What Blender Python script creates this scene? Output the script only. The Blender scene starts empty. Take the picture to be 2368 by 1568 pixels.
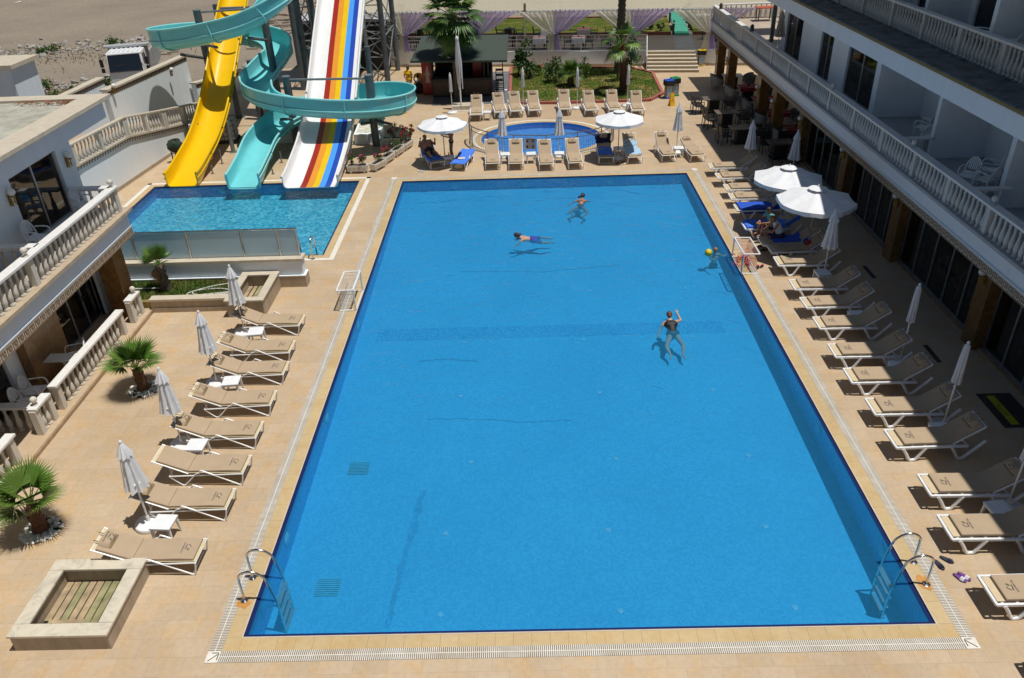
import bpy, bmesh, math, random
from mathutils import Vector, Matrix, noise as mnoise
S = bpy.context.scene
COL = S.collection
PI = math.pi
# ---------------------------------------------------------------- camera, world, sun, exposure
PW, PH, FPX = 2367.0, 1568.0, 1830.0
YAW, PITCH, ROLL = -0.0218294, 0.5427537, -0.0372866
CPOS = Vector((5.330198, -9.573775, 12.0))
_f = Vector((math.sin(YAW)*math.cos(PITCH), math.cos(YAW)*math.cos(PITCH), -math.sin(PITCH)))
_r = Vector((math.cos(YAW), -math.sin(YAW), 0))
_u = _r.cross(_f)
CR = _r*math.cos(ROLL) + _u*math.sin(ROLL)
CU = -_r*math.sin(ROLL) + _u*math.cos(ROLL)
CF = _f
cam = bpy.data.cameras.new('camera')
co = bpy.data.objects.new('camera', cam); COL.objects.link(co)
m = Matrix.Identity(4)
for i in range(3):
    m[i][0] = CR[i]; m[i][1] = CU[i]; m[i][2] = -CF[i]; m[i][3] = CPOS[i]
co.matrix_world = m
cam.sensor_fit = 'HORIZONTAL'; cam.sensor_width = 36.0; cam.lens = FPX/PW*36.0
cam.clip_start = 0.1; cam.clip_end = 2000
S.camera = co
SUNV = Vector((0.26, -0.075, 1.0)).normalized()
w = bpy.data.worlds.new('World'); S.world = w; w.use_nodes = True
nt = w.node_tree; nt.nodes.clear()
sky = nt.nodes.new('ShaderNodeTexSky'); sky.sky_type = 'NISHITA'; sky.sun_disc = False
sky.sun_elevation = math.asin(SUNV.z); sky.sun_rotation = math.atan2(SUNV.x, SUNV.y)
sky.air_density = 1.0; sky.dust_density = 0.6; sky.ozone_density = 1.0
bg = nt.nodes.new('ShaderNodeBackground'); bg.inputs['Strength'].default_value = 0.052
wo = nt.nodes.new('ShaderNodeOutputWorld')
nt.links.new(sky.outputs[0], bg.inputs[0]); nt.links.new(bg.outputs[0], wo.inputs[0])
sl = bpy.data.lights.new('sun', 'SUN'); sl.energy = 4.8; sl.angle = math.radians(0.53); sl.color = (1.0, 0.965, 0.90)
so = bpy.data.objects.new('sun', sl); COL.objects.link(so)
so.rotation_euler = (-SUNV).to_track_quat('-Z', 'Y').to_euler(); so.location = (0, 0, 40)
S.view_settings.view_transform = 'Standard'; S.view_settings.look = 'None'
S.view_settings.exposure = -0.27; S.view_settings.gamma = 1.0; S.view_settings.use_curve_mapping = False
S.cycles.max_bounces = 8; S.cycles.transparent_max_bounces = 24
S.cycles.caustics_reflective = False; S.cycles.caustics_refractive = False
try: S.cycles.use_denoising = True
except Exception: pass

def G(px, py, z=0.0):
    d = CF*FPX + CR*(px-PW/2) - CU*(py-PH/2)
    t = (z-CPOS.z)/d.z
    return CPOS + d*t
def GX(px, py, x):
    d = CF*FPX + CR*(px-PW/2) - CU*(py-PH/2)
    return CPOS + d*((x-CPOS.x)/d.x)
def GY(px, py, y):
    d = CF*FPX + CR*(px-PW/2) - CU*(py-PH/2)
    return CPOS + d*((y-CPOS.y)/d.y)
# ---------------------------------------------------------------- materials
MATS = {}
def srgb(h):
    h = h.lstrip('#'); v = [int(h[i:i+2], 16)/255 for i in (0, 2, 4)]
    return tuple((c/12.92 if c <= .04045 else ((c+.055)/1.055)**2.4) for c in v)
def newmat(name):
    m_ = bpy.data.materials.new(name); m_.use_nodes = True
    n = m_.node_tree.nodes; n.clear()
    o = n.new('ShaderNodeOutputMaterial'); b = n.new('ShaderNodeBsdfPrincipled')
    m_.node_tree.links.new(b.outputs[0], o.inputs[0])
    MATS[name] = m_
    return m_, n, m_.node_tree.links, b, o
def coords(n, l, scale=(1, 1, 1), world=True, rot=(0, 0, 0)):
    if world:
        g = n.new('ShaderNodeNewGeometry'); src = g.outputs['Position']
    else:
        t = n.new('ShaderNodeTexCoord'); src = t.outputs['Object']
    mp = n.new('ShaderNodeMapping'); mp.inputs['Scale'].default_value = scale; mp.inputs['Rotation'].default_value = rot
    l.new(src, mp.inputs[0]); return mp.outputs[0]
def noise(n, l, vec, sc, det=4, rough=.55):
    t = n.new('ShaderNodeTexNoise'); t.inputs['Scale'].default_value = sc; t.inputs['Detail'].default_value = det
    t.inputs['Roughness'].default_value = rough
    if vec is not None: l.new(vec, t.inputs['Vector'])
    return t
def ramp(n, l, fac, stops):
    r = n.new('ShaderNodeValToRGB'); e = r.color_ramp.elements
    while len(e) > 1: e.remove(e[0])
    e[0].position = stops[0][0]; e[0].color = (*stops[0][1], 1)
    for p_, c in stops[1:]:
        k = e.new(p_); k.color = (*c, 1)
    l.new(fac, r.inputs[0]); return r.outputs[0]
def mixc(n, l, fac, a, b, mode='MIX'):
    x = n.new('ShaderNodeMix'); x.data_type = 'RGBA'; x.blend_type = mode
    for s, v in ((0, fac), (6, a), (7, b)):
        if hasattr(v, 'is_linked') or hasattr(v, 'links'): l.new(v, x.inputs[s])
        elif isinstance(v, (int, float)): x.inputs[s].default_value = v
        else: x.inputs[s].default_value = (*v, 1)
    return x.outputs[2]
def bump(n, l, h, b, strength=.2, dist=.01):
    k = n.new('ShaderNodeBump'); k.inputs['Strength'].default_value = strength; k.inputs['Distance'].default_value = dist
    l.new(h, k.inputs['Height']); l.new(k.outputs[0], b.inputs['Normal']); return k
def M(name, col, rough=.5, var=.12, sc=6, metal=0, spec=.5, bmp=0, bsc=40, world=False, det=4):
    """plain painted / plastic / fabric surface with a little procedural variation"""
    if name in MATS: return MATS[name]
    m_, n, l, b, o = newmat(name)
    b.inputs['Roughness'].default_value = rough; b.inputs['Metallic'].default_value = metal
    b.inputs['Specular IOR Level'].default_value = spec
    v = coords(n, l, world=world)
    t = noise(n, l, v, sc, det)
    lo = tuple(c*(1-var) for c in col); hi = tuple(min(1, c*(1+var*.7)) for c in col)
    l.new(ramp(n, l, t.outputs[0], [(.3, lo), (.7, hi)]), b.inputs['Base Color'])
    if bmp:
        t2 = noise(n, l, v, bsc, 3); bump(n, l, t2.outputs[0], b, bmp, .01)
    return m_
def M_tile(name, c1, c2, mortar, bw, bh, ms=.006, rough=.45, blot=None, offset=.5, rot=0, bmp=.15, varsc=.9, stain=.25, bias=0):
    if name in MATS: return MATS[name]
    m_, n, l, b, o = newmat(name)
    v = coords(n, l, rot=(0, 0, rot))
    br = n.new('ShaderNodeTexBrick'); br.offset = offset; br.inputs['Scale'].default_value = 1
    br.inputs['Brick Width'].default_value = bw; br.inputs['Row Height'].default_value = bh
    br.inputs['Mortar Size'].default_value = ms; br.inputs['Mortar Smooth'].default_value = .3; br.inputs['Bias'].default_value = bias
    br.inputs['Color1'].default_value = (*c1, 1); br.inputs['Color2'].default_value = (*c2, 1); br.inputs['Mortar'].default_value = (*mortar, 1)
    l.new(v, br.inputs['Vector'])
    c = br.outputs['Color']
    t = noise(n, l, v, 1.7, 6, .65)
    if blot:
        f = ramp(n, l, t.outputs[0], [(.47, (0, 0, 0)), (.72, (.75, .75, .75))])
        c = mixc(n, l, f, c, blot)
    t2 = noise(n, l, v, 9, 5, .7)
    g = ramp(n, l, t2.outputs[0], [(.3, (1-stain, 1-stain, 1-stain)), (.7, (1.0, 1.0, 1.0))])
    c = mixc(n, l, 1.0, c, g, 'MULTIPLY')
    t3 = noise(n, l, v, .22, 4, .6)
    g3 = ramp(n, l, t3.outputs[0], [(.35, (.86, .84, .82)), (.65, (1, 1, 1))])
    c = mixc(n, l, 1.0, c, g3, 'MULTIPLY')
    l.new(c, b.inputs['Base Color']); b.inputs['Roughness'].default_value = rough
    b.inputs['Specular IOR Level'].default_value = .3
    bump(n, l, br.outputs['Fac'], b, -bmp, .004)
    return m_
# deck, coping, grating
M_tile('travertine', (.61, .475, .33), (.55, .425, .29), (.42, .31, .20), .61, .405, .003, blot=(.62, .40, .18), stain=.15)
M_tile('grey_paver', (.20, .20, .21), (.16, .165, .17), (.30, .30, .30), .6, .4, .005, stain=.2)
M_tile('terrace_paver', (.21, .175, .145), (.18, .15, .125), (.09, .08, .07), .5, .25, .006, stain=.3)
M_tile('coping_stone', (.62, .475, .265), (.60, .45, .245), (.38, .28, .17), .33, .5, .005, blot=(.56, .37, .15), offset=0, stain=.12)
M_tile('upper_terrace_tile', (.55, .46, .36), (.50, .42, .33), (.4, .33, .26), .6, .6, .004, offset=0, stain=.12)
def grating(name, rot):
    m_, n, l, b, o = newmat(name)
    v = coords(n, l, rot=(0, 0, rot))
    s = n.new('ShaderNodeSeparateXYZ'); l.new(v, s.inputs[0])
    def math_(op, a, b_=None):
        k = n.new('ShaderNodeMath'); k.operation = op
        for i, q in enumerate((a, b_)):
            if q is None: continue
            if isinstance(q, (int, float)): k.inputs[i].default_value = q
            else: l.new(q, k.inputs[i])
        return k.outputs[0]
    fr = math_('FRACT', math_('MULTIPLY', s.outputs[0], 1/.036))
    slot = math_('GREATER_THAN', fr, .55)
    t = noise(n, l, v, 3, 4)
    base = ramp(n, l, t.outputs[0], [(.3, (.62, .56, .46)), (.7, (.78, .75, .68))])
    dirt = noise(n, l, v, .8, 5, .7)
    base = mixc(n, l, ramp(n, l, dirt.outputs[0], [(.5, (0, 0, 0)), (.75, (.6, .6, .6))]), base, (.42, .30, .16))
    c = mixc(n, l, slot, base, (.16, .13, .10))
    l.new(c, b.inputs['Base Color']); b.inputs['Roughness'].default_value = .55
    inv = math_('SUBTRACT', 1, slot); bump(n, l, inv, b, .6, .01)
    return m_
grating('grate_along_x', 0); grating('grate_along_y', PI/2)
M('grate_rib', (.74, .70, .62), .5, .1)
# pool
def mosaic(name, a, b_, c3, sz=.05):
    m_, n, l, b, o = newmat(name)
    v = coords(n, l, scale=(1/sz, 1/sz, 1/sz))
    wn = n.new('ShaderNodeTexWhiteNoise'); wn.noise_dimensions = '3D'
    fl = n.new('ShaderNodeVectorMath'); fl.operation = 'FLOOR'; l.new(v, fl.inputs[0]); l.new(fl.outputs[0], wn.inputs['Vector'])
    c = ramp(n, l, wn.outputs['Value'], [(0, a), (.55, b_), (1, c3)])
    t = noise(n, l, coords(n, l), .35, 5, .65)
    c = mixc(n, l, 1.0, c, ramp(n, l, t.outputs[0], [(.35, (.86, .9, .92)), (.65, (1, 1, 1))]), 'MULTIPLY')
    l.new(c, b.inputs['Base Color']); b.inputs['Roughness'].default_value = .35
    return m_
mosaic('pool_floor_mosaic', (.055, .375, .66), (.07, .42, .71), (.085, .46, .75))
mosaic('pool_wall_mosaic', (.03, .22, .62), (.05, .30, .72), (.07, .38, .80))
mosaic('pool_line_mosaic', (.03, .27, .56), (.055, .35, .64), (.08, .42, .72))
mosaic('slide_pool_mosaic', (.03, .30, .50), (.08, .48, .66), (.25, .66, .76), .10)
mosaic('kids_pool_mosaic', (.06, .22, .60), (.09, .30, .70), (.12, .36, .78), .12)
M('navy_tile', (.01, .02, .11), .3, .2, 20)
def water(name, tint, bsc=2.2, bstr=.25, milk=(.03, .35, .65), mf=.3):
    m_ = bpy.data.materials.new(name); m_.use_nodes = True; n = m_.node_tree.nodes; l = m_.node_tree.links; n.clear()
    o = n.new('ShaderNodeOutputMaterial'); tr = n.new('ShaderNodeBsdfTransparent'); gl = n.new('ShaderNodeBsdfGlossy')
    mx = n.new('ShaderNodeMixShader'); fr = n.new('ShaderNodeFresnel'); fr.inputs[0].default_value = 1.333
    gl.inputs['Roughness'].default_value = .02
    tr.inputs[0].default_value = (*tint, 1)
    v = coords(n, l)
    w1 = noise(n, l, v, bsc, 3, .6); w2 = noise(n, l, v, bsc*5, 2, .5)
    w1.inputs['Distortion'].default_value = 1.4
    ad = n.new('ShaderNodeMath'); ad.operation = 'MULTIPLY_ADD'; ad.inputs[1].default_value = .22
    l.new(w2.outputs[0], ad.inputs[0]); l.new(w1.outputs[0], ad.inputs[2])
    bp = n.new('ShaderNodeBump'); bp.inputs['Strength'].default_value = bstr; bp.inputs['Distance'].default_value = .12
    l.new(ad.outputs[0], bp.inputs['Height']); l.new(bp.outputs[0], gl.inputs['Normal']); l.new(bp.outputs[0], fr.inputs['Normal'])
    df = n.new('ShaderNodeBsdfDiffuse'); df.inputs[0].default_value = (*milk, 1); l.new(bp.outputs[0], df.inputs['Normal'])
    m0 = n.new('ShaderNodeMixShader'); m0.inputs[0].default_value = mf; l.new(tr.outputs[0], m0.inputs[1]); l.new(df.outputs[0], m0.inputs[2])
    l.new(fr.outputs[0], mx.inputs[0]); l.new(m0.outputs[0], mx.inputs[1]); l.new(gl.outputs[0], mx.inputs[2]); l.new(mx.outputs[0], o.inputs[0])
    MATS[name] = m_; return m_
water('pool_water', (.60, .86, .97), 1.5, .6, (.03, .33, .64), .24)
water('slide_water', (.70, .90, .95), 3.0, .5, (.04, .36, .55), .07)
water('kids_water', (.80, .93, .98), 4.0, .12, (.06, .30, .75), .05)
# walls etc.
def wallmat(name, col, st=.10, sc=1.2, rough=.8):
    m_, n, l, b, o = newmat(name)
    v = coords(n, l); v2 = coords(n, l, scale=(1, 1, .15))
    t = noise(n, l, v2, sc*2, 6, .7); t2 = noise(n, l, v, 22, 4)
    c = mixc(n, l, 1, col, ramp(n, l, t.outputs[0], [(.35, (1-st, 1-st*1.05, 1-st*1.15)), (.65, (1, 1, 1))]), 'MULTIPLY')
    l.new(c, b.inputs['Base Color']); b.inputs['Roughness'].default_value = rough; b.inputs['Specular IOR Level'].default_value = .25
    bump(n, l, t2.outputs[0], b, .12, .01); return m_
wallmat('white_render', (.79, .84, .88), .06); wallmat('blue_white_render', (.76, .81, .86), .06); wallmat('grey_render', (.42, .43, .45))
wallmat('pale_stone', (.60, .53, .42), .15, 2, .5); wallmat('beige_stone', (.52, .42, .30), .22, 2.5, .55)
wallmat('cream_cladding', (.44, .36, .27), .25, 2.5, .5)
wallmat('white_marble', (.78, .77, .75), .12, 4, .35)
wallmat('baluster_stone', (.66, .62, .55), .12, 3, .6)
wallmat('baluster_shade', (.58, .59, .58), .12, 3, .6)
wallmat('roof_membrane', (.46, .45, .38), .35, 1.2, .9)
wallmat('stained_ledge', (.22, .225, .23), .6, 1.0, .9)
wallmat('gold_trim', (.30, .22, .07), .3, 3, .6)
wallmat('frieze_ground', (.62, .58, .50), .15, 4); wallmat('frieze_brown', (.26, .16, .085), .2, 6)
def marble(name, a, b_, c3):
    m_, n, l, b, o = newmat(name); v = coords(n, l)
    t = noise(n, l, v, 2.2, 8, .72); t.inputs['Distortion'].default_value = 1.6
    l.new(ramp(n, l, t.outputs[0], [(.3, a), (.52, b_), (.72, c3)]), b.inputs['Base Color']); b.inputs['Roughness'].default_value = .28; return m_
marble('brown_marble', (.10, .05, .018), (.20, .105, .035), (.30, .18, .07))
marble('cap_marble', (.40, .36, .30), (.62, .56, .44), (.68, .62, .52))
M('white_plastic', (.78, .79, .80), .38, .05); M('cream_plastic', (.66, .58, .44), .45, .08)
M('white_metal', (.80, .80, .79), .32, .05); M('grey_metal', (.12, .14, .155), .5, .25, 3, .35); M('mid_metal', (.25, .28, .30), .42, .15, 3, .5)
M('dark_metal', (.035, .038, .042), .5, .2); M('chrome', (.62, .61, .58), .18, .1, 5, 1.0)
M('aluminium', (.45, .46, .48), .35, .1, 5, .7); M('steel_rail', (.30, .30, .29), .3, .1, 5, .8)
M('cushion_beige', (.435, .325, .215), .85, .06, 3, bmp=.15, bsc=160); M('cushion_trim_and_shade', (.22, .155, .075), .85, .1)
M('sling_beige', (.62, .50, .32), .7, .06); M('sling_light', (.62, .53, .33), .7, .08)
M('logo_blue', (.045, .03, .09), .7, .1); M('logo_green', (.10, .16, .05), .7, .1); M('logo_grey', (.10, .08, .09), .8, .1); M('logo_brown', (.16, .10, .05), .8, .1)
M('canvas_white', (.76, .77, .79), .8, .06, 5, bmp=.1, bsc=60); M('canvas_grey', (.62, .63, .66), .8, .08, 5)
M('canvas_beige', (.42, .36, .31), .85, .1)
M('towel_blue', (.06, .20, .74), .95, .15, 12, bmp=.5, bsc=90); M('towel_royal', (.02, .09, .52), .95, .2, 10, bmp=.5, bsc=90)
M('towel_sky', (.36, .56, .74), .95, .12, 12, bmp=.5, bsc=90); M('towel_navy', (.008, .012, .04), .95, .2, 12)
M('slide_yellow', (.80, .50, .005), .22, .05, 2); M('slide_turquoise', (.17, .60, .63), .25, .06, 2); M('slide_white', (.80, .80, .79), .25, .04, 2)
M('slide_rim', (.26, .68, .69), .3, .05, 2)
for nm, c in (('red', (.34, .022, .012)), ('orange', (.76, .30, .03)), ('gold', (.78, .52, .004)), ('sky', (.07, .33, .86)), ('blue', (.018, .065, .42))):
    M('stripe_'+nm, c, .25, .05, 2)
M('sign_yellow', (.80, .47, .015), .45, .08); M('sign_black', (.03, .025, .02), .6, .1); M('sign_red', (.55, .05, .03), .5, .1)
M('bin_blue', (.01, .08, .62), .4, .1); M('bin_green', (.01, .28, .08), .4, .1); M('bin_yellow', (.85, .60, .01), .4, .1); M('bin_black', (.02, .02, .022), .5, .1)
M('bin_steel', (.38, .42, .46), .35, .12, 8, .6)
M('fridge_red', (.33, .012, .008), .3, .08); M('fridge_print', (.55, .42, .38), .5, .1)
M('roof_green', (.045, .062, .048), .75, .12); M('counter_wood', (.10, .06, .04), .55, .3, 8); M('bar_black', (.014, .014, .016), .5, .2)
M('dark_wicker', (.018, .016, .015), .6, .3, 60, bmp=.4, bsc=120); M('brown_wicker', (.03, .02, .014), .6, .3, 60); M('grey_wicker', (.30, .31, .30), .7, .25, 60, bmp=.4, bsc=120)
M('table_marble', (.16, .13, .10), .25, .3, 3); M('table_dark', (.025, .022, .02), .5, .2)
M('cloth_red', (.40, .02, .03), .85, .1); M('cloth_white', (.62, .64, .74), .85, .06); M('cloth_grey', (.30, .28, .32), .85, .08)
M('planter_white', (.74, .70, .63), .6, .1, 8); M('soil', (.03, .02, .013), .95, .3, 20)
M('red_kerb', (.36, .105, .085), .75, .15, 5); M('kerb_brown', (.13, .04, .03), .8, .2)
M('leaf_dark', (.04, .095, .018), .55, .35, 3); M('leaf_mid', (.055, .125, .018), .5, .3, 3); M('leaf_light', (.11, .19, .03), .5, .25, 3); M('leaf_yellow', (.17, .19, .03), .55, .25, 3)
M('palm_leaf', (.05, .125, .016), .42, .3, 3); M('palm_leaf_lit', (.085, .185, .022), .42, .3, 3); M('palm_leaf_pale', (.12, .20, .032), .42, .25, 3); M('palm_dead', (.20, .12, .045), .8, .3, 5)  # deck palms' leaf green brightened to imitate light shining through the blades
M('trunk_brown', (.10, .045, .022), .9, .45, 14, bmp=.8, bsc=30); M('trunk_grey', (.13, .105, .08), .9, .4, 12, bmp=.8, bsc=30); M('bark', (.12, .08, .05), .9, .3, 12)
M('flower_red', (.36, .012, .05), .6, .2, 8); M('flower_pink', (.55, .02, .14), .6, .2, 8)
M('pebble_white', (.74, .72, .64), .6, .12, 12); M('wood_slat', (.40, .30, .18), .8, .35, 4, bmp=.4, bsc=25); M('wood_slat_green', (.30, .28, .14), .8, .35, 4)
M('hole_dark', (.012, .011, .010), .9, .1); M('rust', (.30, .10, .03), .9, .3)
M('hose', (.62, .62, .56), .5, .08); M('rubber_black', (.014, .014, .015), .6, .2)
M('ball_yellow', (.80, .60, .01), .45, .06); M('red_rope', (.60, .02, .02), .8, .1); M('net_white', (.62, .56, .48), .8, .1)
M('walkway_green', (.045, .30, .20), .8, .15, 4); M('red_top', (.50, .11, .05), .4, .1)
M('curtain_rod', (.70, .70, .68), .5, .1); M('truck_white', (.76, .77, .78), .35, .06); M('truck_bed', (.42, .43, .44), .5, .2, 4)
M('ibc_white', (.62, .63, .60), .6, .1); M('cover_green', (.012, .03, .018), .7, .3, 4)
M('lamp_brass', (.34, .22, .04), .35, .15, 5, .6); M('lamp_bronze', (.05, .045, .04), .5, .2); M('globe', (.80, .80, .78), .3, .03)
M('rock', (.40, .37, .32), .9, .3, 4); M('mat_brown', (.045, .035, .03), .95, .3, 30); M('mat_yellow', (.42, .40, .01), .9, .1)
M('orange_thing', (.70, .20, .04), .6, .1); M('skirting', (.36, .25, .15), .5, .2)
M('slipper_navy', (.02, .025, .05), .6, .2); M('slipper_purple', (.14, .04, .24), .6, .1); M('slipper_white', (.72, .70, .74), .6, .1); M('slipper_pink', (.55, .05, .14), .6, .2)
# people
for nm, c in (('skin_tan', (.36, .18, .105)), ('skin_dark', (.20, .095, .05)), ('skin_fair', (.50, .30, .21))):
    M(nm, c, .5, .08, 8, spec=.35)
M('hair_black', (.012, .008, .006), .5, .3, 40); M('hair_brown', (.05, .022, .012), .5, .3, 40); M('hair_blond', (.26, .15, .06), .55, .3, 40); M('hair_red', (.13, .045, .018), .5, .3, 40)
M('eye_dark', (.01, .01, .01), .3, .05); M('lip', (.24, .07, .06), .5, .05)
M('shirt_yellow', (.82, .47, .006), .85, .08); M('trouser_white', (.66, .65, .66), .85, .06); M('swim_black', (.008, .008, .011), .6, .2); M('swim_navy', (.012, .016, .045), .6, .2)
M('swim_purple', (.05, .04, .35), .7, .5, 22); M('shirt_white', (.72, .72, .78), .85, .05); M('shirt_teal', (.16, .42, .42), .85, .08); M('short_red', (.55, .02, .015), .8, .1)
M('paper', (.62, .55, .50), .8, .25, 40); M('bottle_orange', (.75, .22, .01), .35, .08)
def glassy(name, tint, refl=.12, dark=None, trans=.5, rough=.03):
    m_ = bpy.data.materials.new(name); m_.use_nodes = True; n = m_.node_tree.nodes; l = m_.node_tree.links; n.clear()
    o = n.new('ShaderNodeOutputMaterial'); tr = n.new('ShaderNodeBsdfTransparent'); tr.inputs[0].default_value = (*tint, 1)
    df = n.new('ShaderNodeBsdfDiffuse'); df.inputs[0].default_value = (*(dark or (.02, .02, .02)), 1)
    gl = n.new('ShaderNodeBsdfGlossy'); gl.inputs['Roughness'].default_value = rough
    a = n.new('ShaderNodeMixShader'); a.inputs[0].default_value = 1-trans
    l.new(tr.outputs[0], a.inputs[1]); l.new(df.outputs[0], a.inputs[2])
    b = n.new('ShaderNodeMixShader'); lw = n.new('ShaderNodeLayerWeight'); lw.inputs[0].default_value = .35
    mm = n.new('ShaderNodeMath'); mm.operation = 'MULTIPLY_ADD'; mm.inputs[1].default_value = .5; mm.inputs[2].default_value = refl
    l.new(lw.outputs['Fresnel'], mm.inputs[0]); l.new(mm.outputs[0], b.inputs[0])
    l.new(a.outputs[0], b.inputs[1]); l.new(gl.outputs[0], b.inputs[2]); l.new(b.outputs[0], o.inputs[0])
    MATS[name] = m_; return m_
glassy('glass_dark', (.25, .27, .28), .10, (.012, .013, .014), .55)
glassy('glass_ground', (.62, .66, .68), .02, (.012, .013, .014), .9)
glassy('glass_frosted', (.72, .82, .85), .02, (.58, .70, .75), .38, .2)
glassy('glass_windscreen', (.10, .12, .12), .10, (.012, .013, .014), .4)
def sheer(name, c, tr=.25):
    m_ = bpy.data.materials.new(name); m_.use_nodes = True; n = m_.node_tree.nodes; l = m_.node_tree.links; n.clear()
    o = n.new('ShaderNodeOutputMaterial'); t = n.new('ShaderNodeBsdfTransparent'); d = n.new('ShaderNodeBsdfDiffuse'); tl = n.new('ShaderNodeBsdfTranslucent')
    d.inputs[0].default_value = (*c, 1); tl.inputs[0].default_value = (*c, 1)
    a = n.new('ShaderNodeMixShader'); a.inputs[0].default_value = .5; l.new(d.outputs[0], a.inputs[1]); l.new(tl.outputs[0], a.inputs[2])
    b = n.new('ShaderNodeMixShader'); v = coords(n, l); tx = noise(n, l, v, 6, 3)
    mm = n.new('ShaderNodeMath'); mm.operation = 'MULTIPLY_ADD'; mm.inputs[1].default_value = .3; mm.inputs[2].default_value = tr-.15
    l.new(tx.outputs[0], mm.inputs[0]); l.new(mm.outputs[0], b.inputs[0])
    l.new(a.outputs[0], b.inputs[1]); l.new(t.outputs[0], b.inputs[2]); l.new(b.outputs[0], o.inputs[0]); MATS[name] = m_
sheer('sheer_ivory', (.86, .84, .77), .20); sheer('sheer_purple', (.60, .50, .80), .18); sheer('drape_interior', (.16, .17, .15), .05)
sheer('canopy_fabric', (.80, .75, .58), 0.28)
def ground(name, stops, sc=.6, sc2=6, bm=.4):
    m_, n, l, b, o = newmat(name); v = coords(n, l)
    t = noise(n, l, v, sc, 8, .65); t2 = noise(n, l, v, sc2, 6, .75)
    c = ramp(n, l, t.outputs[0], stops)
    c = mixc(n, l, 1, c, ramp(n, l, t2.outputs[0], [(.3, (.72, .72, .72)), (.7, (1.12, 1.12, 1.12))]), 'MULTIPLY')
    l.new(c, b.inputs['Base Color']); b.inputs['Roughness'].default_value = .95; b.inputs['Specular IOR Level'].default_value = .1
    bump(n, l, t2.outputs[0], b, bm, .05)
ground('beach_sand', [(.3, (.23, .195, .155)), (.5, (.27, .228, .18)), (.7, (.30, .25, .195))], .12, 3)
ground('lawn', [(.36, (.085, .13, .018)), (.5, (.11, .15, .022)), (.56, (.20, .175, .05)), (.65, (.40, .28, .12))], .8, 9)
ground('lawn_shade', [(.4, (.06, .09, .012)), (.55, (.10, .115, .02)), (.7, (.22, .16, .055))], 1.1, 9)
M('grass_blade', (.085, .145, .018), .7, .4, 2, world=True); M('grass_dry', (.22, .17, .05), .8, .3, 2, world=True)
M('rubble', (.34, .32, .29), .95, .3, 3, world=True)
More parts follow.
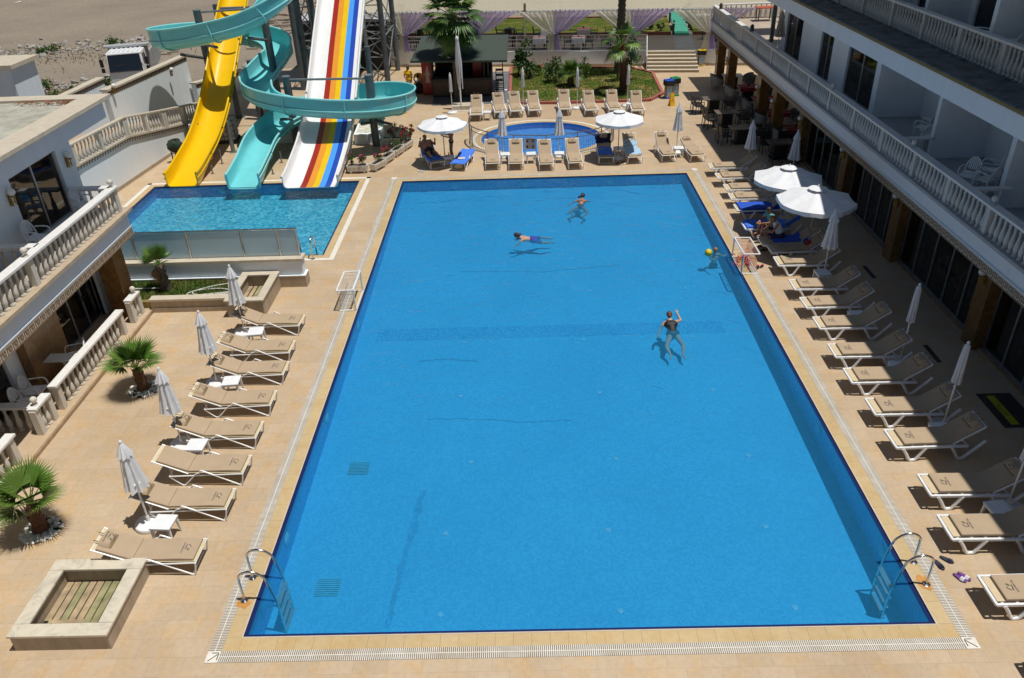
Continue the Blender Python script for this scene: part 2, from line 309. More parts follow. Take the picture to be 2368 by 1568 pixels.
# ---------------------------------------------------------------- mesh builder
def T3(x=0, y=0, z=0): return Matrix.Translation((x, y, z))
def RZ(a): return Matrix.Rotation(a, 4, 'Z')
def RX(a): return Matrix.Rotation(a, 4, 'X')
def RY(a): return Matrix.Rotation(a, 4, 'Y')
class MB:
    def __init__(s): s.v = []; s.f = []; s.mi = []; s.cm = 0
    def add(s, vs, fs, mt=None):
        o = len(s.v)
        for p in vs:
            p = Vector(p); s.v.append(mt @ p if mt else p)
        for q in fs: s.f.append([i+o for i in q]); s.mi.append(s.cm)
        return s
    def box(s, c, d, mt=None):
        x, y, z = c; a, b, e = d[0]/2, d[1]/2, d[2]/2
        vs = [(x+i*a, y+j*b, z+k*e) for i in (-1, 1) for j in (-1, 1) for k in (-1, 1)]
        return s.add(vs, [(0, 1, 3, 2), (4, 6, 7, 5), (0, 4, 5, 1), (2, 3, 7, 6), (0, 2, 6, 4), (1, 5, 7, 3)], mt)
    def b2(s, x0, x1, y0, y1, z0, z1, mt=None):
        return s.box(((x0+x1)/2, (y0+y1)/2, (z0+z1)/2), (abs(x1-x0), abs(y1-y0), abs(z1-z0)), mt)
    def quad(s, *p, mt=None): return s.add(p, [tuple(range(len(p)))], mt)
    def prism(s, poly, z0, z1, mt=None):
        n = len(poly); vs = [(p[0], p[1], z0) for p in poly]+[(p[0], p[1], z1) for p in poly]
        fs = [tuple(range(n))[::-1], tuple(range(n, 2*n))]+[(i, (i+1) % n, n+(i+1) % n, n+i) for i in range(n)]
        return s.add(vs, fs, mt)
    def side(s, poly, y0, y1, mt=None):   # polygon in x,z swept along y
        n = len(poly); vs = [(p[0], y0, p[1]) for p in poly]+[(p[0], y1, p[1]) for p in poly]
        fs = [tuple(range(n)), tuple(range(n, 2*n))[::-1]]+[(i, n+i, n+(i+1) % n, (i+1) % n) for i in range(n)]
        return s.add(vs, fs, mt)
    def tube(s, pts, r, n=8, closed=False, mt=None, cap=True):
        pts = [Vector(p) for p in pts]; k = len(pts); rs = r if isinstance(r, (list, tuple)) else [r]*k
        vs = []; fs = []; prev = None
        for i, p in enumerate(pts):
            if closed: t = pts[(i+1) % k]-pts[i-1]
            else: t = pts[min(i+1, k-1)]-pts[max(i-1, 0)]
            if t.length < 1e-9: t = Vector((0, 0, 1))
            t.normalize()
            if prev is None:
                a = Vector((0, 0, 1)) if abs(t.z) < .9 else Vector((1, 0, 0))
                u = t.cross(a).normalized()
            else:
                u = prev-t*prev.dot(t)
                u = u.normalized() if u.length > 1e-6 else t.orthogonal().normalized()
            prev = u; w_ = t.cross(u)
            for j in range(n):
                a = 2*PI*j/n; vs.append(p+(u*math.cos(a)+w_*math.sin(a))*rs[i])
        for i in range(k if closed else k-1):
            i2 = (i+1) % k
            for j in range(n):
                fs.append((i*n+j, i*n+(j+1) % n, i2*n+(j+1) % n, i2*n+j))
        if cap and not closed:
            fs.append(tuple(range(n))[::-1]); fs.append(tuple(range((k-1)*n, k*n)))
        return s.add(vs, fs, mt)
    def lathe(s, prof, n=12, mt=None, sx=1, sy=1):
        vs = []; fs = []; k = len(prof)
        for r, z in prof:
            for j in range(n):
                a = 2*PI*j/n; vs.append((r*math.cos(a)*sx, r*math.sin(a)*sy, z))
        for i in range(k-1):
            for j in range(n):
                fs.append((i*n+j, i*n+(j+1) % n, (i+1)*n+(j+1) % n, (i+1)*n+j))
        fs.append(tuple(range(n))[::-1]); fs.append(tuple(range((k-1)*n, k*n)))
        return s.add(vs, fs, mt)
    def ball(s, c, r, n=12, m_=8, sc=(1, 1, 1), mt=None):
        prof = [(max(1e-4, r*math.sin(PI*i/m_)), -r*math.cos(PI*i/m_)) for i in range(m_+1)]
        q = T3(*c) @ Matrix.Diagonal((*sc, 1))
        return s.lathe(prof, n, mt @ q if mt else q)
    def grid(s, fn, nu, nv, mt=None):
        vs = [fn(i/nu, j/nv) for i in range(nu+1) for j in range(nv+1)]
        fs = [(i*(nv+1)+j, (i+1)*(nv+1)+j, (i+1)*(nv+1)+j+1, i*(nv+1)+j+1) for i in range(nu) for j in range(nv)]
        return s.add(vs, fs, mt)
    def mesh(s, name, mats, bevel=0, smooth=False, seg=2, ang=.6, weld=False, recalc=True):
        me = bpy.data.meshes.new(name)
        me.from_pydata([tuple(p) for p in s.v], [], s.f)
        if not isinstance(mats, (list, tuple)): mats = [mats]
        for q in mats: me.materials.append(MATS[q])
        if len(mats) > 1: me.polygons.foreach_set('material_index', s.mi)
        bm = bmesh.new(); bm.from_mesh(me)
        if weld: bmesh.ops.remove_doubles(bm, verts=bm.verts, dist=1e-5)
        if recalc: bmesh.ops.recalc_face_normals(bm, faces=bm.faces)
        if bevel:
            es = [e for e in bm.edges if len(e.link_faces) == 2 and e.calc_face_angle(0) > ang]
            bmesh.ops.bevel(bm, geom=es, offset=bevel, offset_type='OFFSET', segments=seg, profile=.7, affect='EDGES', clamp_overlap=True)
        bm.to_mesh(me); bm.free()
        if smooth:
            for p in me.polygons: p.use_smooth = True
            try: me.set_sharp_from_angle(angle=.7)
            except Exception: pass
        me.update(); return me
def obj(name, mb, mats, parent=None, loc=None, **k):
    me = mb.mesh(name, mats, **k) if isinstance(mb, MB) else mb
    o = bpy.data.objects.new(name, me); COL.objects.link(o)
    if parent: o.parent = parent
    if loc: o.location = loc
    return o
def tag(o, label=None, cat=None, group=None, kind=None):
    if label: o['label'] = label
    if cat: o['category'] = cat
    if group: o['group'] = group
    if kind: o['kind'] = kind
    return o
def thing(name, label, cat, loc=(0, 0, 0), rz=0, group=None, sc=1):
    o = bpy.data.objects.new(name, None); COL.objects.link(o); o.empty_display_size = .2
    o.location = loc; o.rotation_euler = (0, 0, rz); o.scale = (sc, sc, sc)
    return tag(o, label, cat, group)
def struct(name, mb, mats, **k):
    return tag(obj(name, mb, mats, **k), kind='structure')
def copy_tree(o, parent=None):
    c = o.copy(); COL.objects.link(c)
    if parent: c.parent = parent
    for ch in KIDS.get(o.name, None) or [q for q in o.children]: copy_tree(ch, c)
    return c
KIDS = {}
PROTO = {}
def spawn(key, builder, label, cat, loc, rz=0, group=None, sc=1):
    if key not in PROTO:
        r = builder(); PROTO[key] = r
    else:
        r = copy_tree(PROTO[key])
    r.location = loc; r.rotation_euler = (0, 0, rz); r.scale = (sc, sc, sc)
    for k in ('label', 'category', 'group'):
        if k in r: del r[k]
    return tag(r, label, cat, group)
def root(name):
    o = bpy.data.objects.new(name, None); COL.objects.link(o); o.empty_display_size = .2; return o
ORD = ['first', 'second', 'third', 'fourth', 'fifth', 'sixth', 'seventh', 'eighth', 'ninth', 'tenth', 'eleventh', 'twelfth', 'thirteenth', 'fourteenth', 'fifteenth', 'sixteenth', 'seventeenth', 'eighteenth', 'nineteenth', 'twentieth']
def text_mb(txt, size, mt, extr=0.0, align='CENTER', shear=0):
    cu = bpy.data.curves.new('lettering', 'FONT'); cu.body = txt; cu.size = size; cu.align_x = align; cu.align_y = 'CENTER'; cu.extrude = extr; cu.shear = shear; cu.resolution_u = 2
    o = bpy.data.objects.new('lettering', cu); me = o.to_mesh()
    mb = MB().add([v.co.copy() for v in me.vertices], [tuple(p.vertices) for p in me.polygons], mt)
    o.to_mesh_clear(); bpy.data.objects.remove(o); bpy.data.curves.remove(cu); return mb
def arc(pts, n=6):      # Catmull-Rom through pts
    pts = [Vector(p) for p in pts]; out = []
    for i in range(len(pts)-1):
        p0, p1, p2, p3 = pts[max(i-1, 0)], pts[i], pts[i+1], pts[min(i+2, len(pts)-1)]
        for j in range(n):
            t = j/n
            out.append(.5*((2*p1)+(p2-p0)*t+(2*p0-5*p1+4*p2-p3)*t*t+(3*p1-p0-3*p2+p3)*t*t*t))
    out.append(pts[-1]); return out
# ---------------------------------------------------------------- furniture prototypes
def offset_line(pl, th):
    up = []; dn = []
    for i, p in enumerate(pl):
        a = pl[max(i-1, 0)]; b = pl[min(i+1, len(pl)-1)]
        t = Vector((b[0]-a[0], b[1]-a[1])).normalized(); n = Vector((-t.y, t.x))
        if n.y < 0: n = -n
        up.append((p[0]+n.x*th, p[1]+n.y*th)); dn.append(p)
    return up+dn[::-1]
def emblem(mb, size, mt):
    """swoosh, arc and two leaves over a line of lettering, lying in local xy (y up)"""
    mb.cm = 0
    s = size
    mb.add([(-.5*s, .02*s, 0), (-.30*s, .10*s, 0), (0, .04*s, 0), (.28*s, .0, 0), (0, -.02*s, 0), (-.3*s, .03*s, 0)], [(0, 5, 4, 3, 2, 1)], mt)
    for i in range(7):
        a0 = PI*.95-i*.2; a1 = a0-.2
        mb.add([(math.cos(a)*r*s-.05*s, math.sin(a)*r*s+.12*s, 0) for a, r in ((a0, .34), (a1, .34), (a1, .385), (a0, .385))], [(0, 1, 2, 3)], mt)
    mb.cm = 1
    for a, L in ((1.05, .42), (.75, .46)):
        d = Vector((math.cos(a), math.sin(a))); n = Vector((-d.y, d.x)); b = Vector((.02*s, .10*s))
        pts = [b, b+d*L*.5*s+n*.05*s, b+d*L*s, b+d*L*.5*s-n*.04*s]
        mb.add([(p.x, p.y, 0) for p in pts], [(0, 1, 2, 3)], mt)
    mb.cm = 2
    for t, dx in (('DIONE', -.28), ('HOTEL', .32)):
        q = text_mb(t, .22*s, T3(dx*s, -.22*s, 0)); mb.add(q.v, q.f, mt)
def pillow(parent, x, z, ang, size=(.25, .40), flip=1):
    """small head cushion lying on the back-rest; ang = slope of the back-rest"""
    mt = T3(x, 0, z) @ RY(ang)
    mb = MB()
    def fn(u, v):
        a, b = u*2-1, v*2-1
        h = .085*max(0, (1-a**4)*(1-b**4))**.5
        return mt @ Vector((a*size[0]/2*(1-.08*b*b), b*size[1]/2*(1-.08*a*a), h+.008))
    mb.grid(fn, 8, 10)
    def fb(u, v): p = mt.inverted() @ fn(u, v); return mt @ Vector((p.x, p.y, .004))
    mb.grid(fb, 8, 10)
    o = obj('pillow', mb, 'cushion_beige', parent, smooth=True)
    e = MB(); emblem(e, .22, mt @ T3(0, 0, .097) @ RZ(-PI/2*flip)); obj('emblem', e, ['logo_blue', 'logo_green', 'logo_grey'], o)
    st = MB()
    for y in (-.11, .11): st.box((-.18*flip, y, .012), (.10, .02, .008), mt)
    st.box((.125, 0, .012), (.03, .36, .02), mt)  # no strap, a dark strip imitating the shadow under the pillow edge
    obj('strap', st, 'cushion_trim_and_shade', o)
def cushion(parent, line, width, hinge_x, logo_x, logo_z, pill=True, flip=1, th=.055):
    mb = MB().side(offset_line(line, th), -width/2, width/2)
    c = obj('cushion', mb, 'cushion_beige', parent, bevel=.02, seg=3, smooth=True, ang=.9)
    # piping seam at the hinge
    hz = [p for p in line if abs(p[0]-hinge_x) < .02][0][1]
    s = MB().box((hinge_x, 0, hz+th), (.010, width*.97, .012)); obj('seam', s, 'cushion_trim_and_shade', c)
    e = MB(); emblem(e, .22, T3(logo_x, 0, logo_z+th+.006) @ RZ(-PI/2*flip)); obj('emblem', e, ['logo_blue', 'logo_green', 'logo_grey'], c)
    return c
def lounger_tube(back=.42, pill=True, cush=True, towel=None):
    """sling lounger on a bent white tube frame; +x is the foot end"""
    r = root('sun_lounger'); ca, sa = math.cos(back), math.sin(back)
    hx, hz, bl = -.28, .335, .76
    fr = MB()
    for s in (-1, 1):
        y = .33*s
        fr.tube([(-.72, y, .27), (.98, y*.98, .33)], .016, 8)
        lg = arc([(-.02, y, .35), (.03, y, .41), (.12, y, .405), (.78, y, .06), (.86, y, .018), (.92, y, .05), (.98, y, .33)], 4)
        fr.tube(lg, .018, 8)
        lg = arc([(-.72, y, .27), (-.50, y, .05), (-.43, y, .018), (-.37, y, .05), (-.10, y, .33), (-.02, y, .36)], 4)
        fr.tube(lg, .016, 8)
        fr.tube([(hx, y*.92, hz-.01), (hx-bl*1.09*ca, y*.92, hz+bl*1.15*sa)], .014, 8)
        fr.tube([(hx-bl*.6*ca, y*.86, hz+bl*.6*sa), (-.66, y*.86, .285)], .009, 6)
    for x, z in ((.98, .33), (-.72, .27), (.86, .018), (-.43, .018), (hx-bl*1.09*ca, hz+bl*1.09*sa)):
        fr.tube([(x, -.33, z), (x, .33, z)], .014, 8)
    obj('frame', fr, 'white_metal', r, smooth=True)
    sl_ = MB().side(offset_line([(-.28, .338), (.985, .335)], .012), -.30, .30)
    sl_.side(offset_line([(hx-bl*1.09*ca, hz+bl*1.09*sa), (hx, hz+.002)], .012), -.29, .29)
    obj('sling', sl_, 'sling_light', r)
    line = [(hx-bl*.98*ca, hz+bl*.98*sa+.014), (hx-bl*.5*ca, hz+bl*.5*sa+.012), (hx, hz+.016), (.3, .352), (.6, .362), (.85, .352), (.93, .345)]
    if cush:
        c = cushion(r, line, .57, hx, .68, .358)
        if pill: pillow(c, hx-bl*.80*ca, hz+bl*.80*sa+.07, back)
    return r
def lounger_plastic(back=.62, pill=True, color='white_plastic'):
    """moulded resin lounger on V legs; +x is the foot end"""
    r = root('sun_lounger'); ca, sa = math.cos(back), math.sin(back)
    hx, hz, bl = -.28, .40, .74
    fr = MB()
    for s in (-1, 1):
        y = .33*s
        fr.side([(-.62, .335), (1.0, .345), (1.02, .40), (-.62, .40)], y-.025, y+.025)
    fr.box((1.0, 0, .375), (.05, .66, .05)); fr.box((-.6, 0, .365), (.04, .62, .05))
    for i in range(5): fr.box((-.2+i*.27, 0, .375), (.05, .62, .02))
    obj('frame', fr, color, r, bevel=.012)
    for x0, xb, x1, z1 in ((.86, .60, .34, .35), (-.24, -.50, -.98, .50)):
        for s in (-1, 1):
            y = .335*s; lg = MB()
            lg.tube(arc([(x0, y, .37), (x0-.10, y, .22), (xb+.05, y, .035), (xb-.04, y, .028), (xb-.10, y, .06), (x1, y, z1)], 5), [.042]*2+[.036]*24, 8)
            obj('leg', lg, color, r, smooth=True)
    br = MB()
    for s in (-1, 1):
        br.tube([(hx, .29*s, hz), (hx-bl*1.05*ca, .29*s, hz+bl*1.05*sa)], .022, 8)
    br.tube([(hx-bl*1.05*ca, -.29, hz+bl*1.05*sa), (hx-bl*1.05*ca, .29, hz+bl*1.05*sa)], .022, 8)
    for i in range(4): q = .2+.24*i; br.box((0, 0, 0), (.05, .56, .016), T3(hx-bl*q*ca, 0, hz+bl*q*sa) @ RY(back))
    obj('backrest', br, color, r, smooth=True)
    sl_ = MB().side(offset_line([(-.25, .402), (.97, .402)], .010), -.28, .28); obj('sling', sl_, 'sling_beige', r)
    line = [(hx-bl*.98*ca, hz+bl*.98*sa+.03), (hx-bl*.5*ca, hz+bl*.5*sa+.022), (hx, hz+.016), (.3, .414), (.5, .418), (.72, .414), (.82, .413)]
    c = cushion(r, line, .57, hx, .58, .418)
    if pill: pillow(c, hx-bl*.80*ca, hz+bl*.80*sa+.08, back)
    return r
def closed_umbrella(h=2.25, lean=0, style=0):
    r = root('closed_parasol')
    p = MB().tube([(0, 0, 0.04), (0, 0, h)], .021, 10); obj('pole', p, 'white_metal', r, smooth=True)
    cn = MB(); n = 48; z0 = h-.02; L = 1.18 if style == 0 else 1.0
    prof = [(0, .03), (.06, .06), (.22, .105), (.33, .125)] if style == 0 else [(0, .03), (.1, .06), (.3, .075)]
    def ring(t, rr, ph, amp):
        out = []
        for j in range(n):
            a = 2*PI*j/n
            q = rr*(1+amp*math.cos(8*a+ph)+.25*amp*math.cos(3*a+1.3))
            out.append((q*math.cos(a), q*math.sin(a), z0-t*L+.02*amp*math.cos(8*a)*t))
        return out
    def rings(seq):
        rs = [ring(*q) for q in seq]; o = len(cn.v)
        vs = [p for q in rs for p in q]; fs = [(i*n+j, i*n+(j+1) % n, (i+1)*n+(j+1) % n, (i+1)*n+j) for i in range(len(rs)-1) for j in range(n)]
        cn.add(vs, fs)
    if style == 0:
        rings([(.0, .028, 0, 0), (.05, .05, 0, .1), (.14, .085, 0, .18), (.25, .125, 0, .22), (.285, .135, 0, .24)])
        rings([(.22, .085, .4, .2), (.4, .115, .4, .26), (.6, .14, .5, .28), (.8, .165, .6, .30), (.95, .19, .7, .32), (1.0, .20, .7, .32)])
    else:
        rings([(.0, .03, 0, 0), (.05, .06, 0, .08), (.4, .07, .3, .2), (.8, .075, .5, .28), (1.0, .085, .6, .3)])
    obj('canopy', cn, 'canvas_white' if style == 0 else 'canvas_grey', r, smooth=True)
    f = MB().lathe([(.012, h-.03), (.035, h), (.03, h+.03), (.008, h+.05)], 10); obj('finial', f, 'white_plastic', r, smooth=True)
    b = MB().lathe([(.30, 0), (.31, .03), (.29, .08), (.12, .11), (.04, .12), (.035, .24)], 24); obj('base', b, 'white_plastic', r, smooth=True)
    if style == 0:
        t = MB()
        for k in range(10): a = k*2*PI/10; t.box((.165*math.cos(a), .165*math.sin(a), h-1.02), (.02, .06, .03), None)
        t.box((.17, .02, h-1.04), (.05, .05, .09)); obj('tie_strap', t, 'canvas_white', r)
    return r
def open_umbrella(R=1.15, h=2.2, drop=.34):
    r = root('open_parasol')
    obj('pole', MB().tube([(0, 0, .04), (0, 0, h+.05)], .021, 10), 'mid_metal', r, smooth=True)
    n = 8; sub = 6; cn = MB(); N = n*sub
    def rad(a): k = (a*n/(2*PI)) % 1; return R*(math.cos(PI/n)/math.cos((k-.5)*2*PI/n))
    rows = []
    for t in (.0, .22, .45, .7, .9, 1.0):
        row = []
        for j in range(N):
            a = 2*PI*j/N; k = (j % sub)/sub; sag = -.045*math.sin(PI*k)*t
            rr = rad(a)*t
            row.append((rr*math.cos(a), rr*math.sin(a), h-drop*(t**1.15)+sag))
        rows.append(row)
    val = []
    for j in range(N):
        a = 2*PI*j/N; rr = rad(a)*1.005; k = (j % sub)/sub
        val.append((rr*math.cos(a), rr*math.sin(a), h-drop-.13-.03*math.sin(PI*k)+.015*math.sin(j*1.9)))
    rows.append(val)
    vs = [p for q in rows for p in q]; fs = [(i*N+j, i*N+(j+1) % N, (i+1)*N+(j+1) % N, (i+1)*N+j) for i in range(len(rows)-1) for j in range(N)]
    cn.add(vs, fs); obj('canopy', cn, 'canvas_white', r, smooth=True)
    vent = MB()
    rows = []
    for t in (.02, .12, .25): rows.append([(rad(2*PI*j/N)*t*math.cos(2*PI*j/N), rad(2*PI*j/N)*t*math.sin(2*PI*j/N), h+.07-drop*(t**1.15)) for j in range(N)])
    vs = [p for q in rows for p in q]; vent.add(vs, [(i*N+j, i*N+(j+1) % N, (i+1)*N+(j+1) % N, (i+1)*N+j) for i in range(2) for j in range(N)])
    obj('vent', vent, 'canvas_white', r, smooth=True)
    for k in range(n):
        a = 2*PI*k/n; rb = MB().tube([(.03*math.cos(a), .03*math.sin(a), h-.03), (R*.98*math.cos(a), R*.98*math.sin(a), h-drop-.02)], .008, 5)
        obj('rib', rb, 'white_metal', r)
    obj('finial', MB().lathe([(.02, h+.06), (.03, h+.08), (.01, h+.13)], 8), 'white_plastic', r)
    obj('base', MB().lathe([(.27, 0), (.28, .02), (.26, .06), (.08, .09), (.035, .10), (.033, .24)], 24), 'white_plastic', r, smooth=True)
    return r
def side_table(h=.44, s=.44):
    r = root('side_table')
    t = MB().box((0, 0, h-.02), (s, s, .04)).box((0, 0, h-.055), (s*.94, s*.94, .04)); obj('tabletop', t, 'white_plastic', r, bevel=.012, seg=2)
    for i in (-1, 1):
        for j in (-1, 1):
            o = s/2-.045; q = .02
            lg = MB().add([(i*(o-.03), j*(o+.03), h-.05), (i*(o+.03), j*(o+.03), h-.05), (i*(o+.03), j*(o-.03), h-.05), (i*(o-.03), j*(o-.03), h-.05),
                           (i*(o+q-.015), j*(o+q+.02), 0), (i*(o+q+.02), j*(o+q+.02), 0), (i*(o+q+.02), j*(o+q-.015), 0), (i*(o+q-.015), j*(o+q-.015), 0)],
                          [(0, 1, 2, 3), (4, 7, 6, 5), (0, 4, 5, 1), (1, 5, 6, 2), (2, 6, 7, 3), (3, 7, 4, 0)])
            obj('leg', lg, 'white_plastic', r)
    return r
def arm_chair(mat='dark_wicker'):
    """slatted restaurant chair with arms, facing +x"""
    r = root('dining_chair')
    obj('seat', MB().box((0, 0, .44), (.46, .48, .05)), mat, r, bevel=.01)
    b = MB(); mt = T3(-.22, 0, .46) @ RY(-.16)
    b.box((0, 0, .24), (.03, .46, .44), mt); obj('backrest', b, mat, r, bevel=.012)
    for x in (-.21, .21):
        for y in (-.22, .22):
            lg = MB().tube([(x*1.12, y, 0), (x, y, .66 if x > 0 else .46)], .02, 6); obj('leg', lg, mat, r)
    for y in (-.23, .23):
        a = MB().box((0, y, .66), (.46, .04, .03)); obj('armrest', a, mat, r, bevel=.008)
    return r
def tub_chair():
    """rounded wicker tub chair, facing +x"""
    r = root('wicker_chair')
    b = MB(); n = 16
    def fn(u, v):
        a = PI*.30+u*PI*1.40; hh = .52+.28*math.sin(PI*u)**.7
        rr = .30+.05*v
        return Vector((rr*math.cos(a), rr*math.sin(a), .30+(hh-.30)*v))
    b.grid(fn, n, 4)
    def f2(u, v): p = fn(u, v); return Vector((p.x*.90, p.y*.90, p.z))
    b.grid(f2, n, 4)
    b.tube([fn(u/n, 1) for u in range(n+1)], .02, 6)
    obj('backrest', b, 'grey_wicker', r, smooth=True)
    obj('seat', MB().lathe([(.28, .34), (.30, .38), (.29, .42), (.26, .43)], 16), 'grey_wicker', r, smooth=True)
    for i in range(4):
        a = PI/4+i*PI/2; obj('leg', MB().tube([(.27*math.cos(a), .27*math.sin(a), 0), (.24*math.cos(a), .24*math.sin(a), .35)], .018, 6), 'grey_wicker', r)
    return r
def plastic_chair():
    """monobloc chair with a slotted rounded back, facing +x"""
    r = root('plastic_chair')
    obj('seat', MB().box((0, 0, .43), (.44, .44, .03)), 'white_plastic', r, bevel=.012)
    b = MB(); mt = T3(-.20, 0, .43) @ RY(-.22)
    loop = [mt @ Vector((0, .20*math.cos(a), .12+.34*math.sin(a))) for a in [PI*i/14 for i in range(15)]]
    loop = [mt @ Vector((0, .20, 0))]+loop+[mt @ Vector((0, -.20, 0))]
    b.tube(loop, .022, 6)
    for y in (-.12, -.072, -.024, .024, .072, .12):
        b.box((0, y, .06+.165*(1-(y/.24)**2)+.06), (.012, .03, .33*(1-(y/.24)**2)), mt)
    b.box((0, 0, .03), (.012, .38, .06), mt)
    obj('backrest', b, 'white_plastic', r, smooth=True)
    for x in (-.2, .2):
        for y in (-.2, .2):
            obj('leg', MB().tube([(x*1.15, y*1.1, 0), (x, y, .43)], [.016, .026], 6), 'white_plastic', r)
    for y in (-.23, .23):
        obj('armrest', MB().tube(arc([(-.22, y, .64), (0, y, .66), (.2, y, .64), (.24, y*.97, .43)], 4), .018, 6), 'white_plastic', r, smooth=True)
    return r
BAL = [(.075, 0), (.075, .05), (.06, .055), (.062, .075), (.045, .085), (.06, .12), (.078, .19), (.074, .26), (.055, .36), (.040, .45), (.033, .53), (.034, .56), (.050, .575), (.050, .60), (.036, .615), (.045, .66), (.060, .70)]
_balm = {}
def baluster_mesh(h, mat):
    k = (round(h, 3), mat)
    if k not in _balm: _balm[k] = MB().lathe([(r*.95, z*h/.70) for r, z in BAL], 10).mesh('baluster', mat, smooth=True)
    return _balm[k]
def balustrade(parent, p0, p1, h=.72, posts=(), gap=.19, rail_w=.26, mat='baluster_stone', rail='white_marble', balls=(), stuff_from=None, name='balustrade', post_w=.17, plinth=True, rail_t=.07):
    """p0,p1 = base line ends (parent space). posts/balls = distances along the line. returns the part object"""
    p0 = Vector(p0); p1 = Vector(p1); d = p1-p0; L = d.length; Lh = Vector((d.x, d.y, 0)).length
    a = math.atan2(d.y, d.x); sl = d.z/Lh if Lh else 0
    mt = T3(*p0) @ RZ(a)
    sh = Matrix.Identity(4); sh[2][0] = sl
    rm = MB(); rm.b2(-.06, Lh+.06, -rail_w/2, rail_w/2, h, h+rail_t, mt @ sh)
    if plinth: pass
    part = obj(name, rm, rail, parent, bevel=.012)
    for s in posts:
        q = MB().b2(s-post_w/2, s+post_w/2, -post_w/2, post_w/2, 0, h-.002, mt @ T3(0, 0, sl*s)); obj('newel_post', q, mat, part, bevel=.008)
    for s in balls:
        q = MB(); b = mt @ T3(s, 0, sl*s+h+rail_t)
        q.lathe([(.075, 0), (.075, .02), (.035, .035), (.03, .06), (.05, .075)], 12, b); q.ball((0, 0, .15), .085, 14, 10, mt=b); obj('ball_finial', q, mat, part, smooth=True)
    me = baluster_mesh(h-.004, mat); n = int(Lh/gap); k = 0; rest = MB()
    ps = []
    for i in range(n):
        s = gap*(i+.5)+(Lh-n*gap)/2
        if any(abs(s-q) < post_w/2+.05 for q in posts): continue
        ps.append(s)
    for s in ps:
        if stuff_from is not None and k >= stuff_from:
            rest.lathe([(r*.95, z*(h-.004)/.70) for r, z in BAL], 8, mt @ T3(s, 0, sl*s))
        else:
            o = bpy.data.objects.new('baluster', me); COL.objects.link(o); o.parent = part; o.matrix_local = mt @ T3(s, 0, sl*s)
        k += 1
    if rest.v: tag(obj('balusters', rest, mat, part, smooth=True), kind='stuff')
    return part
def globe_lamp(label, loc, rz=0, mat='lamp_brass', sc=1, group='globe wall lamps'):
    def b():
        r = root('wall_lamp')
        obj('globe', MB().ball((.12, 0, .10), .10, 14, 10), 'globe', r, smooth=True)
        q = MB().box((.02, 0, -.12), (.03, .09, .30)).box((.10, 0, -.02), (.16, .035, .035))
        for y in (-.06, .06): q.tube([(.10, y, -.26), (.10, y, .0)], .018, 6)
        q.box((.10, 0, -.16), (.03, .14, .03)); obj('bracket', q, mat, r)
        return r
    return spawn('lamp'+mat, b, label, 'wall lamp', loc, rz, group, sc)
_unit = [(.02, .96, .02, .12), (.02, .12, .12, .92), (.12, .82, .80, .92), (.72, .82, .34, .80), (.32, .72, .34, .44), (.32, .42, .44, .66), (.42, .58, .56, .66)]
def frieze(parent, x, y0, y1, z0, z1, face=1, step=.24):
    """greek-key band in the yz plane at x, raised towards face*x"""
    g = MB().b2(x, x+face*.03, y0, y1, z0, z1); band = obj('frieze', g, 'frieze_ground', parent)
    k = MB(); n = int((y1-y0)/step); st = (y1-y0)/n; H = z1-z0
    for i in range(n):
        for u0, u1, v0, v1 in _unit:
            a, b = (u0, u1) if face > 0 else (1-u1, 1-u0)
            k.b2(x+face*.031, x+face*.042, y0+(i+a)*st, y0+(i+b)*st, z0+H*(.05+.9*v0), z0+H*(.05+.9*v1))
    obj('key_pattern', k, 'frieze_brown', band)
    return band
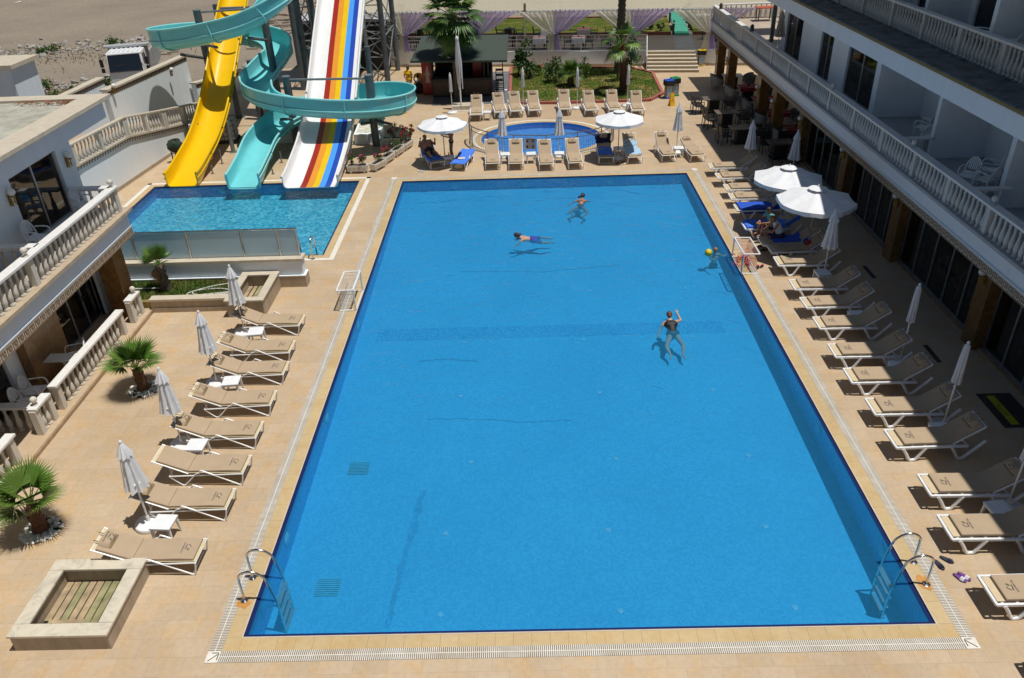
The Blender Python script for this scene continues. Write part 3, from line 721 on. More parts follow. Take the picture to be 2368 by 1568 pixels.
# ---------------------------------------------------------------- plants
def fan_palm(name, label, loc, trunk_h, tr=(.16, .12), nf=26, pet=.55, blade=.75, el=(-.5, 1.35), seed=1, lean=(0, 0), tmat='trunk_brown', lmats=('palm_leaf', 'palm_leaf_pale'), dead=0, nb=26, group='fan palms', cat='palm tree', droop=.35, ringy=.02, fan=1.9, bw=.030):
    R = random.Random(seed)
    r = thing(name, label, cat, loc, R.random()*6, group)
    k = max(6, int(trunk_h/.14)); pts = []; rs = []
    for i in range(k+1):
        t = i/k; pts.append((lean[0]*t*t, lean[1]*t*t, trunk_h*t-.03)); rs.append((tr[0]+(tr[1]-tr[0])*t)*(1+.9*max(0, .12-t))+ringy*((i % 2)-.5))
    tm = MB().tube(pts, rs, 12)
    for i in range(int(trunk_h*14)):   # leaf-base scales
        t = R.random(); a = R.random()*2*PI; rr = tr[0]+(tr[1]-tr[0])*t; p = Vector((lean[0]*t*t, lean[1]*t*t, trunk_h*t)); d = Vector((math.cos(a), math.sin(a), 0))
        s = Vector((-d.y, d.x, 0))*.05; q = p+d*rr*.95
        tm.add([q-s, q+s, q+d*.06+Vector((0, 0, .12))], [(0, 1, 2)])
    obj('trunk', tm, tmat, r, smooth=True)
    top = Vector((lean[0], lean[1], trunk_h)); cr = MB(); dd = MB(); pm = MB()
    for i in range(nf+dead):
        isd = i >= nf
        t = (i+.5)/nf if not isd else 0
        e = el[0]+(el[1]-el[0])*(t**.85)+R.uniform(-.12, .12) if not isd else R.uniform(-1.45, -.9)
        a = i*2.39996+R.uniform(-.25, .25)
        L = pet*R.uniform(.8, 1.15)*(1 if not isd else .8); B = blade*R.uniform(.82, 1.12)
        d0 = Vector((math.cos(a)*math.cos(e), math.sin(a)*math.cos(e), math.sin(e)))
        p1 = top+d0*L*.5+Vector((0, 0, .03)); d1 = (d0+Vector((0, 0, -.18*L))).normalized(); p2 = p1+d1*L*.5
        (dd if isd else pm).tube([top+d0*.04, p1, p2], [.018, .012, .009], 5)
        side = d1.cross(Vector((0, 0, 1))); side = side.normalized() if side.length > 1e-3 else Vector((1, 0, 0))
        nor = side.cross(d1).normalized()
        tgt = dd if isd else cr; tgt.cm = 0 if isd else (1 if R.random() < .3 else 0)
        fold = R.uniform(.05, .3)
        for j in range(nb):
            u = (j/(nb-1)-.5)*2; th = u*fan*R.uniform(.96, 1.04)*(.5 if isd else 1)
            bl = B*(1-.28*abs(u)**2)*R.uniform(.92, 1.05)
            dv = (d1*math.cos(th)+side*math.sin(th)+nor*fold*(abs(u)-.3)).normalized()
            wv = (dv.cross(nor)).normalized()*B*bw
            mid = p2+dv*bl*.55+Vector((0, 0, -droop*.10*bl)); tip = p2+dv*bl+Vector((0, 0, -droop*bl*(.35+.5*R.random()*abs(math.cos(e)))))
            tgt.add([p2, mid-wv, tip, mid+wv, mid+nor*B*.012], [(0, 1, 4), (0, 4, 3), (1, 2, 4), (4, 2, 3)])
    c_ = obj('crown', cr, list(lmats), r)
    obj('leaf_stalks', pm, 'leaf_light', r)
    if dead: obj('dead_fronds', dd, 'palm_dead', r)
    return r
def leaves(mb, c, rad, n, size, R, shell=.55, flat=1):
    for i in range(n):
        d = Vector((R.gauss(0, 1), R.gauss(0, 1), R.gauss(0, 1))).normalized(); q = (shell+(1-shell)*R.random()) if R.random() < .75 else R.random()
        p = Vector(c)+Vector((d.x*rad[0], d.y*rad[1], d.z*rad[2]))*q
        a = Vector((R.gauss(0, 1), R.gauss(0, 1), R.gauss(0, .6)+.2)).normalized(); b = a.orthogonal().normalized(); b = Matrix.Rotation(R.random()*6.28, 3, a) @ b
        s = size*R.uniform(.6, 1.3); e = a.cross(b)
        mb.add([p-b*s, p-e*s*.45, p+b*s, p+e*s*.45], [(0, 1, 2, 3)])
def shrub(name, label, loc, h, rad, n=260, size=.06, mats=('leaf_dark', 'leaf_mid', 'leaf_light'), seed=1, clumps=9, cat='shrub', stems=3, trunk=.03, group=None, flowers=None, base=.25):
    R = random.Random(seed); r = thing(name, label, cat, loc, 0, group)
    st = MB(); lf = MB(); fl = MB()
    for i in range(clumps):
        a = R.random()*2*PI; q = rad*.7*math.sqrt(R.random()); z = h*(base+(1-base)*R.random())*.9
        c = Vector((q*math.cos(a), q*math.sin(a), z)); cr = rad*R.uniform(.28, .5)
        lf.cm = R.choice((0, 0, 1, 1, 2)) if len(mats) > 2 else R.choice(range(len(mats)))
        leaves(lf, c, (cr, cr, cr*.8), n//clumps, size, R)
        if i < stems+3: st.tube([(R.uniform(-.03, .03), R.uniform(-.03, .03), 0), (c.x*.4, c.y*.4, z*.5), c], [trunk, trunk*.7, trunk*.3], 5)
        if flowers and R.random() < flowers[1]:
            leaves(fl, c+Vector((0, 0, cr*.5)), (cr*.8, cr*.8, cr*.55), int(n/clumps*flowers[2]), size*.9, R)
    obj('stem', st, 'bark', r); obj('foliage', lf, list(mats), r)
    if fl.v: obj('blossom', fl, flowers[0], r)
    return r
# ================================================================ GROUND, POOLS
PX, PY = 12.56, 24.08                       # main pool
SX0, SX1, SY0, SY1 = -11.2, -1.95, 16.55, 24.35   # slide pool
KX, KY, KA, KB = 6.33, 29.98, 3.03, 2.69    # kids' pool ellipse
dk = MB()
def rect(mb, x0, x1, y0, y1, z=0): mb.quad((x0, y0, z), (x1, y0, z), (x1, y1, z), (x0, y1, z))
rect(dk, -16, 26, -14, 0); rect(dk, PX, 26, 0, PY); rect(dk, -16, 0, 0, SY0)
rect(dk, -16, SX0, SY0, SY1); rect(dk, SX1, 0, SY0, PY); rect(dk, -16, SX1, SY1, 25.6); rect(dk, SX1, 26, PY, 25.6)
rect(dk, SX0, SX1, SY1, SY1)
KR = (2.3, 10.4, 25.6, 34.4)
rect(dk, -16, KR[0], 25.6, 48); rect(dk, KR[1], 26, 25.6, 48); rect(dk, KR[0], KR[1], KR[3], 48)
def ell(a, s=1.0, z=0): return (KX+KA*s*math.cos(a), KY+KB*s*math.sin(a), z)
def torect(a):
    c, s = math.cos(a), math.sin(a); t = 1e9
    if c > 1e-9: t = min(t, (KR[1]-KX)/c)
    if c < -1e-9: t = min(t, (KR[0]-KX)/c)
    if s > 1e-9: t = min(t, (KR[3]-KY)/s)
    if s < -1e-9: t = min(t, (KR[2]-KY)/s)
    return (KX+c*t, KY+s*t, 0)
angs = sorted([2*PI*i/96 for i in range(96)]+[math.atan2(y-KY, x-KX) % (2*PI) for x in KR[:2] for y in KR[2:]])
for i, a in enumerate(angs):
    b = angs[(i+1) % len(angs)]
    dk.quad(ell(a), torect(a), torect(b), ell(b))
struct('pool_deck', dk, 'travertine')
gr = MB()
for x0, x1, y0, y1 in ((-900, -16, -300, 900), (26, 900, -300, 900), (-16, 26, -300, -14), (-16, 26, 48, 900)): rect(gr, x0, x1, y0, y1, -.02)
struct('beach_ground', gr, 'beach_sand')
def pool(name, x0, x1, y0, y1, dep, wallm, floorm, watm, zw=-.035, sub=None):
    b = MB()
    df_ = dep*(sub or 1); zf = lambda y: -(dep+(df_-dep)*(y-y0)/(y1-y0))
    b.cm = 0; b.quad((x0, y0, zf(y0)), (x1, y0, zf(y0)), (x1, y1, zf(y1)), (x0, y1, zf(y1)))
    b.cm = 1
    for p, q in (((x0, y0), (x1, y0)), ((x1, y0), (x1, y1)), ((x1, y1), (x0, y1)), ((x0, y1), (x0, y0))):
        b.quad((*p, zf(p[1])), (*q, zf(q[1])), (*q, -.075), (*p, -.075))
    b.cm = 2
    for p, q in (((x0, y0), (x1, y0)), ((x1, y0), (x1, y1)), ((x1, y1), (x0, y1)), ((x0, y1), (x0, y0))):
        b.quad((*p, -.075), (*q, -.075), (*q, 0), (*p, 0))
    struct(name+'_basin', b, [floorm, wallm, 'navy_tile'])
    e = MB(); t = .07; z = -.020
    e.b2(x0, x1, y0, y0+t, -.075, z); e.b2(x0, x0+t, y0+t, y1-t, -.075, z); e.b2(x1-t, x1, y0+t, y1-t, -.075, z); e.b2(x0, x1, y1-t, y1, -.075, z)
    struct(name+'_edge_tiles', e, 'navy_tile')
    wt = MB(); rect(wt, x0+.002, x1-.002, y0+.002, y1-.002, zw); struct(name+'_water', wt, watm, recalc=False)
pool('main_pool', 0, PX, 0, PY, .95, 'pool_wall_mosaic', 'pool_floor_mosaic', 'pool_water', sub=.52)
def FZ(y): return -(.95-.456*y/PY)
pool('slide_pool', SX0, SX1, SY0, SY1, .55, 'pool_wall_mosaic', 'slide_pool_mosaic', 'slide_water')
# floor line and drains of the main pool
ln = MB(); ln.quad((2.35, .9, FZ(.9)+.004), (2.47, .9, FZ(.9)+.004), (2.75, 4.6, FZ(4.6)+.004), (2.63, 4.6, FZ(4.6)+.004))
ln.quad((0.6, 11.6, FZ(11.6)+.004), (11.5, 11.6, FZ(11.6)+.004), (11.5, 12.3, FZ(12.3)+.004), (.6, 12.3, FZ(12.3)+.004)); struct('main_pool_floor_line', ln, 'pool_line_mosaic')
Rc = random.Random(12); ck = MB()
def crack(pts, w0):
    pl = []
    for a_, b_ in zip(pts, pts[1:]):
        for i in range(14): t_ = i/14; pl.append((a_[0]+(b_[0]-a_[0])*t_+Rc.uniform(-.035, .035), a_[1]+(b_[1]-a_[1])*t_+Rc.uniform(-.035, .035), w0*Rc.uniform(.25, 1.3)))
    for (x0, ya, w1), (x1, yb, w2) in zip(pl, pl[1:]):
        dx, dy = x1-x0, yb-ya; L_ = math.hypot(dx, dy) or 1; nx, ny = -dy/L_, dx/L_; z_ = lambda yy: FZ(yy)+.007
        ck.add([(x0-nx*w1, ya-ny*w1, z_(ya)), (x0+nx*w1, ya+ny*w1, z_(ya)), (x1+nx*w2, yb+ny*w2, z_(yb)), (x1-nx*w2, yb-ny*w2, z_(yb))], [(0, 1, 2, 3)])
crack([(2.6, 7.6), (4.2, 7.5), (5.3, 7.35), (6.6, 7.4)], .022); crack([(2.1, 10.4), (3.0, 10.5), (3.9, 10.3)], .03); crack([(2.45, 1.2), (2.5, 2.6), (2.7, 3.6), (2.75, 4.9)], .05); crack([(3.0, 16.2), (6, 16.0), (9, 16.4)], .02)
struct('main_pool_cracks', ck, M('crack_blue', (.04, .28, .50), .6, .2).name)
# kids' pool
kb = MB(); N = 96
kb.cm = 0; kb.add([ell(2*PI*i/N, 1, -.32) for i in range(N)], [tuple(range(N))])
kb.cm = 1
for i in range(N):
    a, b = 2*PI*i/N, 2*PI*(i+1)/N; kb.quad(ell(a, 1, -.32), ell(b, 1, -.32), ell(b, 1, 0), ell(a, 1, 0))
struct('kids_pool_basin', kb, ['kids_pool_mosaic', 'pool_wall_mosaic'])
struct('kids_pool_water', MB().add([ell(2*PI*i/N, .999, -.06) for i in range(N)], [tuple(range(N))]), 'kids_water', recalc=False)
def ringsheet(s0, s1, z, a0=0, a1=2*PI, n=96):
    q = MB()
    for i in range(n):
        a, b = a0+(a1-a0)*i/n, a0+(a1-a0)*(i+1)/n
        q.quad((KX+(KA+s0)*math.cos(a), KY+(KB+s0)*math.sin(a), z), (KX+(KA+s1)*math.cos(a), KY+(KB+s1)*math.sin(a), z), (KX+(KA+s1)*math.cos(b), KY+(KB+s1)*math.sin(b), z), (KX+(KA+s0)*math.cos(b), KY+(KB+s0)*math.sin(b), z))
    return q
struct('kids_pool_coping', ringsheet(0, .32, .004), 'coping_stone'); struct('kids_pool_grating', ringsheet(.32, .47, .006), 'grate_rib')
# coping and grating round the main pool
def frame_sheet(mb, x0, x1, y0, y1, a, b, z):
    rect(mb, x0-b, x1+b, y0-b, y0-a, z); rect(mb, x0-b, x1+b, y1+a, y1+b, z); rect(mb, x0-b, x0-a, y0-a, y1+a, z); rect(mb, x1+a, x1+b, y0-a, y1+a, z)
c = MB(); frame_sheet(c, 0, PX, 0, PY, 0, .30, .004); struct('main_pool_coping', c, 'coping_stone')
lip = MB()
for x0, x1, y0, y1 in ((-.02, PX+.02, -.025, 0), (-.02, PX+.02, PY, PY+.025), (-.025, 0, 0, PY), (PX, PX+.025, 0, PY)): lip.b2(x0, x1, y0, y1, -.02, .010)
struct('main_pool_lip', lip, 'pale_stone')
a, b = .30, .54
g1 = MB(); rect(g1, -a, PX+a, -b, -a, .007); rect(g1, -a, PX+a, PY+a-.04, PY+b-.1, .007); struct('grating_along_width', g1, 'grate_along_x')
g2 = MB(); rect(g2, -b, -a, -a, PY+a, .007); rect(g2, PX+a, PX+b, -a, PY+a, .007); struct('grating_along_length', g2, 'grate_along_y')
g3 = MB(); m_ = (a+b)/2
rect(g3, -a, PX+a, -m_-.008, -m_+.008, .011); rect(g3, -m_-.008, -m_+.008, -a, PY+a, .011); rect(g3, PX+m_-.008, PX+m_+.008, -a, PY+a, .011)
for x, y in ((-b, -b), (PX+a, -b), (PX+a, PY+a), (-b, PY+a)): rect(g3, x, x+(b-a), y, y+(b-a), .012)
struct('grating_rib', g3, 'grate_rib')
sl3 = MB()
for x in (-b+.05, PX+a+.05):
    for dx, w_, r_ in ((.12, .2, .8), (.03, .14, 0), (.12, .16, PI/2)):
        pass
for cx, sg in ((-b+.12, 1), (PX+a+.12, -1)):
    for ang, ox, oy, L in ((PI/4*sg, 0, -.02, .2), (0, 0.02*sg, .08, .12), (PI/2, .085*sg, 0, .14)):
        sl3.box((0, 0, 0), (L, .014, .003), T3(cx+ox, -b+.12+oy, .0145) @ RZ(ang))
struct('grating_corner_slot', sl3, 'hole_dark')
c2 = MB(); frame_sheet(c2, SX0, SX1, SY0, SY1, 0, .26, .004); struct('slide_pool_coping', c2, 'coping_stone')
g4 = MB(); rect(g4, SX1+.26, SX1+.44, SY0-.44, SY1+.44, .007); rect(g4, SX0-.44, SX0-.26, SY0-.4, SY1+.44, .007); rect(g4, SX0-.44, SX1+.44, SY1+.26, SY1+.44, .007); rect(g4, -3.6, SX1+.26, SY0-.44, SY0-.26, .007)
struct('slide_pool_grating', g4, 'grate_rib')
# paving patches
q = MB(); rect(q, .15, 4.75, 36.75, 44.9, .004); struct('bar_paving', q, 'grey_paver')
# lights on the pool walls, floor inlets
M('pool_fitting', (.22, .50, .70), .4, .06)
def pool_light(x, y, z, rz, lab):
    def bld():
        r = root('pool_light'); obj('lens', MB().lathe([(.13, 0), (.14, .01), (.12, .03), (.05, .04)], 18, RY(PI/2)), 'pool_fitting', r, smooth=True)
        obj('ring', MB().tube([(.012, .145*math.cos(t*.349), .145*math.sin(t*.349)) for t in range(18)], .014, 6, closed=True), 'pool_fitting', r); return r
    spawn('pool_light', bld, lab, 'pool light', (x, y, z), rz, 'underwater pool lights')
for i, y in enumerate((2.9, 7.2, 12, 16.6, 21.2)): pool_light(.0, y, FZ(y)*.5, 0, 'round white underwater light, %s from the near end on the left pool wall' % ORD[i])
for i, y in enumerate((2.2, 6.2, 11.2, 15.8)): pool_light(PX, y, FZ(y)*.5, PI, 'round white underwater light, %s from the near end on the right shaded pool wall' % ORD[i])
for i, x in enumerate((2.3, 5.4, 9.2)): pool_light(x, PY, -.27, -PI/2, 'round white underwater light, %s from the left on the far pool wall' % ORD[i])
pool_light(-8.2, SY1, -.28, -PI/2, 'round white underwater light between the yellow and turquoise slide ends')
pool_light(SX0, 21.2, -.28, 0, 'round white underwater light on the left wall of the slide pool')
dr = MB()
for i in range(9): dr.b2(0, .5, i*.055, i*.055+.03, 0, .012)
drain = dr.mesh('floor_drain', M('drain_green', (.10, .40, .52), .5, .15).name)
for (px, py), lb in (((757, 1352), 'square slatted drain in the pool floor nearest the left ladder'), ((830, 1083), 'square slatted drain in the pool floor further from the left ladder')):
    o = bpy.data.objects.new('floor_drain', drain); COL.objects.link(o); p = G(px, py, -.85); o.location = (p.x-.25, p.y-.25, FZ(p.y+.25)+.004); tag(o, lb, 'drain', 'drains in the pool floor')
R0 = random.Random(4)
def inlet():
    r = root('pool_inlet'); obj('ring', MB().lathe([(.06, 0), (.065, .008), (.045, .016), (.012, .012)], 14), 'pool_fitting', r, smooth=True); return r
k = 0
for yy in (1.2, 3.4, 5.8, 8.6, 11.4, 14.5):
    for xx in (3.6, 7.3, 10.6):
        nm = 'round pale inlet in the pool floor, %s row from the near end, %s' % (ORD[k//3], ('left one', 'middle one', 'right one')[k % 3])
        spawn('inlet', inlet, nm, 'pool inlet', (xx+R0.uniform(-.3, .3), yy, FZ(yy)+.002), 0, 'inlets on the pool floor'); k += 1
# ================================================================ BUILDINGS
def wall_face_x(mb, x, th, y0, y1, z0, z1, holes, face=1):
    """wall slab with outer face at x (thickness towards -face); holes=(ya,yb,za,zb)"""
    ys = sorted({y0, y1, *[h[0] for h in holes], *[h[1] for h in holes]})
    for a, b in zip(ys, ys[1:]):
        zs = [(z0, z1)]
        for h in holes:
            if h[0] <= a+1e-6 and h[1] >= b-1e-6:
                nz = []
                for p, q in zs:
                    if h[2] > p: nz.append((p, min(h[2], q)))
                    if h[3] < q: nz.append((max(h[3], p), q))
                zs = nz
        for p, q in zs:
            if q-p > 1e-4: mb.b2(x-face*th, x, a, b, p, q)
def glazing(parent, x, y0, y1, z0, z1, n, face=1, glass='glass_dark', name='glass_door', frame='aluminium', fw=.05):
    f = MB()
    f.b2(x-.04, x+.04, y0, y1, z1-fw, z1); f.b2(x-.04, x+.04, y0, y1, z0, z0+fw)
    for i in range(n+1):
        y = y0+(y1-y0)*i/n; f.b2(x-.035, x+.035, max(y0, y-fw/2), min(y1, y+fw/2), z0+fw, z1-fw)
    o = obj(name, f, frame, parent)
    for i in range(n):
        a = y0+(y1-y0)*i/n+fw/2; b = y0+(y1-y0)*(i+1)/n-fw/2
        obj('pane', MB().b2(x-.006, x+.006, a, b, z0+fw, z1-fw), glass, o)
    return o
def drape(parent, x, y0, y1, z0, z1, mat='drape_interior'):
    q = MB(); n = max(8, int((y1-y0)/.03))
    q.grid(lambda u, v: Vector((x+.03*math.sin(u*(y1-y0)*42), y0+(y1-y0)*u, z0+(z1-z0)*v)), n, 1)
    obj('curtain', q, mat, parent, smooth=True)
# ---------------- left hotel wing
LB = thing('hotel_wing', 'white hotel wing on the left with a balustraded balcony and a weathered flat roof', 'building')
y0, y1 = -4.0, 12.75
wl = MB(); wall_face_x(wl, -8.0, .25, y0, y1-.2, .12, 2.6, [(5.2, 7.4, .12, 2.5), (10.0, 12.3, .12, 2.5), (0.2, 2.2, .12, 2.5)])
wall_face_x(wl, -8.0, .25, y0, 13.35, 3.47, 6.05, [(10.1, 12.5, 3.5, 5.36), (4.6, 7.2, 3.5, 5.36)])
wl.b2(-14, -7.9, y1-.45, y1-.2, .12, 2.6); wl.b2(-14, -8.26, 13.1, 13.34, 3.47, 6.05); wl.b2(-14, -8.3, y0, y0+.2, 0, 6); wl.b2(-14, -13.8, y0+.2, y1-.5, 0, 6)
wl.b2(-14, -8.25, y0+.2, y1-.5, 2.5, 2.59)
obj('wall', wl, 'blue_white_render', LB)
for ya, yb in ((7.9, 9.6), (2.6, 4.2)): obj('marble_panel', MB().b2(-7.99, -7.72, ya, yb, .12, 2.6), 'brown_marble', LB)
obj('pillar', MB().b2(-7.62, -7.08, 12.05, 12.7, .1, 2.6), 'brown_marble', LB)
sb = MB(); sb.b2(-14, -6.60, y0, y1, 2.6, 3.36); obj('balcony_slab', sb, 'blue_white_render', LB)
fz = frieze(LB, -6.60, y0, y1, 2.62, 2.87, 1, .25)
fl = MB(); fl.b2(-14, -6.46, y0, y1+.12, 3.37, 3.46); obj('balcony_floor', fl, 'beige_stone', LB)
fl = MB(); fl.b2(-6.60, -6.56, y0, y1, 2.89, 2.93); obj('fascia_moulding', fl, 'blue_white_render', LB)
balustrade(LB, (-6.68, -.6, 3.46), (-6.68, 12.55, 3.46), h=.70, posts=(.3, 3.7, 8.35, 13.07), balls=(3.7, 8.35, 13.07), gap=.235, rail='white_marble', name='balcony_balustrade')
balustrade(LB, (-7.95, 12.5, 3.46), (-6.8, 12.5, 3.46), h=.70, gap=.3, name='side_balustrade')
balustrade(LB, (-8.0, 8.4, 3.46), (-6.8, 8.4, 3.46), h=.70, gap=.3, name='divider_balustrade')
glazing(LB, -8.12, 10.1, 12.5, 3.5, 5.36, 2); glazing(LB, -8.12, 4.6, 7.2, 3.5, 5.36, 2)
glazing(LB, -8.12, 5.2, 7.4, .12, 2.5, 2); glazing(LB, -8.12, 10.0, 12.3, .12, 2.5, 3); glazing(LB, -8.12, .2, 2.2, .12, 2.5, 2)
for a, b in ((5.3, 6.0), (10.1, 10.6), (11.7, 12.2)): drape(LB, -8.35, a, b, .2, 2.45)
obj('door_handle', MB().box((-8.05, 11.5, 1.1), (.05, .03, .16)).box((-8.0, 11.45, 1.16), (.03, .12, .03)), 'dark_metal', LB)
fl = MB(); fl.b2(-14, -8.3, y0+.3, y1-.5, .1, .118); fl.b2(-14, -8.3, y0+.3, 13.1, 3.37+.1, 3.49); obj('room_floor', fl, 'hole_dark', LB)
rf = MB(); rf.b2(-14, -6.62, y0, 13.25, 6.06, 6.52); obj('roof_fascia', rf, 'blue_white_render', LB)
rt = MB(); rt.b2(-14, -6.50, y0, 13.38, 6.53, 6.57); obj('roof_trim', rt, 'gold_trim', LB)
r2 = MB(); r2.b2(-7.15, -6.42, y0, 13.46, 6.571, 6.67); r2.b2(-14, -7.15, 12.95, 13.46, 6.571, 6.67); obj('parapet_coping', r2, 'pale_stone', LB)
obj('roof_membrane', MB().b2(-14, -7.15, y0, 12.95, 6.571, 6.60), 'roof_membrane', LB)
R0 = random.Random(8); lf = MB()
for i in range(260): lf.add([(-7.3-R0.random()**1.6*1.5, 12.9-R0.random()**2*.35, 6.605+R0.random()*.05) if j == 0 else (0, 0, 0) for j in range(1)], []); p = lf.v[-1]; d = Vector((R0.uniform(-.06, .06), R0.uniform(-.06, .06), R0.uniform(0, .03))); lf.v.pop(); lf.add([p, p+d, p+Vector((d.y, -d.x, .01))], [(0, 1, 2)])
tag(obj('dead_leaves', lf, 'rust'), 'rust brown dead leaves blown into the roof corner', 'leaves', kind='stuff')
for i, y in enumerate((12.9, 9.85)): globe_lamp('brass wall lamp with white globe %s on the left balcony' % ('beyond the glass door' if i == 0 else 'before the glass door'), (-8.0, y, 5.0))
# terrace in front of the left wing
tr = MB(); tr.b2(-9.5, -6.62, -4, 12.62, -.01, .115); struct('left_terrace', tr, 'travertine')
struct('left_terrace_edge', MB().b2(-6.62, -6.58, -4, 12.62, -.01, .10), 'skirting')
def low_balustrade(p0, p1, posts, balls, lab, gap=.235):
    t = thing('terrace_balustrade', lab, 'balustrade', (0, 0, 0), 0, 'terrace balustrades by the left wing')
    balustrade(t, p0, p1, h=.70, posts=posts, balls=balls, gap=gap, name='rail', rail_w=.24)
low_balustrade((-6.85, 7.15, .115), (-6.85, 11.1, .115), (.08, 3.87), (), 'long stone balustrade with marble rail in front of the left terrace doors')
low_balustrade((-6.85, 11.75, .115), (-6.85, 12.3, .115), (.0, .55), (.45,), 'short stone balustrade stub with ball finial beside the lawn', .2)
low_balustrade((-6.85, 6.15, .115), (-6.85, 6.75, .115), (.0, .6), (.15,), 'short stone balustrade stub with ball finial at the near terrace gap', .2)
low_balustrade((-8.4, 6.3, .115), (-7.0, 6.3, .115), (), (), 'cross balustrade running from the left wing wall to the near stub', .26)
low_balustrade((-6.85, 2.6, .115), (-6.85, 5.1, .115), (.1, 2.4), (), 'nearest stone balustrade at the left picture edge', .235)
tshelf = MB().b2(-7.75, -6.98, 8.35, 8.75, .82, .86); t = thing('side_shelf', 'small white marble side shelf against the marble panel behind the long balustrade', 'shelf'); obj('top', tshelf, 'white_marble', t)
obj('baluster', MB().lathe([(r, z+.115) for r, z in BAL], 10, T3(-7.3, 8.55, 0)), 'baluster_stone', t, smooth=True)
# ---------------- right hotel block
RB = thing('hotel_block', 'white shaded hotel block with balustraded balconies over a glazed ground floor', 'building')
ye = 41.3; ys = -6.0
def fx(mb, x0, x1, ya, yb, z0, z1): mb.b2(x0, x1, ya, yb, z0, z1)
s1 = MB(); fx(s1, 17.06, 24, ys, ye, 2.6, 3.36); obj('balcony_slab', s1, 'blue_white_render', RB)
frieze(RB, 17.06, ys, ye, 2.62, 2.87, -1, .25)
obj('fascia_moulding', MB().b2(17.02, 17.06, ys, ye, 2.89, 2.93), 'blue_white_render', RB)
obj('balcony_floor', MB().b2(16.95, 24, ys, ye+.05, 3.37, 3.46), 'grey_render', RB)
obj('terrace_floor', MB().b2(17.3, 23.9, 31.0, ye-.2, 3.461, 3.47), 'upper_terrace_tile', RB)
P1 = [i*2.05+1.0 for i in range(22)]
bl = (10.1, 19.2, 28.2)
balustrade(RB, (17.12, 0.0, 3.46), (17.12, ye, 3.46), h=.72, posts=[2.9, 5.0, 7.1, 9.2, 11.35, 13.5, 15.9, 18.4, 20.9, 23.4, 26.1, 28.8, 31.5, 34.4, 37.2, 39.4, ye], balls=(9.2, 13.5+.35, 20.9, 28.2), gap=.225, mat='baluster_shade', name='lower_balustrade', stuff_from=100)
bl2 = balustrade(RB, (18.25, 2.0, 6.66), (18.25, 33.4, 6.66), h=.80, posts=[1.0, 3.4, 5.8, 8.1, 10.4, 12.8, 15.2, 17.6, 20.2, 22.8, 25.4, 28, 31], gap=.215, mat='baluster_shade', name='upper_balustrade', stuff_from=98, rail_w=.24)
balustrade(RB, (17.3, ye-.1, 3.46), (23.6, ye-.1, 3.46), h=.78, gap=.30, posts=(3.4,), name='end_balustrade')
# columns of the open ground floor
for y in (40.2, 37.4, 30.8, 28.1): obj('column', MB().b2(17.25, 17.72, y-.25, y+.25, 0, 2.6), 'brown_marble', RB)
for y in (25.2, 19.9, 15.0, 9.4, 4.0, -1.4): obj('column', MB().b2(17.62, 18.2, y-.3, y+.3, 0, 2.6), 'brown_marble', RB)
ypil = (25.2, 19.9, 15.0, 9.4, 4.0, -1.4)
for a, b in zip(ypil, ypil[1:]):
    glazing(RB, 17.98, b+.3, a-.3, .06, 2.6, 5, -1, 'glass_ground', 'glass_front', 'mid_metal', .06)
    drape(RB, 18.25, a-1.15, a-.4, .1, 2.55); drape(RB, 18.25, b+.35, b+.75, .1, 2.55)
sk = MB(); sk.b2(17.80, 18.1, -6, 25.4, 0, .055); obj('door_sill', sk, 'skirting', RB)
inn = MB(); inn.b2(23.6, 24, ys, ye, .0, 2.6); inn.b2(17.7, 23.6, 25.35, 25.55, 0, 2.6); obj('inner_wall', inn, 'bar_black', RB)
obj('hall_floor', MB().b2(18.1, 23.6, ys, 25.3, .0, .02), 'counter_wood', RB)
# first floor facade
up = MB()
wins = [(28.6, 30.9), (24.6, 26.1), (20.1, 22.9)]
wall_face_x(up, 18.25, .2, 19.7, 31.5, 3.47, 6.0, [(a, b, 3.55, 5.42) for a, b in wins], -1)
up.b2(18.45, 20.2, 19.7, 19.9, 3.47, 6.0)
for yf in (15.1, 10.9, 6.6, 2.4): up.b2(18.25, 20.0, yf-.1, yf+.1, 3.47, 6.0)
wall_face_x(up, 20.0, .2, ys, 19.7, 3.47, 6.0, [(b_, b_+2.0, 3.5, 5.6) for b_ in (15.5, 11.3, 7.1, 2.8, -2)], -1)
wall_face_x(up, 20.0, .2, ys, 34.2, 6.67, 9.6, [(b_, b_+2.2, 6.68, 8.9) for b_ in (28, 23.8, 19.6, 15.5, 11.3, 7.1, 2.8, -2)], -1)
for yf in (30.6, 26.5, 22.3, 18.1, 14.0, 9.8, 5.6): up.b2(18.6, 20.0, yf-.1, yf+.1, 6.67, 9.6)
up.b2(18.3, 18.9, 31.5, 31.7, 3.47, 6.0); up.b2(23.8, 24, 19.9, 31.5, 3.47, 6.0); up.b2(18.46, 24, 31.7, 31.9, 3.47, 6.0)
obj('wall', up, 'blue_white_render', RB)
for a, b in wins: glazing(RB, 18.36, a, b, 3.55, 5.42, 2, -1, name='window'); drape(RB, 18.6, a+(b-a)*.45, b, 3.6, 5.4)
for b_ in (15.5, 11.3, 7.1, 2.8): glazing(RB, 20.1, b_, b_+2.0, 3.5, 5.6, 2, -1); drape(RB, 20.35, b_+.6, b_+1.9, 3.55, 5.5)
for b_ in (28, 23.8, 19.6, 15.5, 11.3, 7.1, 2.8): glazing(RB, 20.1, b_, b_+2.2, 6.68, 8.9, 2, -1); drape(RB, 20.35, b_+.6, b_+2.1, 6.7, 8.8)
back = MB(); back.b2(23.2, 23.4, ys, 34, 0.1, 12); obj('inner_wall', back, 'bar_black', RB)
for yf in (17.5, 13, 8.9): balustrade(RB, (17.4, yf-2.4, 3.46), (18.3, yf-2.4, 3.46), h=.62, gap=.3, mat='baluster_shade', name='divider_balustrade', rail_w=.2)
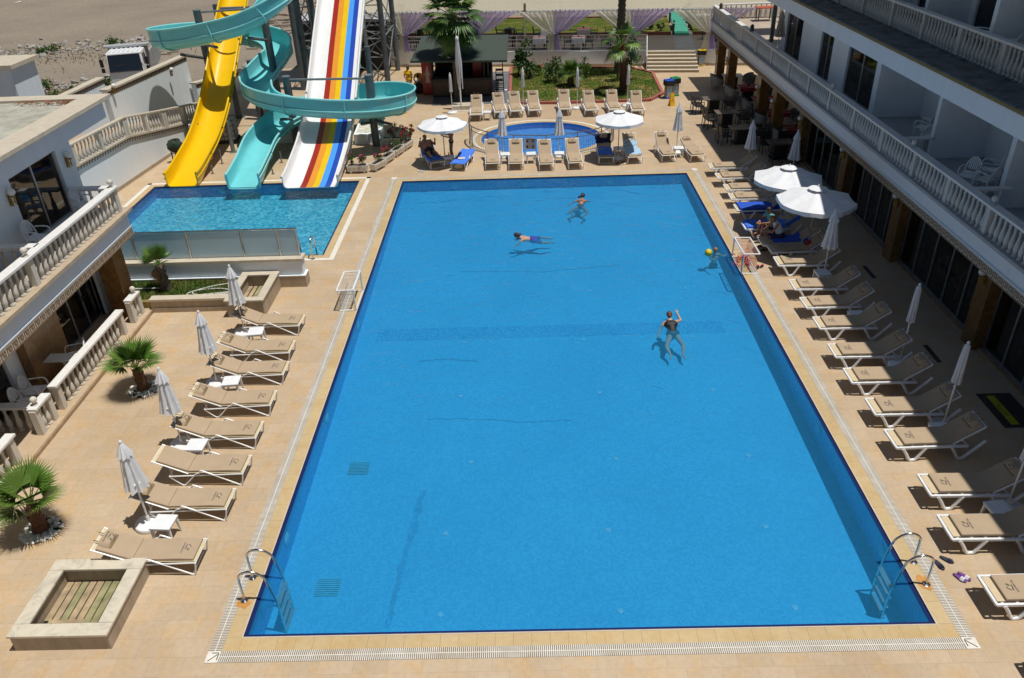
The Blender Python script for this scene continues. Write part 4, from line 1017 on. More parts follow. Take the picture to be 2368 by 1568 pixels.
# slabs above
obj('canopy_slab', MB().b2(17.06, 24, ys, 34.1, 6.0, 6.54), 'blue_white_render', RB)
obj('canopy_trim', MB().b2(16.98, 24, ys, 34.2, 6.55, 6.62), 'gold_trim', RB)
obj('canopy_ledge', MB().b2(16.99, 24, ys, 34.2, 6.621, 6.66), 'stained_ledge', RB)
obj('ledge_kerb', MB().b2(18.1, 18.4, 1.9, 33.5, 6.661, 6.70), 'stained_ledge', RB)
obj('upper_slab', MB().b2(17.02, 24, ys, 29.7, 9.55, 10.1), 'blue_white_render', RB)
tp = MB(); tp.b2(19.2, 24, ys, 29.3, 10.12, 13.2); obj('top_storey', tp, 'blue_white_render', RB)
obj('thin_column', MB().b2(18.42, 18.60, 33.9, 34.06, 3.47, 6.0), 'grey_metal', RB)
# pergola end beyond the canopy slab
obj('slatted_eave', MB().b2(16.6, 20.5, 35.6, 37.6, 6.35, 6.6), 'grey_render', RB)
for i, (y, z) in enumerate(((40.9, 4.25), (30.4, 4.25))):
    b_ = GX(1735 if i else 1666, 98 if i else 24, 17.12)
    t = thing('rail_lamp', 'dark hooded rail lamp on the shaded balustrade %s' % ('midway along' if i else 'at its far corner'), 'lamp', (17.12, b_.y, 4.25), 0, 'hooded rail lamps')
    obj('hood', MB().lathe([(.11, 0), (.10, .1), (.09, .26), (.05, .32), (.01, .34)], 12), 'lamp_bronze', t, smooth=True)
    obj('lens', MB().box((-.09, 0, .2), (.03, .08, .12)), 'lamp_brass', t)
for i, y in enumerate((40.0, 37.3, 30.7, 28.0, 25.0)):
    globe_lamp('brass wall lamp with white globe on the %s marble column from the far end' % ORD[i], (17.24 if i < 4 else 17.61, y-.0, 1.9), PI)
for i, y in enumerate((19.9, 15.0, 9.4, 4.0)): globe_lamp('brass globe lamp on the %s column of the glazed front, from the patio end' % ORD[i], (17.61, y, 2.15), PI)
for i, (y, z) in enumerate(((17.9, 5.15), (13.7, 5.15), (9.5, 5.15))): globe_lamp('dark wall lamp in the %s balcony recess of the right block' % ORD[i], (19.99, y, z), PI, 'lamp_bronze')
ac = thing('air_conditioner', 'white air conditioner outdoor unit under the ceiling of a balcony recess', 'air conditioner', (19.7, 14.5, 5.4), 0)
obj('casing', MB().b2(-.15, .15, -.4, .4, -.25, .28), 'white_plastic', ac, bevel=.02); obj('fan_grille', MB().lathe([(.2, 0), (.2, .02), (.03, .03)], 16, T3(-.151, .1, 0) @ RY(-PI/2)), 'dark_metal', ac)
for i, (y, x) in enumerate(((17.0, 18.9), (16.0, 18.6), (12.7, 18.9), (11.9, 18.4), (12.3, 18.1), (8.4, 18.6), (7.2, 18.3))):
    spawn('plastic_chair', plastic_chair, 'white plastic armchair, %s from the far end on the lower shaded balcony' % ORD[i], 'chair', (x, y, 3.46), (2.2, 1.2, 2.6, 2.0, 3.9, 2.5, 1.8)[i], 'white plastic chairs')
for i, (y, x) in enumerate(((19.2, 19.2), (18.6, 18.9), (15.2, 19.0), (13.4, 18.9))):
    spawn('plastic_chair', plastic_chair, 'white plastic armchair, %s from the far end on the upper shaded balcony' % ORD[i], 'chair', (x, y, 6.66), (2.2, 1.4, 2.6, 2.0)[i], 'white plastic chairs')
for i, (x, y, z, rz) in enumerate(((-7.4, 12.0, 3.46, -.5), (-7.5, 9.7, 3.46, -.2), (-7.5, 5.9, 3.46, .3), (-7.5, 6.9, .115, .1), (-7.55, 7.45, .115, .1), (-7.3, 9.15, .115, -2.6))):
    spawn('plastic_chair', plastic_chair, ('white plastic armchair at the far end of the left balcony', 'white plastic armchair half hidden behind the left balcony rail', 'white plastic armchair at the near end of the left balcony', 'white plastic armchair nearest the picture edge on the left terrace', 'white plastic armchair just behind the nearest one on the left terrace', 'white plastic armchair beside the marble shelf on the left terrace')[i], 'chair', (x, y, z), rz, 'white plastic chairs')
# interior furniture seen through the glazed front
for i, (x, y) in enumerate(((19.2, 21.8), (19.4, 17.6), (19.3, 13.2), (19.2, 11.2), (19.3, 7.4))):
    t = thing('hall_table', 'white framed table with red cloth behind the glazed front, %s from the patio end' % ORD[i], 'table', (x, y, .02), 0, 'tables inside the glazed hall')
    obj('tabletop', MB().box((0, 0, .74), (.9, .9, .04)), 'cloth_red', t)
    for a in (-.38, .38):
        for b in (-.38, .38): obj('leg', MB().box((a, b, .36), (.06, .06, .72)), 'white_plastic', t)
def carved_chair():
    r = root('hall_chair'); obj('seat', MB().box((0, 0, .46), (.45, .45, .07)), 'cloth_red', r, bevel=.02)
    obj('backrest', MB().tube(arc([(-.22, -.18, .48), (-.25, -.22, .8), (-.28, -.1, 1.02), (-.28, .1, 1.02), (-.25, .22, .8), (-.22, .18, .48)], 4), .022, 6), 'white_plastic', r, smooth=True)
    for x in (-.2, .2):
        for y in (-.2, .2): obj('leg', MB().tube([(x*1.1, y*1.1, 0), (x, y, .45)], [.016, .024], 6), 'white_plastic', r)
    return r
k = 0
for x, y, rz in ((18.8, 20.9, 1.6), (18.9, 18.6, -1.5), (18.8, 16.7, 1.5), (19.9, 17.6, 3), (18.7, 14.2, -1.5), (18.7, 12.2, 1.7), (18.7, 10.4, 1.4), (19.9, 12, 3), (18.7, 8.2, -1.6), (18.7, 6.6, 1.5)):
    spawn('hall_chair', carved_chair, 'white carved chair with red seat behind the glazed front, %s from the patio end' % ORD[k], 'chair', (x, y, .02), rz, 'chairs inside the glazed hall'); k += 1
# ================================================================ LEFT BACKGROUND: ramp walls, truck, beach
RA = [(-13.1, 17.0), (-12.84, 21.6), (-12.45, 25.7), (-12.1, 29.0), (-11.75, 33.0)]
RZT = [2.0, 2.0, 1.95, 1.38, .72]
wa = thing('ramp_wall', 'white retaining wall with stone trim and balustrade climbing beside the slide pool', 'wall')
wm_ = MB(); tm = MB(); sk = MB(); fr_ = MB()
for (a, za), (b, zb) in zip(zip(RA, RZT), zip(RA[1:], RZT[1:])):
    d = Vector((b[0]-a[0], b[1]-a[1], 0)); n = Vector((d.y, -d.x, 0)).normalized()
    A0, B0 = Vector((*a, 0)), Vector((*b, 0)); o = -n*.25
    wm_.add([A0, B0, B0+Vector((0, 0, zb-.08)), A0+Vector((0, 0, za-.08)), A0+o, B0+o, B0+o+Vector((0, 0, zb-.08)), A0+o+Vector((0, 0, za-.08))], [(0, 1, 2, 3), (5, 4, 7, 6), (3, 2, 6, 7)])
    p = n*.10
    tm.add([A0+p+Vector((0, 0, za-.08)), B0+p+Vector((0, 0, zb-.08)), B0+p+Vector((0, 0, zb)), A0+p+Vector((0, 0, za)), A0+o+Vector((0, 0, za-.08)), B0+o+Vector((0, 0, zb-.08)), B0+o+Vector((0, 0, zb)), A0+o+Vector((0, 0, za))], [(0, 1, 2, 3), (3, 2, 6, 7), (0, 4, 5, 1), (5, 4, 7, 6)])
    s = n*.02; sk.add([A0+s, B0+s, B0+s+Vector((0, 0, .16)), A0+s+Vector((0, 0, .16)), A0-n*.01+Vector((0, 0, .16)), B0-n*.01+Vector((0, 0, .16))], [(0, 1, 2, 3), (3, 2, 5, 4)])
    L = d.length; k = int(L/.2)
    for i in range(k):
        q0, q1 = (i+.15)/k, (i+.85)/k
        for z_0, z_1 in ((-.26, -.18), (-.17, -.11)):
            P = A0.lerp(B0, q0)+n*.03; Q = A0.lerp(B0, q1 if z_0 > -.2 else (i+.5)/k)+n*.03; zp = za+(zb-za)*q0; zq = za+(zb-za)*q1
            fr_.add([P+Vector((0, 0, zp+z_0)), Q+Vector((0, 0, zq+z_0)), Q+Vector((0, 0, zq+z_1)), P+Vector((0, 0, zp+z_1))], [(0, 1, 2, 3)])
obj('wall', wm_, 'white_render', wa); obj('ledge', tm, 'pale_stone', wa); obj('skirting', sk, 'cream_cladding', wa); obj('frieze', fr_, 'frieze_brown', wa)
for i in range(1, 4):
    a, b = RA[i], RA[i+1]; L = math.hypot(b[0]-a[0], b[1]-a[1])
    balustrade(wa, (*a, RZT[i]), (*b, RZT[i+1]), h=.78, posts=[.1, L*.5, L-.1], gap=.26, rail_w=.22, name='balustrade', rail='pale_stone')
struct('ramp_path', MB().add([(-15.4, 15, 1.95), (-13.1, 15, 1.95), (-12.5, 25.6, 1.9), (-12.0, 33, .66), (-14.5, 33.5, .66), (-15.1, 26, 1.9)], [(0, 1, 2, 5), (5, 2, 3, 4)]), 'travertine')
# tall white wall with sloping coping
def slope_wall(name, label, p0, p1, z0, z1, th=.3, trim=True, base=0):
    t = thing(name, label, 'wall'); d = Vector((p1[0]-p0[0], p1[1]-p0[1], 0)); n = Vector((d.y, -d.x, 0)).normalized()*th/2
    A0, B0 = Vector((*p0, base)), Vector((*p1, base)); up = lambda z: Vector((0, 0, z-base))
    w_ = MB().add([A0+n, B0+n, B0+n+up(z1), A0+n+up(z0), A0-n, B0-n, B0-n+up(z1), A0-n+up(z0)], [(0, 1, 2, 3), (5, 4, 7, 6), (3, 2, 6, 7), (1, 5, 6, 2), (4, 0, 3, 7)])
    obj('wall', w_, 'white_render', t)
    c = n*1.45; e = d.normalized()*.05; q = MB().add([A0-e+c+up(z0+.005), B0+e+c+up(z1+.005), B0+e+c+up(z1+.09), A0-e+c+up(z0+.09), A0-e-c+up(z0+.005), B0+e-c+up(z1+.005), B0+e-c+up(z1+.09), A0-e-c+up(z0+.09)], [(0, 1, 2, 3), (5, 4, 7, 6), (3, 2, 6, 7), (1, 5, 6, 2), (4, 0, 3, 7), (0, 4, 5, 1)])
    obj('coping', q, 'pale_stone', t)
    if trim:
        fm = MB(); L = d.length; k = int(L/.17)
        for i in range(k):
            q0, q1 = (i+.1)/k, (i+.8)/k
            for za, zb in ((-.24, -.15), (-.14, -.03)):
                P = A0.lerp(B0, q0)+n*1.06; Q = A0.lerp(B0, q1 if za < -.2 else (i+1)/k)+n*1.06; zp = z0+(z1-z0)*q0; zq = z0+(z1-z0)*q1
                fm.add([P+up(zp+za), Q+up(zq+za), Q+up(zq+zb), P+up(zp+zb)], [(0, 1, 2, 3)])
        obj('frieze', fm, 'frieze_brown', t)
    return t
pA = GX(241, 212, -14.9); pB = GX(424, 131, -14.0)
slope_wall('garden_wall', 'tall white wall with sloping stone coping in front of the parked truck', (pA.x, pA.y), (pB.x, pB.y), pA.z, pB.z)
pC = GX(86+45, 222, -17.5); pD = GX(232, 183, -17.0)
slope_wall('garden_wall', 'low white wall with stone coping between the flat roof and the tall wall', (-17.9, 22.2), (pD.x, pD.y), pD.z-.1, pD.z)
pE = GX(447, 195, -13.6); pF = GX(482, 168, -13.2)
slope_wall('garden_wall', 'short stepped white wall behind the yellow slide', (pE.x, pE.y), (-12.6, pF.y+4), pE.z, pE.z-.5)
t = thing('plinth', 'white fluted pedestal corner at the left picture edge above the flat roof', 'pedestal')
p = GX(45, 215, -19.5)
obj('block', MB().b2(-22.5, p.x-.05, p.y-.05, p.y+2.2, 0, 4.1), 'blue_white_render', t); obj('cap', MB().b2(-22.6, p.x+.15, p.y-.2, p.y+2.4, 4.11, 4.3), 'pale_stone', t)
globe_lamp('globe lamp at the low end of the tall sloping wall', (pA.x+.25, pA.y+.3, pA.z+.1), 0); globe_lamp('globe lamp on the face of the tall sloping wall', tuple(GX(392, 165, -13.95)), 0)
# truck
tk = thing('tipper_truck', 'white cab tipper truck with an empty grey bed parked on the sand behind the wall', 'truck', (-19.6, 42.6, 0), .26)
cb = MB().side([(-1.0, .7), (1.1, .7), (1.1, 2.4), (.95, 2.55), (-.72, 2.55), (-1.0, 1.45)], -1.05, 1.05, RZ(PI/2)); obj('cab', cb, 'truck_white', tk, bevel=.09, seg=3)
rb = MB()
for i in range(7): rb.b2(-.9+i*.28, -.78+i*.28, -.55, .8, 2.555, 2.59)
obj('roof_ribs', rb, 'truck_white', tk)
obj('windscreen', MB().add([(-.95, -1.012, 1.50), (.95, -1.012, 1.50), (.90, -.77, 2.42), (-.90, -.77, 2.42)], [(0, 1, 2, 3)], T3(0, -.03, 0)), 'glass_windscreen', tk)
obj('windscreen_seal', MB().tube([(-.97, -1.03, 1.48), (.97, -1.03, 1.48), (.92, -.79, 2.44), (-.92, -.79, 2.44)], .03, 6, closed=True), 'rubber_black', tk)
for s in (-1, 1):
    obj('side_window', MB().b2(s*1.052-.006, s*1.052+.006, -.55, .35, 1.75, 2.35), 'glass_windscreen', tk)
    mr = MB().tube([(s*1.0, -.95, 2.5), (s*1.3, -1.05, 2.45), (s*1.32, -1.05, 1.5)], .02, 6).box((s*1.32, -1.05, 2.05), (.2, .08, .45)).box((s*1.32, -1.05, 1.62), (.2, .08, .25)); obj('mirror', mr, 'rubber_black', tk)
obj('wiper', MB().tube([(-.5, -1.03, 1.82), (.1, -1.02, 1.9)], .015, 5), 'rubber_black', tk)
bd = MB(); bd.b2(-1.2, 1.2, 1.3, 1.36, 1.1, 2.75); bd.b2(-1.2, -1.12, 1.36, 5.2, 1.1, 2.2); bd.b2(1.12, 1.2, 1.36, 5.2, 1.1, 2.2); bd.b2(-1.2, 1.2, 1.3, 5.2, .95, 1.09); bd.b2(-1.35, 1.35, .75, 1.3, 2.62, 2.74)
for s in (-1, 1):
    for i in range(6): bd.b2(s*1.2-.03, s*1.2+.05*s+.03, 1.5+i*.7, 1.58+i*.7, 1.1, 2.2)
obj('tipper_bed', bd, 'truck_bed', tk)
for x in (-.95, .95):
    for y in (-.4, 4.1):
        wh = obj('wheel', MB().lathe([(.2, -.14), (.45, -.13), (.47, -.08), (.47, .08), (.45, .13), (.2, .14)], 20, T3(x, y, .47) @ RY(PI/2)), 'rubber_black', tk, smooth=True)
obj('chassis', MB().b2(-.45, .45, -1, 5.1, .55, .95), 'dark_metal', tk)
# beach rubble and vegetation
R0 = random.Random(11)
rub = MB()
def rubble(cx, cy, rx, ry, n, big=.35, ang=.5):
    for i in range(n):
        u, v = R0.gauss(0, .5), R0.gauss(0, .5)
        x = cx+u*rx*math.cos(ang)-v*ry*math.sin(ang); y = cy+u*rx*math.sin(ang)+v*ry*math.cos(ang)
        s = R0.uniform(.06, big)*(R0.random()**1.5)+.05
        rub.lathe([(.02, -.4*s), (s*R0.uniform(.6, 1), -.1*s), (s*R0.uniform(.5, 1), .25*s), (.02, .5*s)], 6, T3(x, y, .1*s) @ RZ(R0.random()*6) @ RX(R0.uniform(-.5, .5)) @ RY(R0.uniform(-.5, .5)))
rubble(-36, 56, 16, 4, 900, .38); rubble(-40, 50, 9, 3, 300, .35); rubble(-29, 43, 8, 3, 420, .4, .3); rubble(-26, 38, 5, 2.5, 160, .4, .3)
tag(obj('rubble_heap', rub, 'rubble'), 'grey stone rubble scattered on the sand at the top left', 'rubble', kind='stuff')
sh = MB()
for i in range(2600):
    x, y = R0.uniform(-75, 40), R0.gauss(103, 6); s = R0.uniform(.08, .4)
    sh.add([(x-s, y-s, .01), (x+s, y-s*.6, .05), (x+s*.7, y+s, .12), (x-s*.8, y+s*.7, .03)], [(0, 1, 2, 3)])
tag(obj('shingle', sh, 'pebble_white'), 'band of pale shingle along the far beach', 'shingle', kind='stuff')
tw = MB()
for i in range(420):
    x, y = R0.uniform(-24, -5), R0.gauss(66, 5); a = R0.gauss(0, .35); L = R0.uniform(.2, 1.3)
    tw.tube([(x, y, .03), (x+L*math.cos(a), y+L*math.sin(a), .05)], .035, 4)
tag(obj('driftwood', tw, 'bark'), 'brown driftwood and weed scattered on the dark sand', 'driftwood', kind='stuff')
for i in range(26):
    if i < 15: u = R0.uniform(-9, 9); x, y = -36+u*.88-R0.gauss(0, 1.5), 56+u*.48+R0.gauss(0, 1.5)
    elif i < 22: x, y = -28+R0.gauss(0, 3.2), 41+R0.gauss(0, 2.0)
    else: x, y = -22.5+R0.gauss(0, 1.2), 41.0+R0.gauss(0, 1.5)
    px_ = 'left' if x < -36 else ('middle' if x < -28 else 'right')
    shrub('weed_clump', 'low green weed clump, %s of those %s' % (ORD[i if i < 15 else i-15 if i < 22 else i-22], 'on the long rubble heap at the far left' if i < 15 else 'among stones behind the low white wall' if i < 22 else 'beside the parked truck'), (x, y, 0), R0.uniform(.3, .6), R0.uniform(.5, 1.0), 150, .10, ('leaf_mid', 'leaf_dark', 'leaf_yellow'), 40+i, 5, 'weeds', 1, .01, 'weed clumps on the beach')
gz = MB()
for i in range(5200):
    c = R0.choice(((-28, 41.5, 4.5, 1.6), (-22.5, 41, 1.6, 1.8), (-36, 55, 7, 2.2), (-42, 48, 4, 2)))
    x, y = c[0]+R0.gauss(0, 1)*c[2], c[1]+R0.gauss(0, 1)*c[3]; h = R0.uniform(.08, .3); a = R0.random()*6.28; w_ = .035
    gz.add([(x-w_*math.cos(a), y-w_*math.sin(a), 0), (x+w_*math.cos(a), y+w_*math.sin(a), 0), (x+R0.uniform(-.12, .12), y+R0.uniform(-.12, .12), h)], [(0, 1, 2)])
tag(obj('dry_grass', gz, 'grass_dry'), 'yellow dry grass tufts around the rubble on the sand', 'grass', kind='stuff')
# ================================================================ WATER SLIDES
FL = (.15, .285, .40, .52, .635, .75, .855)
def flume(parent, name, path, width, lh, rh, mat, rim_mat=None, boxy=None, depth=.30, n=10, th=.035, stripes=None, flange=2.2, up_tilt=None, flat=False):
    """open channel swept along path [(pos)], lh/rh = wall heights left/right of travel per point"""
    P = [Vector(p) for p in path]; k = len(P)
    rows = []; outer = []
    fr3 = []
    for i in range(k):
        t = (P[min(i+1, k-1)]-P[max(i-1, 0)]).normalized()
        s = Vector((0, 0, 1)).cross(t); s = s.normalized(); u = t.cross(s).normalized()
        bank = up_tilt[i] if up_tilt else 0
        s2 = s*math.cos(bank)+u*math.sin(bank); u2 = u*math.cos(bank)-s*math.sin(bank)
        fr3.append((P[i], s2, u2, t))
    def sec(i, off):
        p, s, u, t = fr3[i]; hw = width/2+off; pts = []
        pts.append((hw, lh[i]))
        if flat:
            r_ = .16
            for j in range(4): a = PI/2*j/3; pts.append((hw-r_+r_*math.cos(a), r_-r_*math.sin(a)-off))
            for f in FL: pts.append((hw*(1-2*f), -off))
            for j in range(4): a = PI/2*(1-j/3); pts.append((-(hw-r_+r_*math.cos(a)), r_-r_*math.sin(a)-off))
        else:
            for j in range(n+1):
                a = PI*j/n; c_, s_ = math.cos(a), math.sin(a); e = boxy[i] if boxy else 1
                pts.append((hw*math.copysign(abs(c_)**e, c_), (depth+off)*(1-max(s_, 0)**e)-off))
        pts.append((-hw, rh[i]))
        return [p+s*a+u*b for a, b in pts]
    ins = [sec(i, 0) for i in range(k)]; out = [sec(i, th) for i in range(k)]; m2 = len(ins[0])
    mb = MB()
    vs = [q for r_ in ins for q in r_]+[q for r_ in out for q in r_]; o = k*m2; fs = []; mi = []
    for i in range(k-1):
        for j in range(m2-1):
            fs.append((i*m2+j, i*m2+j+1, (i+1)*m2+j+1, (i+1)*m2+j)); mi.append(stripes[j] if stripes else 0)
            fs.append((o+i*m2+j, o+(i+1)*m2+j, o+(i+1)*m2+j+1, o+i*m2+j+1)); mi.append(0)
        for j in (0, m2-1): fs.append((i*m2+j, (i+1)*m2+j, o+(i+1)*m2+j, o+i*m2+j)); mi.append(0)
    for i in (0, k-1):
        for j in range(m2-1): fs.append((i*m2+j, o+i*m2+j, o+i*m2+j+1, i*m2+j+1)); mi.append(0)
    mb.add(vs, fs); mb.mi = mi
    body = obj(name, mb, mat if isinstance(mat, (list, tuple)) else [mat], parent, smooth=True)
    rm = MB()
    for side in (0, m2-1):
        pts = [(ins[i][side]+out[i][side])/2+fr3[i][1]*(.03 if side == 0 else -.03) for i in range(k)]
        rm.tube(pts, .05, 8)
    for side, hs in ((1, lh), (m2-2, rh)):   # horizontal stiffening flange under the wall
        if flat: continue
        pts = [out[i][side]+(out[i][0 if side == 1 else m2-1]-out[i][side])*.12+fr3[i][1]*(.02 if side == 1 else -.02) for i in range(k)]
        rm.tube(pts, .035, 6)
    obj('rim', rm, rim_mat or (mat if isinstance(mat, str) else mat[0]), body, smooth=True)
    acc = 0; fl = MB()
    for i in range(1, k):
        acc += (P[i]-P[i-1]).length
        if acc > flange:
            acc = 0; loop = [q+(q-ins[i][j]).normalized()*.03 for j, q in enumerate(out[i])]
            for a, b in zip(loop, loop[1:]): pass
            obj('joint_flange', MB().tube(loop, .032, 5), rim_mat or (mat if isinstance(mat, str) else mat[0]), body)
    return body
prof = [(23.72, .02), (24.3, .06), (25.0, .18), (26.0, .38), (27.2, .66), (28.4, 1.10), (29.5, 1.62), (30.4, 2.15), (31.4, 2.80), (33.3, 4.12), (36, 5.90), (39, 7.85), (42, 9.8), (43.2, 10.4)]
def straight(x, dy=0, top=1.0):
    return [Vector((x, p[1]+dy, p[2])) for p in arc([(0, a, b) for a, b in prof], 5)]
ys_ = thing('water_slide', 'straight yellow water slide dropping into the slide pool', 'water slide', group=None)
pp = straight(-9.87, .55); hh = [.62 if p.y < 31 else .62 for p in pp]
hh = [(.75 if 24.6 < p.y < 25.3 else .58) for p in pp]
flume(ys_, 'channel', pp, 1.34, [.60]*len(pp), [.60]*len(pp), 'slide_yellow', 'slide_yellow', [min(1, max(.22, .22+(p.y-24.9)*.5)) for p in pp], depth=.34)
wsl = thing('water_slide', 'wide white water slide with red, orange, yellow, pale blue and dark blue stripes', 'water slide')
pp = straight(-3.97, -.1)
strip = [0]*5+[0, 0, 1, 2, 3, 4, 5]
m2 = 1+4+7+4+1
st = [0]*(m2-1)
# across from left (+s is left of travel towards +y => -x): colours lie right of centre
seq = ['slide_white', 'stripe_red', 'stripe_orange', 'stripe_gold', 'stripe_sky', 'stripe_blue']
for j, mi_ in zip(range(6, 11), (1, 2, 3, 4, 5)): st[j] = mi_
flume(wsl, 'channel', pp, 2.36, [.50]*len(pp), [.50]*len(pp), seq, 'slide_white', flat=True, stripes=st)
# flat white lip at the end of the striped slide
# supports under the straight slides
def slide_leg(parent, x, y, z, r=.11, mat='mid_metal'):
    o = obj('support_post', MB().tube([(x, y, 0), (x, y, z)], r, 12), mat, parent, smooth=True)
    obj('foot_plate', MB().lathe([(r*2.1, 0), (r*2.1, .03), (r*1.2, .035)], 14, T3(x, y, .002)), mat, o)
slide_leg(ys_, -9.08, 29.1, 1.55, .10); slide_leg(ys_, -10.6, 29.1, 1.5, .10)
for y, z in ((25.9, .4), (27.3, .7)):
    for dx in (-.8, .8): slide_leg(ys_, -9.87+dx, y, z, .035, 'mid_metal'); slide_leg(wsl, -3.97+dx*1.55, y-.4, z, .035, 'mid_metal')
slide_leg(ys_, -10.75, 35.6, 6.0, .17, 'grey_metal'); slide_leg(wsl, -5.45, 33.0, 4.1, .15, 'grey_metal'); slide_leg(wsl, -2.5, 33.0, 4.1, .15, 'grey_metal')
obj('cross_beam', MB().tube([(-10.75, 35.6, 5.75), (-9.0, 35.6, 5.75)], .1, 8), 'grey_metal', ys_)
# spiral
cp = [ # x, y, z(floor), left wall, right wall (of travel)
 (-6.0, 38.2, 8.1, .6, .6), (-5.95, 35.0, 7.3, .6, .6), (-6.0, 32.6, 6.65, .7, .6), (-6.6, 31.2, 6.0, .95, .6), (-7.7, 30.75, 5.35, .95, .55), (-9.9, 30.8, 4.85, .98, .5), (-11.9, 31.5, 4.55, .98, .5), (-12.75, 33.2, 4.32, .98, .5),
 (-12.1, 35.2, 4.10, .98, .5), (-10.2, 36.3, 3.85, .95, .5), (-8.55, 36.0, 3.6, .98, .5), (-7.62, 34.9, 3.35, .95, .5), (-7.55, 33.5, 3.05, .6, .75), (-7.75, 32.2, 2.75, .55, .8), (-7.75, 30.6, 2.48, .55, .95), (-7.1, 29.2, 2.25, .5, .98), (-5.6, 28.35, 2.05, .5, .98), (-3.6, 28.1, 1.85, .5, .98), (-1.8, 28.4, 1.72, .5, .98),
 (-.75, 29.5, 1.58, .5, .98), (-.75, 31.2, 1.44, .5, .98), (-1.9, 32.3, 1.30, .5, .98), (-3.8, 32.3, 1.14, .5, .95), (-5.4, 31.4, 1.0, .5, .9), (-6.5, 29.6, .86, .6, .85), (-6.95, 27.6, .62, .6, .75), (-6.97, 25.7, .30, .6, .6), (-6.97, 24.6, .12, .6, .6), (-6.97, 23.85, .03, .6, .6)]
# travel turns: left wall is the outer one on the first loop seen from above (turning right => outer is left)
sp = arc([c[:3] for c in cp], 6)
def lerpcol(ix):
    out = []
    for i in range(len(cp)-1):
        for j in range(6): out.append(cp[i][ix]+(cp[i+1][ix]-cp[i][ix])*j/6)
    out.append(cp[-1][ix]); return out
tq = thing('water_slide', 'turquoise spiral water slide winding in two loops round the other slides', 'water slide')
flume(tq, 'channel', sp, 1.34, lerpcol(3), lerpcol(4), 'slide_turquoise', 'slide_rim', [min(1, max(.22, .22+(p.y-24.5)*.5)) for p in sp], depth=.36, flange=2.4)
def post(parent, x, y, h, r=.19, top=True, arms=(), lean=(0, 0)):
    o = obj('support_post', MB().tube([(x+lean[0], y+lean[1], 0), (x, y, h)], r, 16), 'grey_metal', parent, smooth=True)
    obj('post_cap', MB().lathe([(r*1.06, 0), (r*1.06, .05), (.02, .06)], 16, T3(x, y, h-.02)), 'mid_metal', o)
    for a in arms: obj('bracket_arm', MB().tube([(x, y, a[0]), (a[1], a[2], a[3])], .075, 8), 'grey_metal', o)
    return o
post(tq, -6.1, 30.1, 3.35, arms=[(1.3, -6.35, 28.9, 1.6), (1.9, -7.2, 29.6, 1.95)])
post(tq, -1.95, 29.4, 3.45, arms=[(1.2, -2.4, 28.6, 1.35), (1.3, -1.0, 28.9, 1.2), (2.3, -1.2, 30.9, 1.45)])
pl_ = GY(420, 95, 33.2)
post(tq, -10.95, 33.3, 6.05, arms=[(3.7, -11.7, 31.9, 4.2), (4.4, -9.6, 31.3, 4.6)]); post(tq, -7.6, 33.3, 6.2, arms=[(4.5, -7.9, 31.2, 5.0)])
post(tq, -9.3, 35.0, 3.2, arms=[]); post(tq, -6.65, 36.3, 8.4); post(tq, -6.0, 37.0, 8.4, .15)
obj('tie_beam', MB().tube([(-6.1, 30.1, 3.2), (-1.95, 29.4, 3.3)], .055, 8), 'mid_metal', tq); obj('tie_beam', MB().tube([(-10.95, 33.3, 5.95), (-7.6, 33.3, 6.05)], .055, 8), 'mid_metal', tq)
for y, z in ((25.6, .25), (27.2, .55)):
    for dx in (-.78, .78): slide_leg(tq, -6.95+dx, y, z, .035)
# start tower
tw_ = thing('slide_tower', 'grey steel lattice tower carrying the top of the water slides', 'tower')
cs = [(-8.4, 41.6), (-3.0, 41.6), (-8.4, 46.3), (-3.0, 46.3)]
for x, y in cs: obj('column', MB().tube([(x, y, 0), (x, y, 11.5)], .17, 12), 'grey_metal', tw_, smooth=True)
for x, y in ((-4.1, 41.6), (-7.2, 41.6), (-4.6, 40.2)): obj('column', MB().tube([(x, y, 0), (x, y, 11.5)], .12 if y > 41 else .075, 10), 'mid_metal', tw_, smooth=True)
def brace(a, b, r=.04): obj('brace', MB().tube([a, b], r, 6), 'mid_metal', tw_)
for (x0, yy0), (x1, yy1) in ((cs[0], cs[1]), (cs[2], cs[3]), (cs[0], cs[2]), (cs[1], cs[3])):
    for z in (.6, 3.0, 5.4, 7.8):
        brace((x0, yy0, z), (x1, yy1, z+2.3)); brace((x1, yy1, z), (x0, yy0, z+2.3)); brace((x0, yy0, z+2.35), (x1, yy1, z+2.35), .05)
for x0, x1 in ((-4.1, -3.0), (-8.4, -7.2)):
    for z in (.4, 1.9, 3.4, 4.9, 6.4):
        brace((x0, 41.6, z), (x1, 41.6, z+1.4), .03); brace((x1, 41.6, z), (x0, 41.6, z+1.4), .03); brace((x0, 41.6, z+1.45), (x1, 41.6, z+1.45), .035)
obj('deck', MB().b2(-8.7, -2.7, 43.0, 46.6, 10.2, 10.35), 'grey_metal', tw_)
stt = MB()
for i in range(24): stt.b2(-7.9, -6.7, 43.0+.12*0+i*.13, 43.2+i*.13, .3+i*.2, .34+i*.2)
obj('stair', stt, 'dark_metal', tw_)
obj('stair_landing', MB().b2(-8.1, -4.6, 44.4, 46.1, 5.0, 5.1), 'dark_metal', tw_)
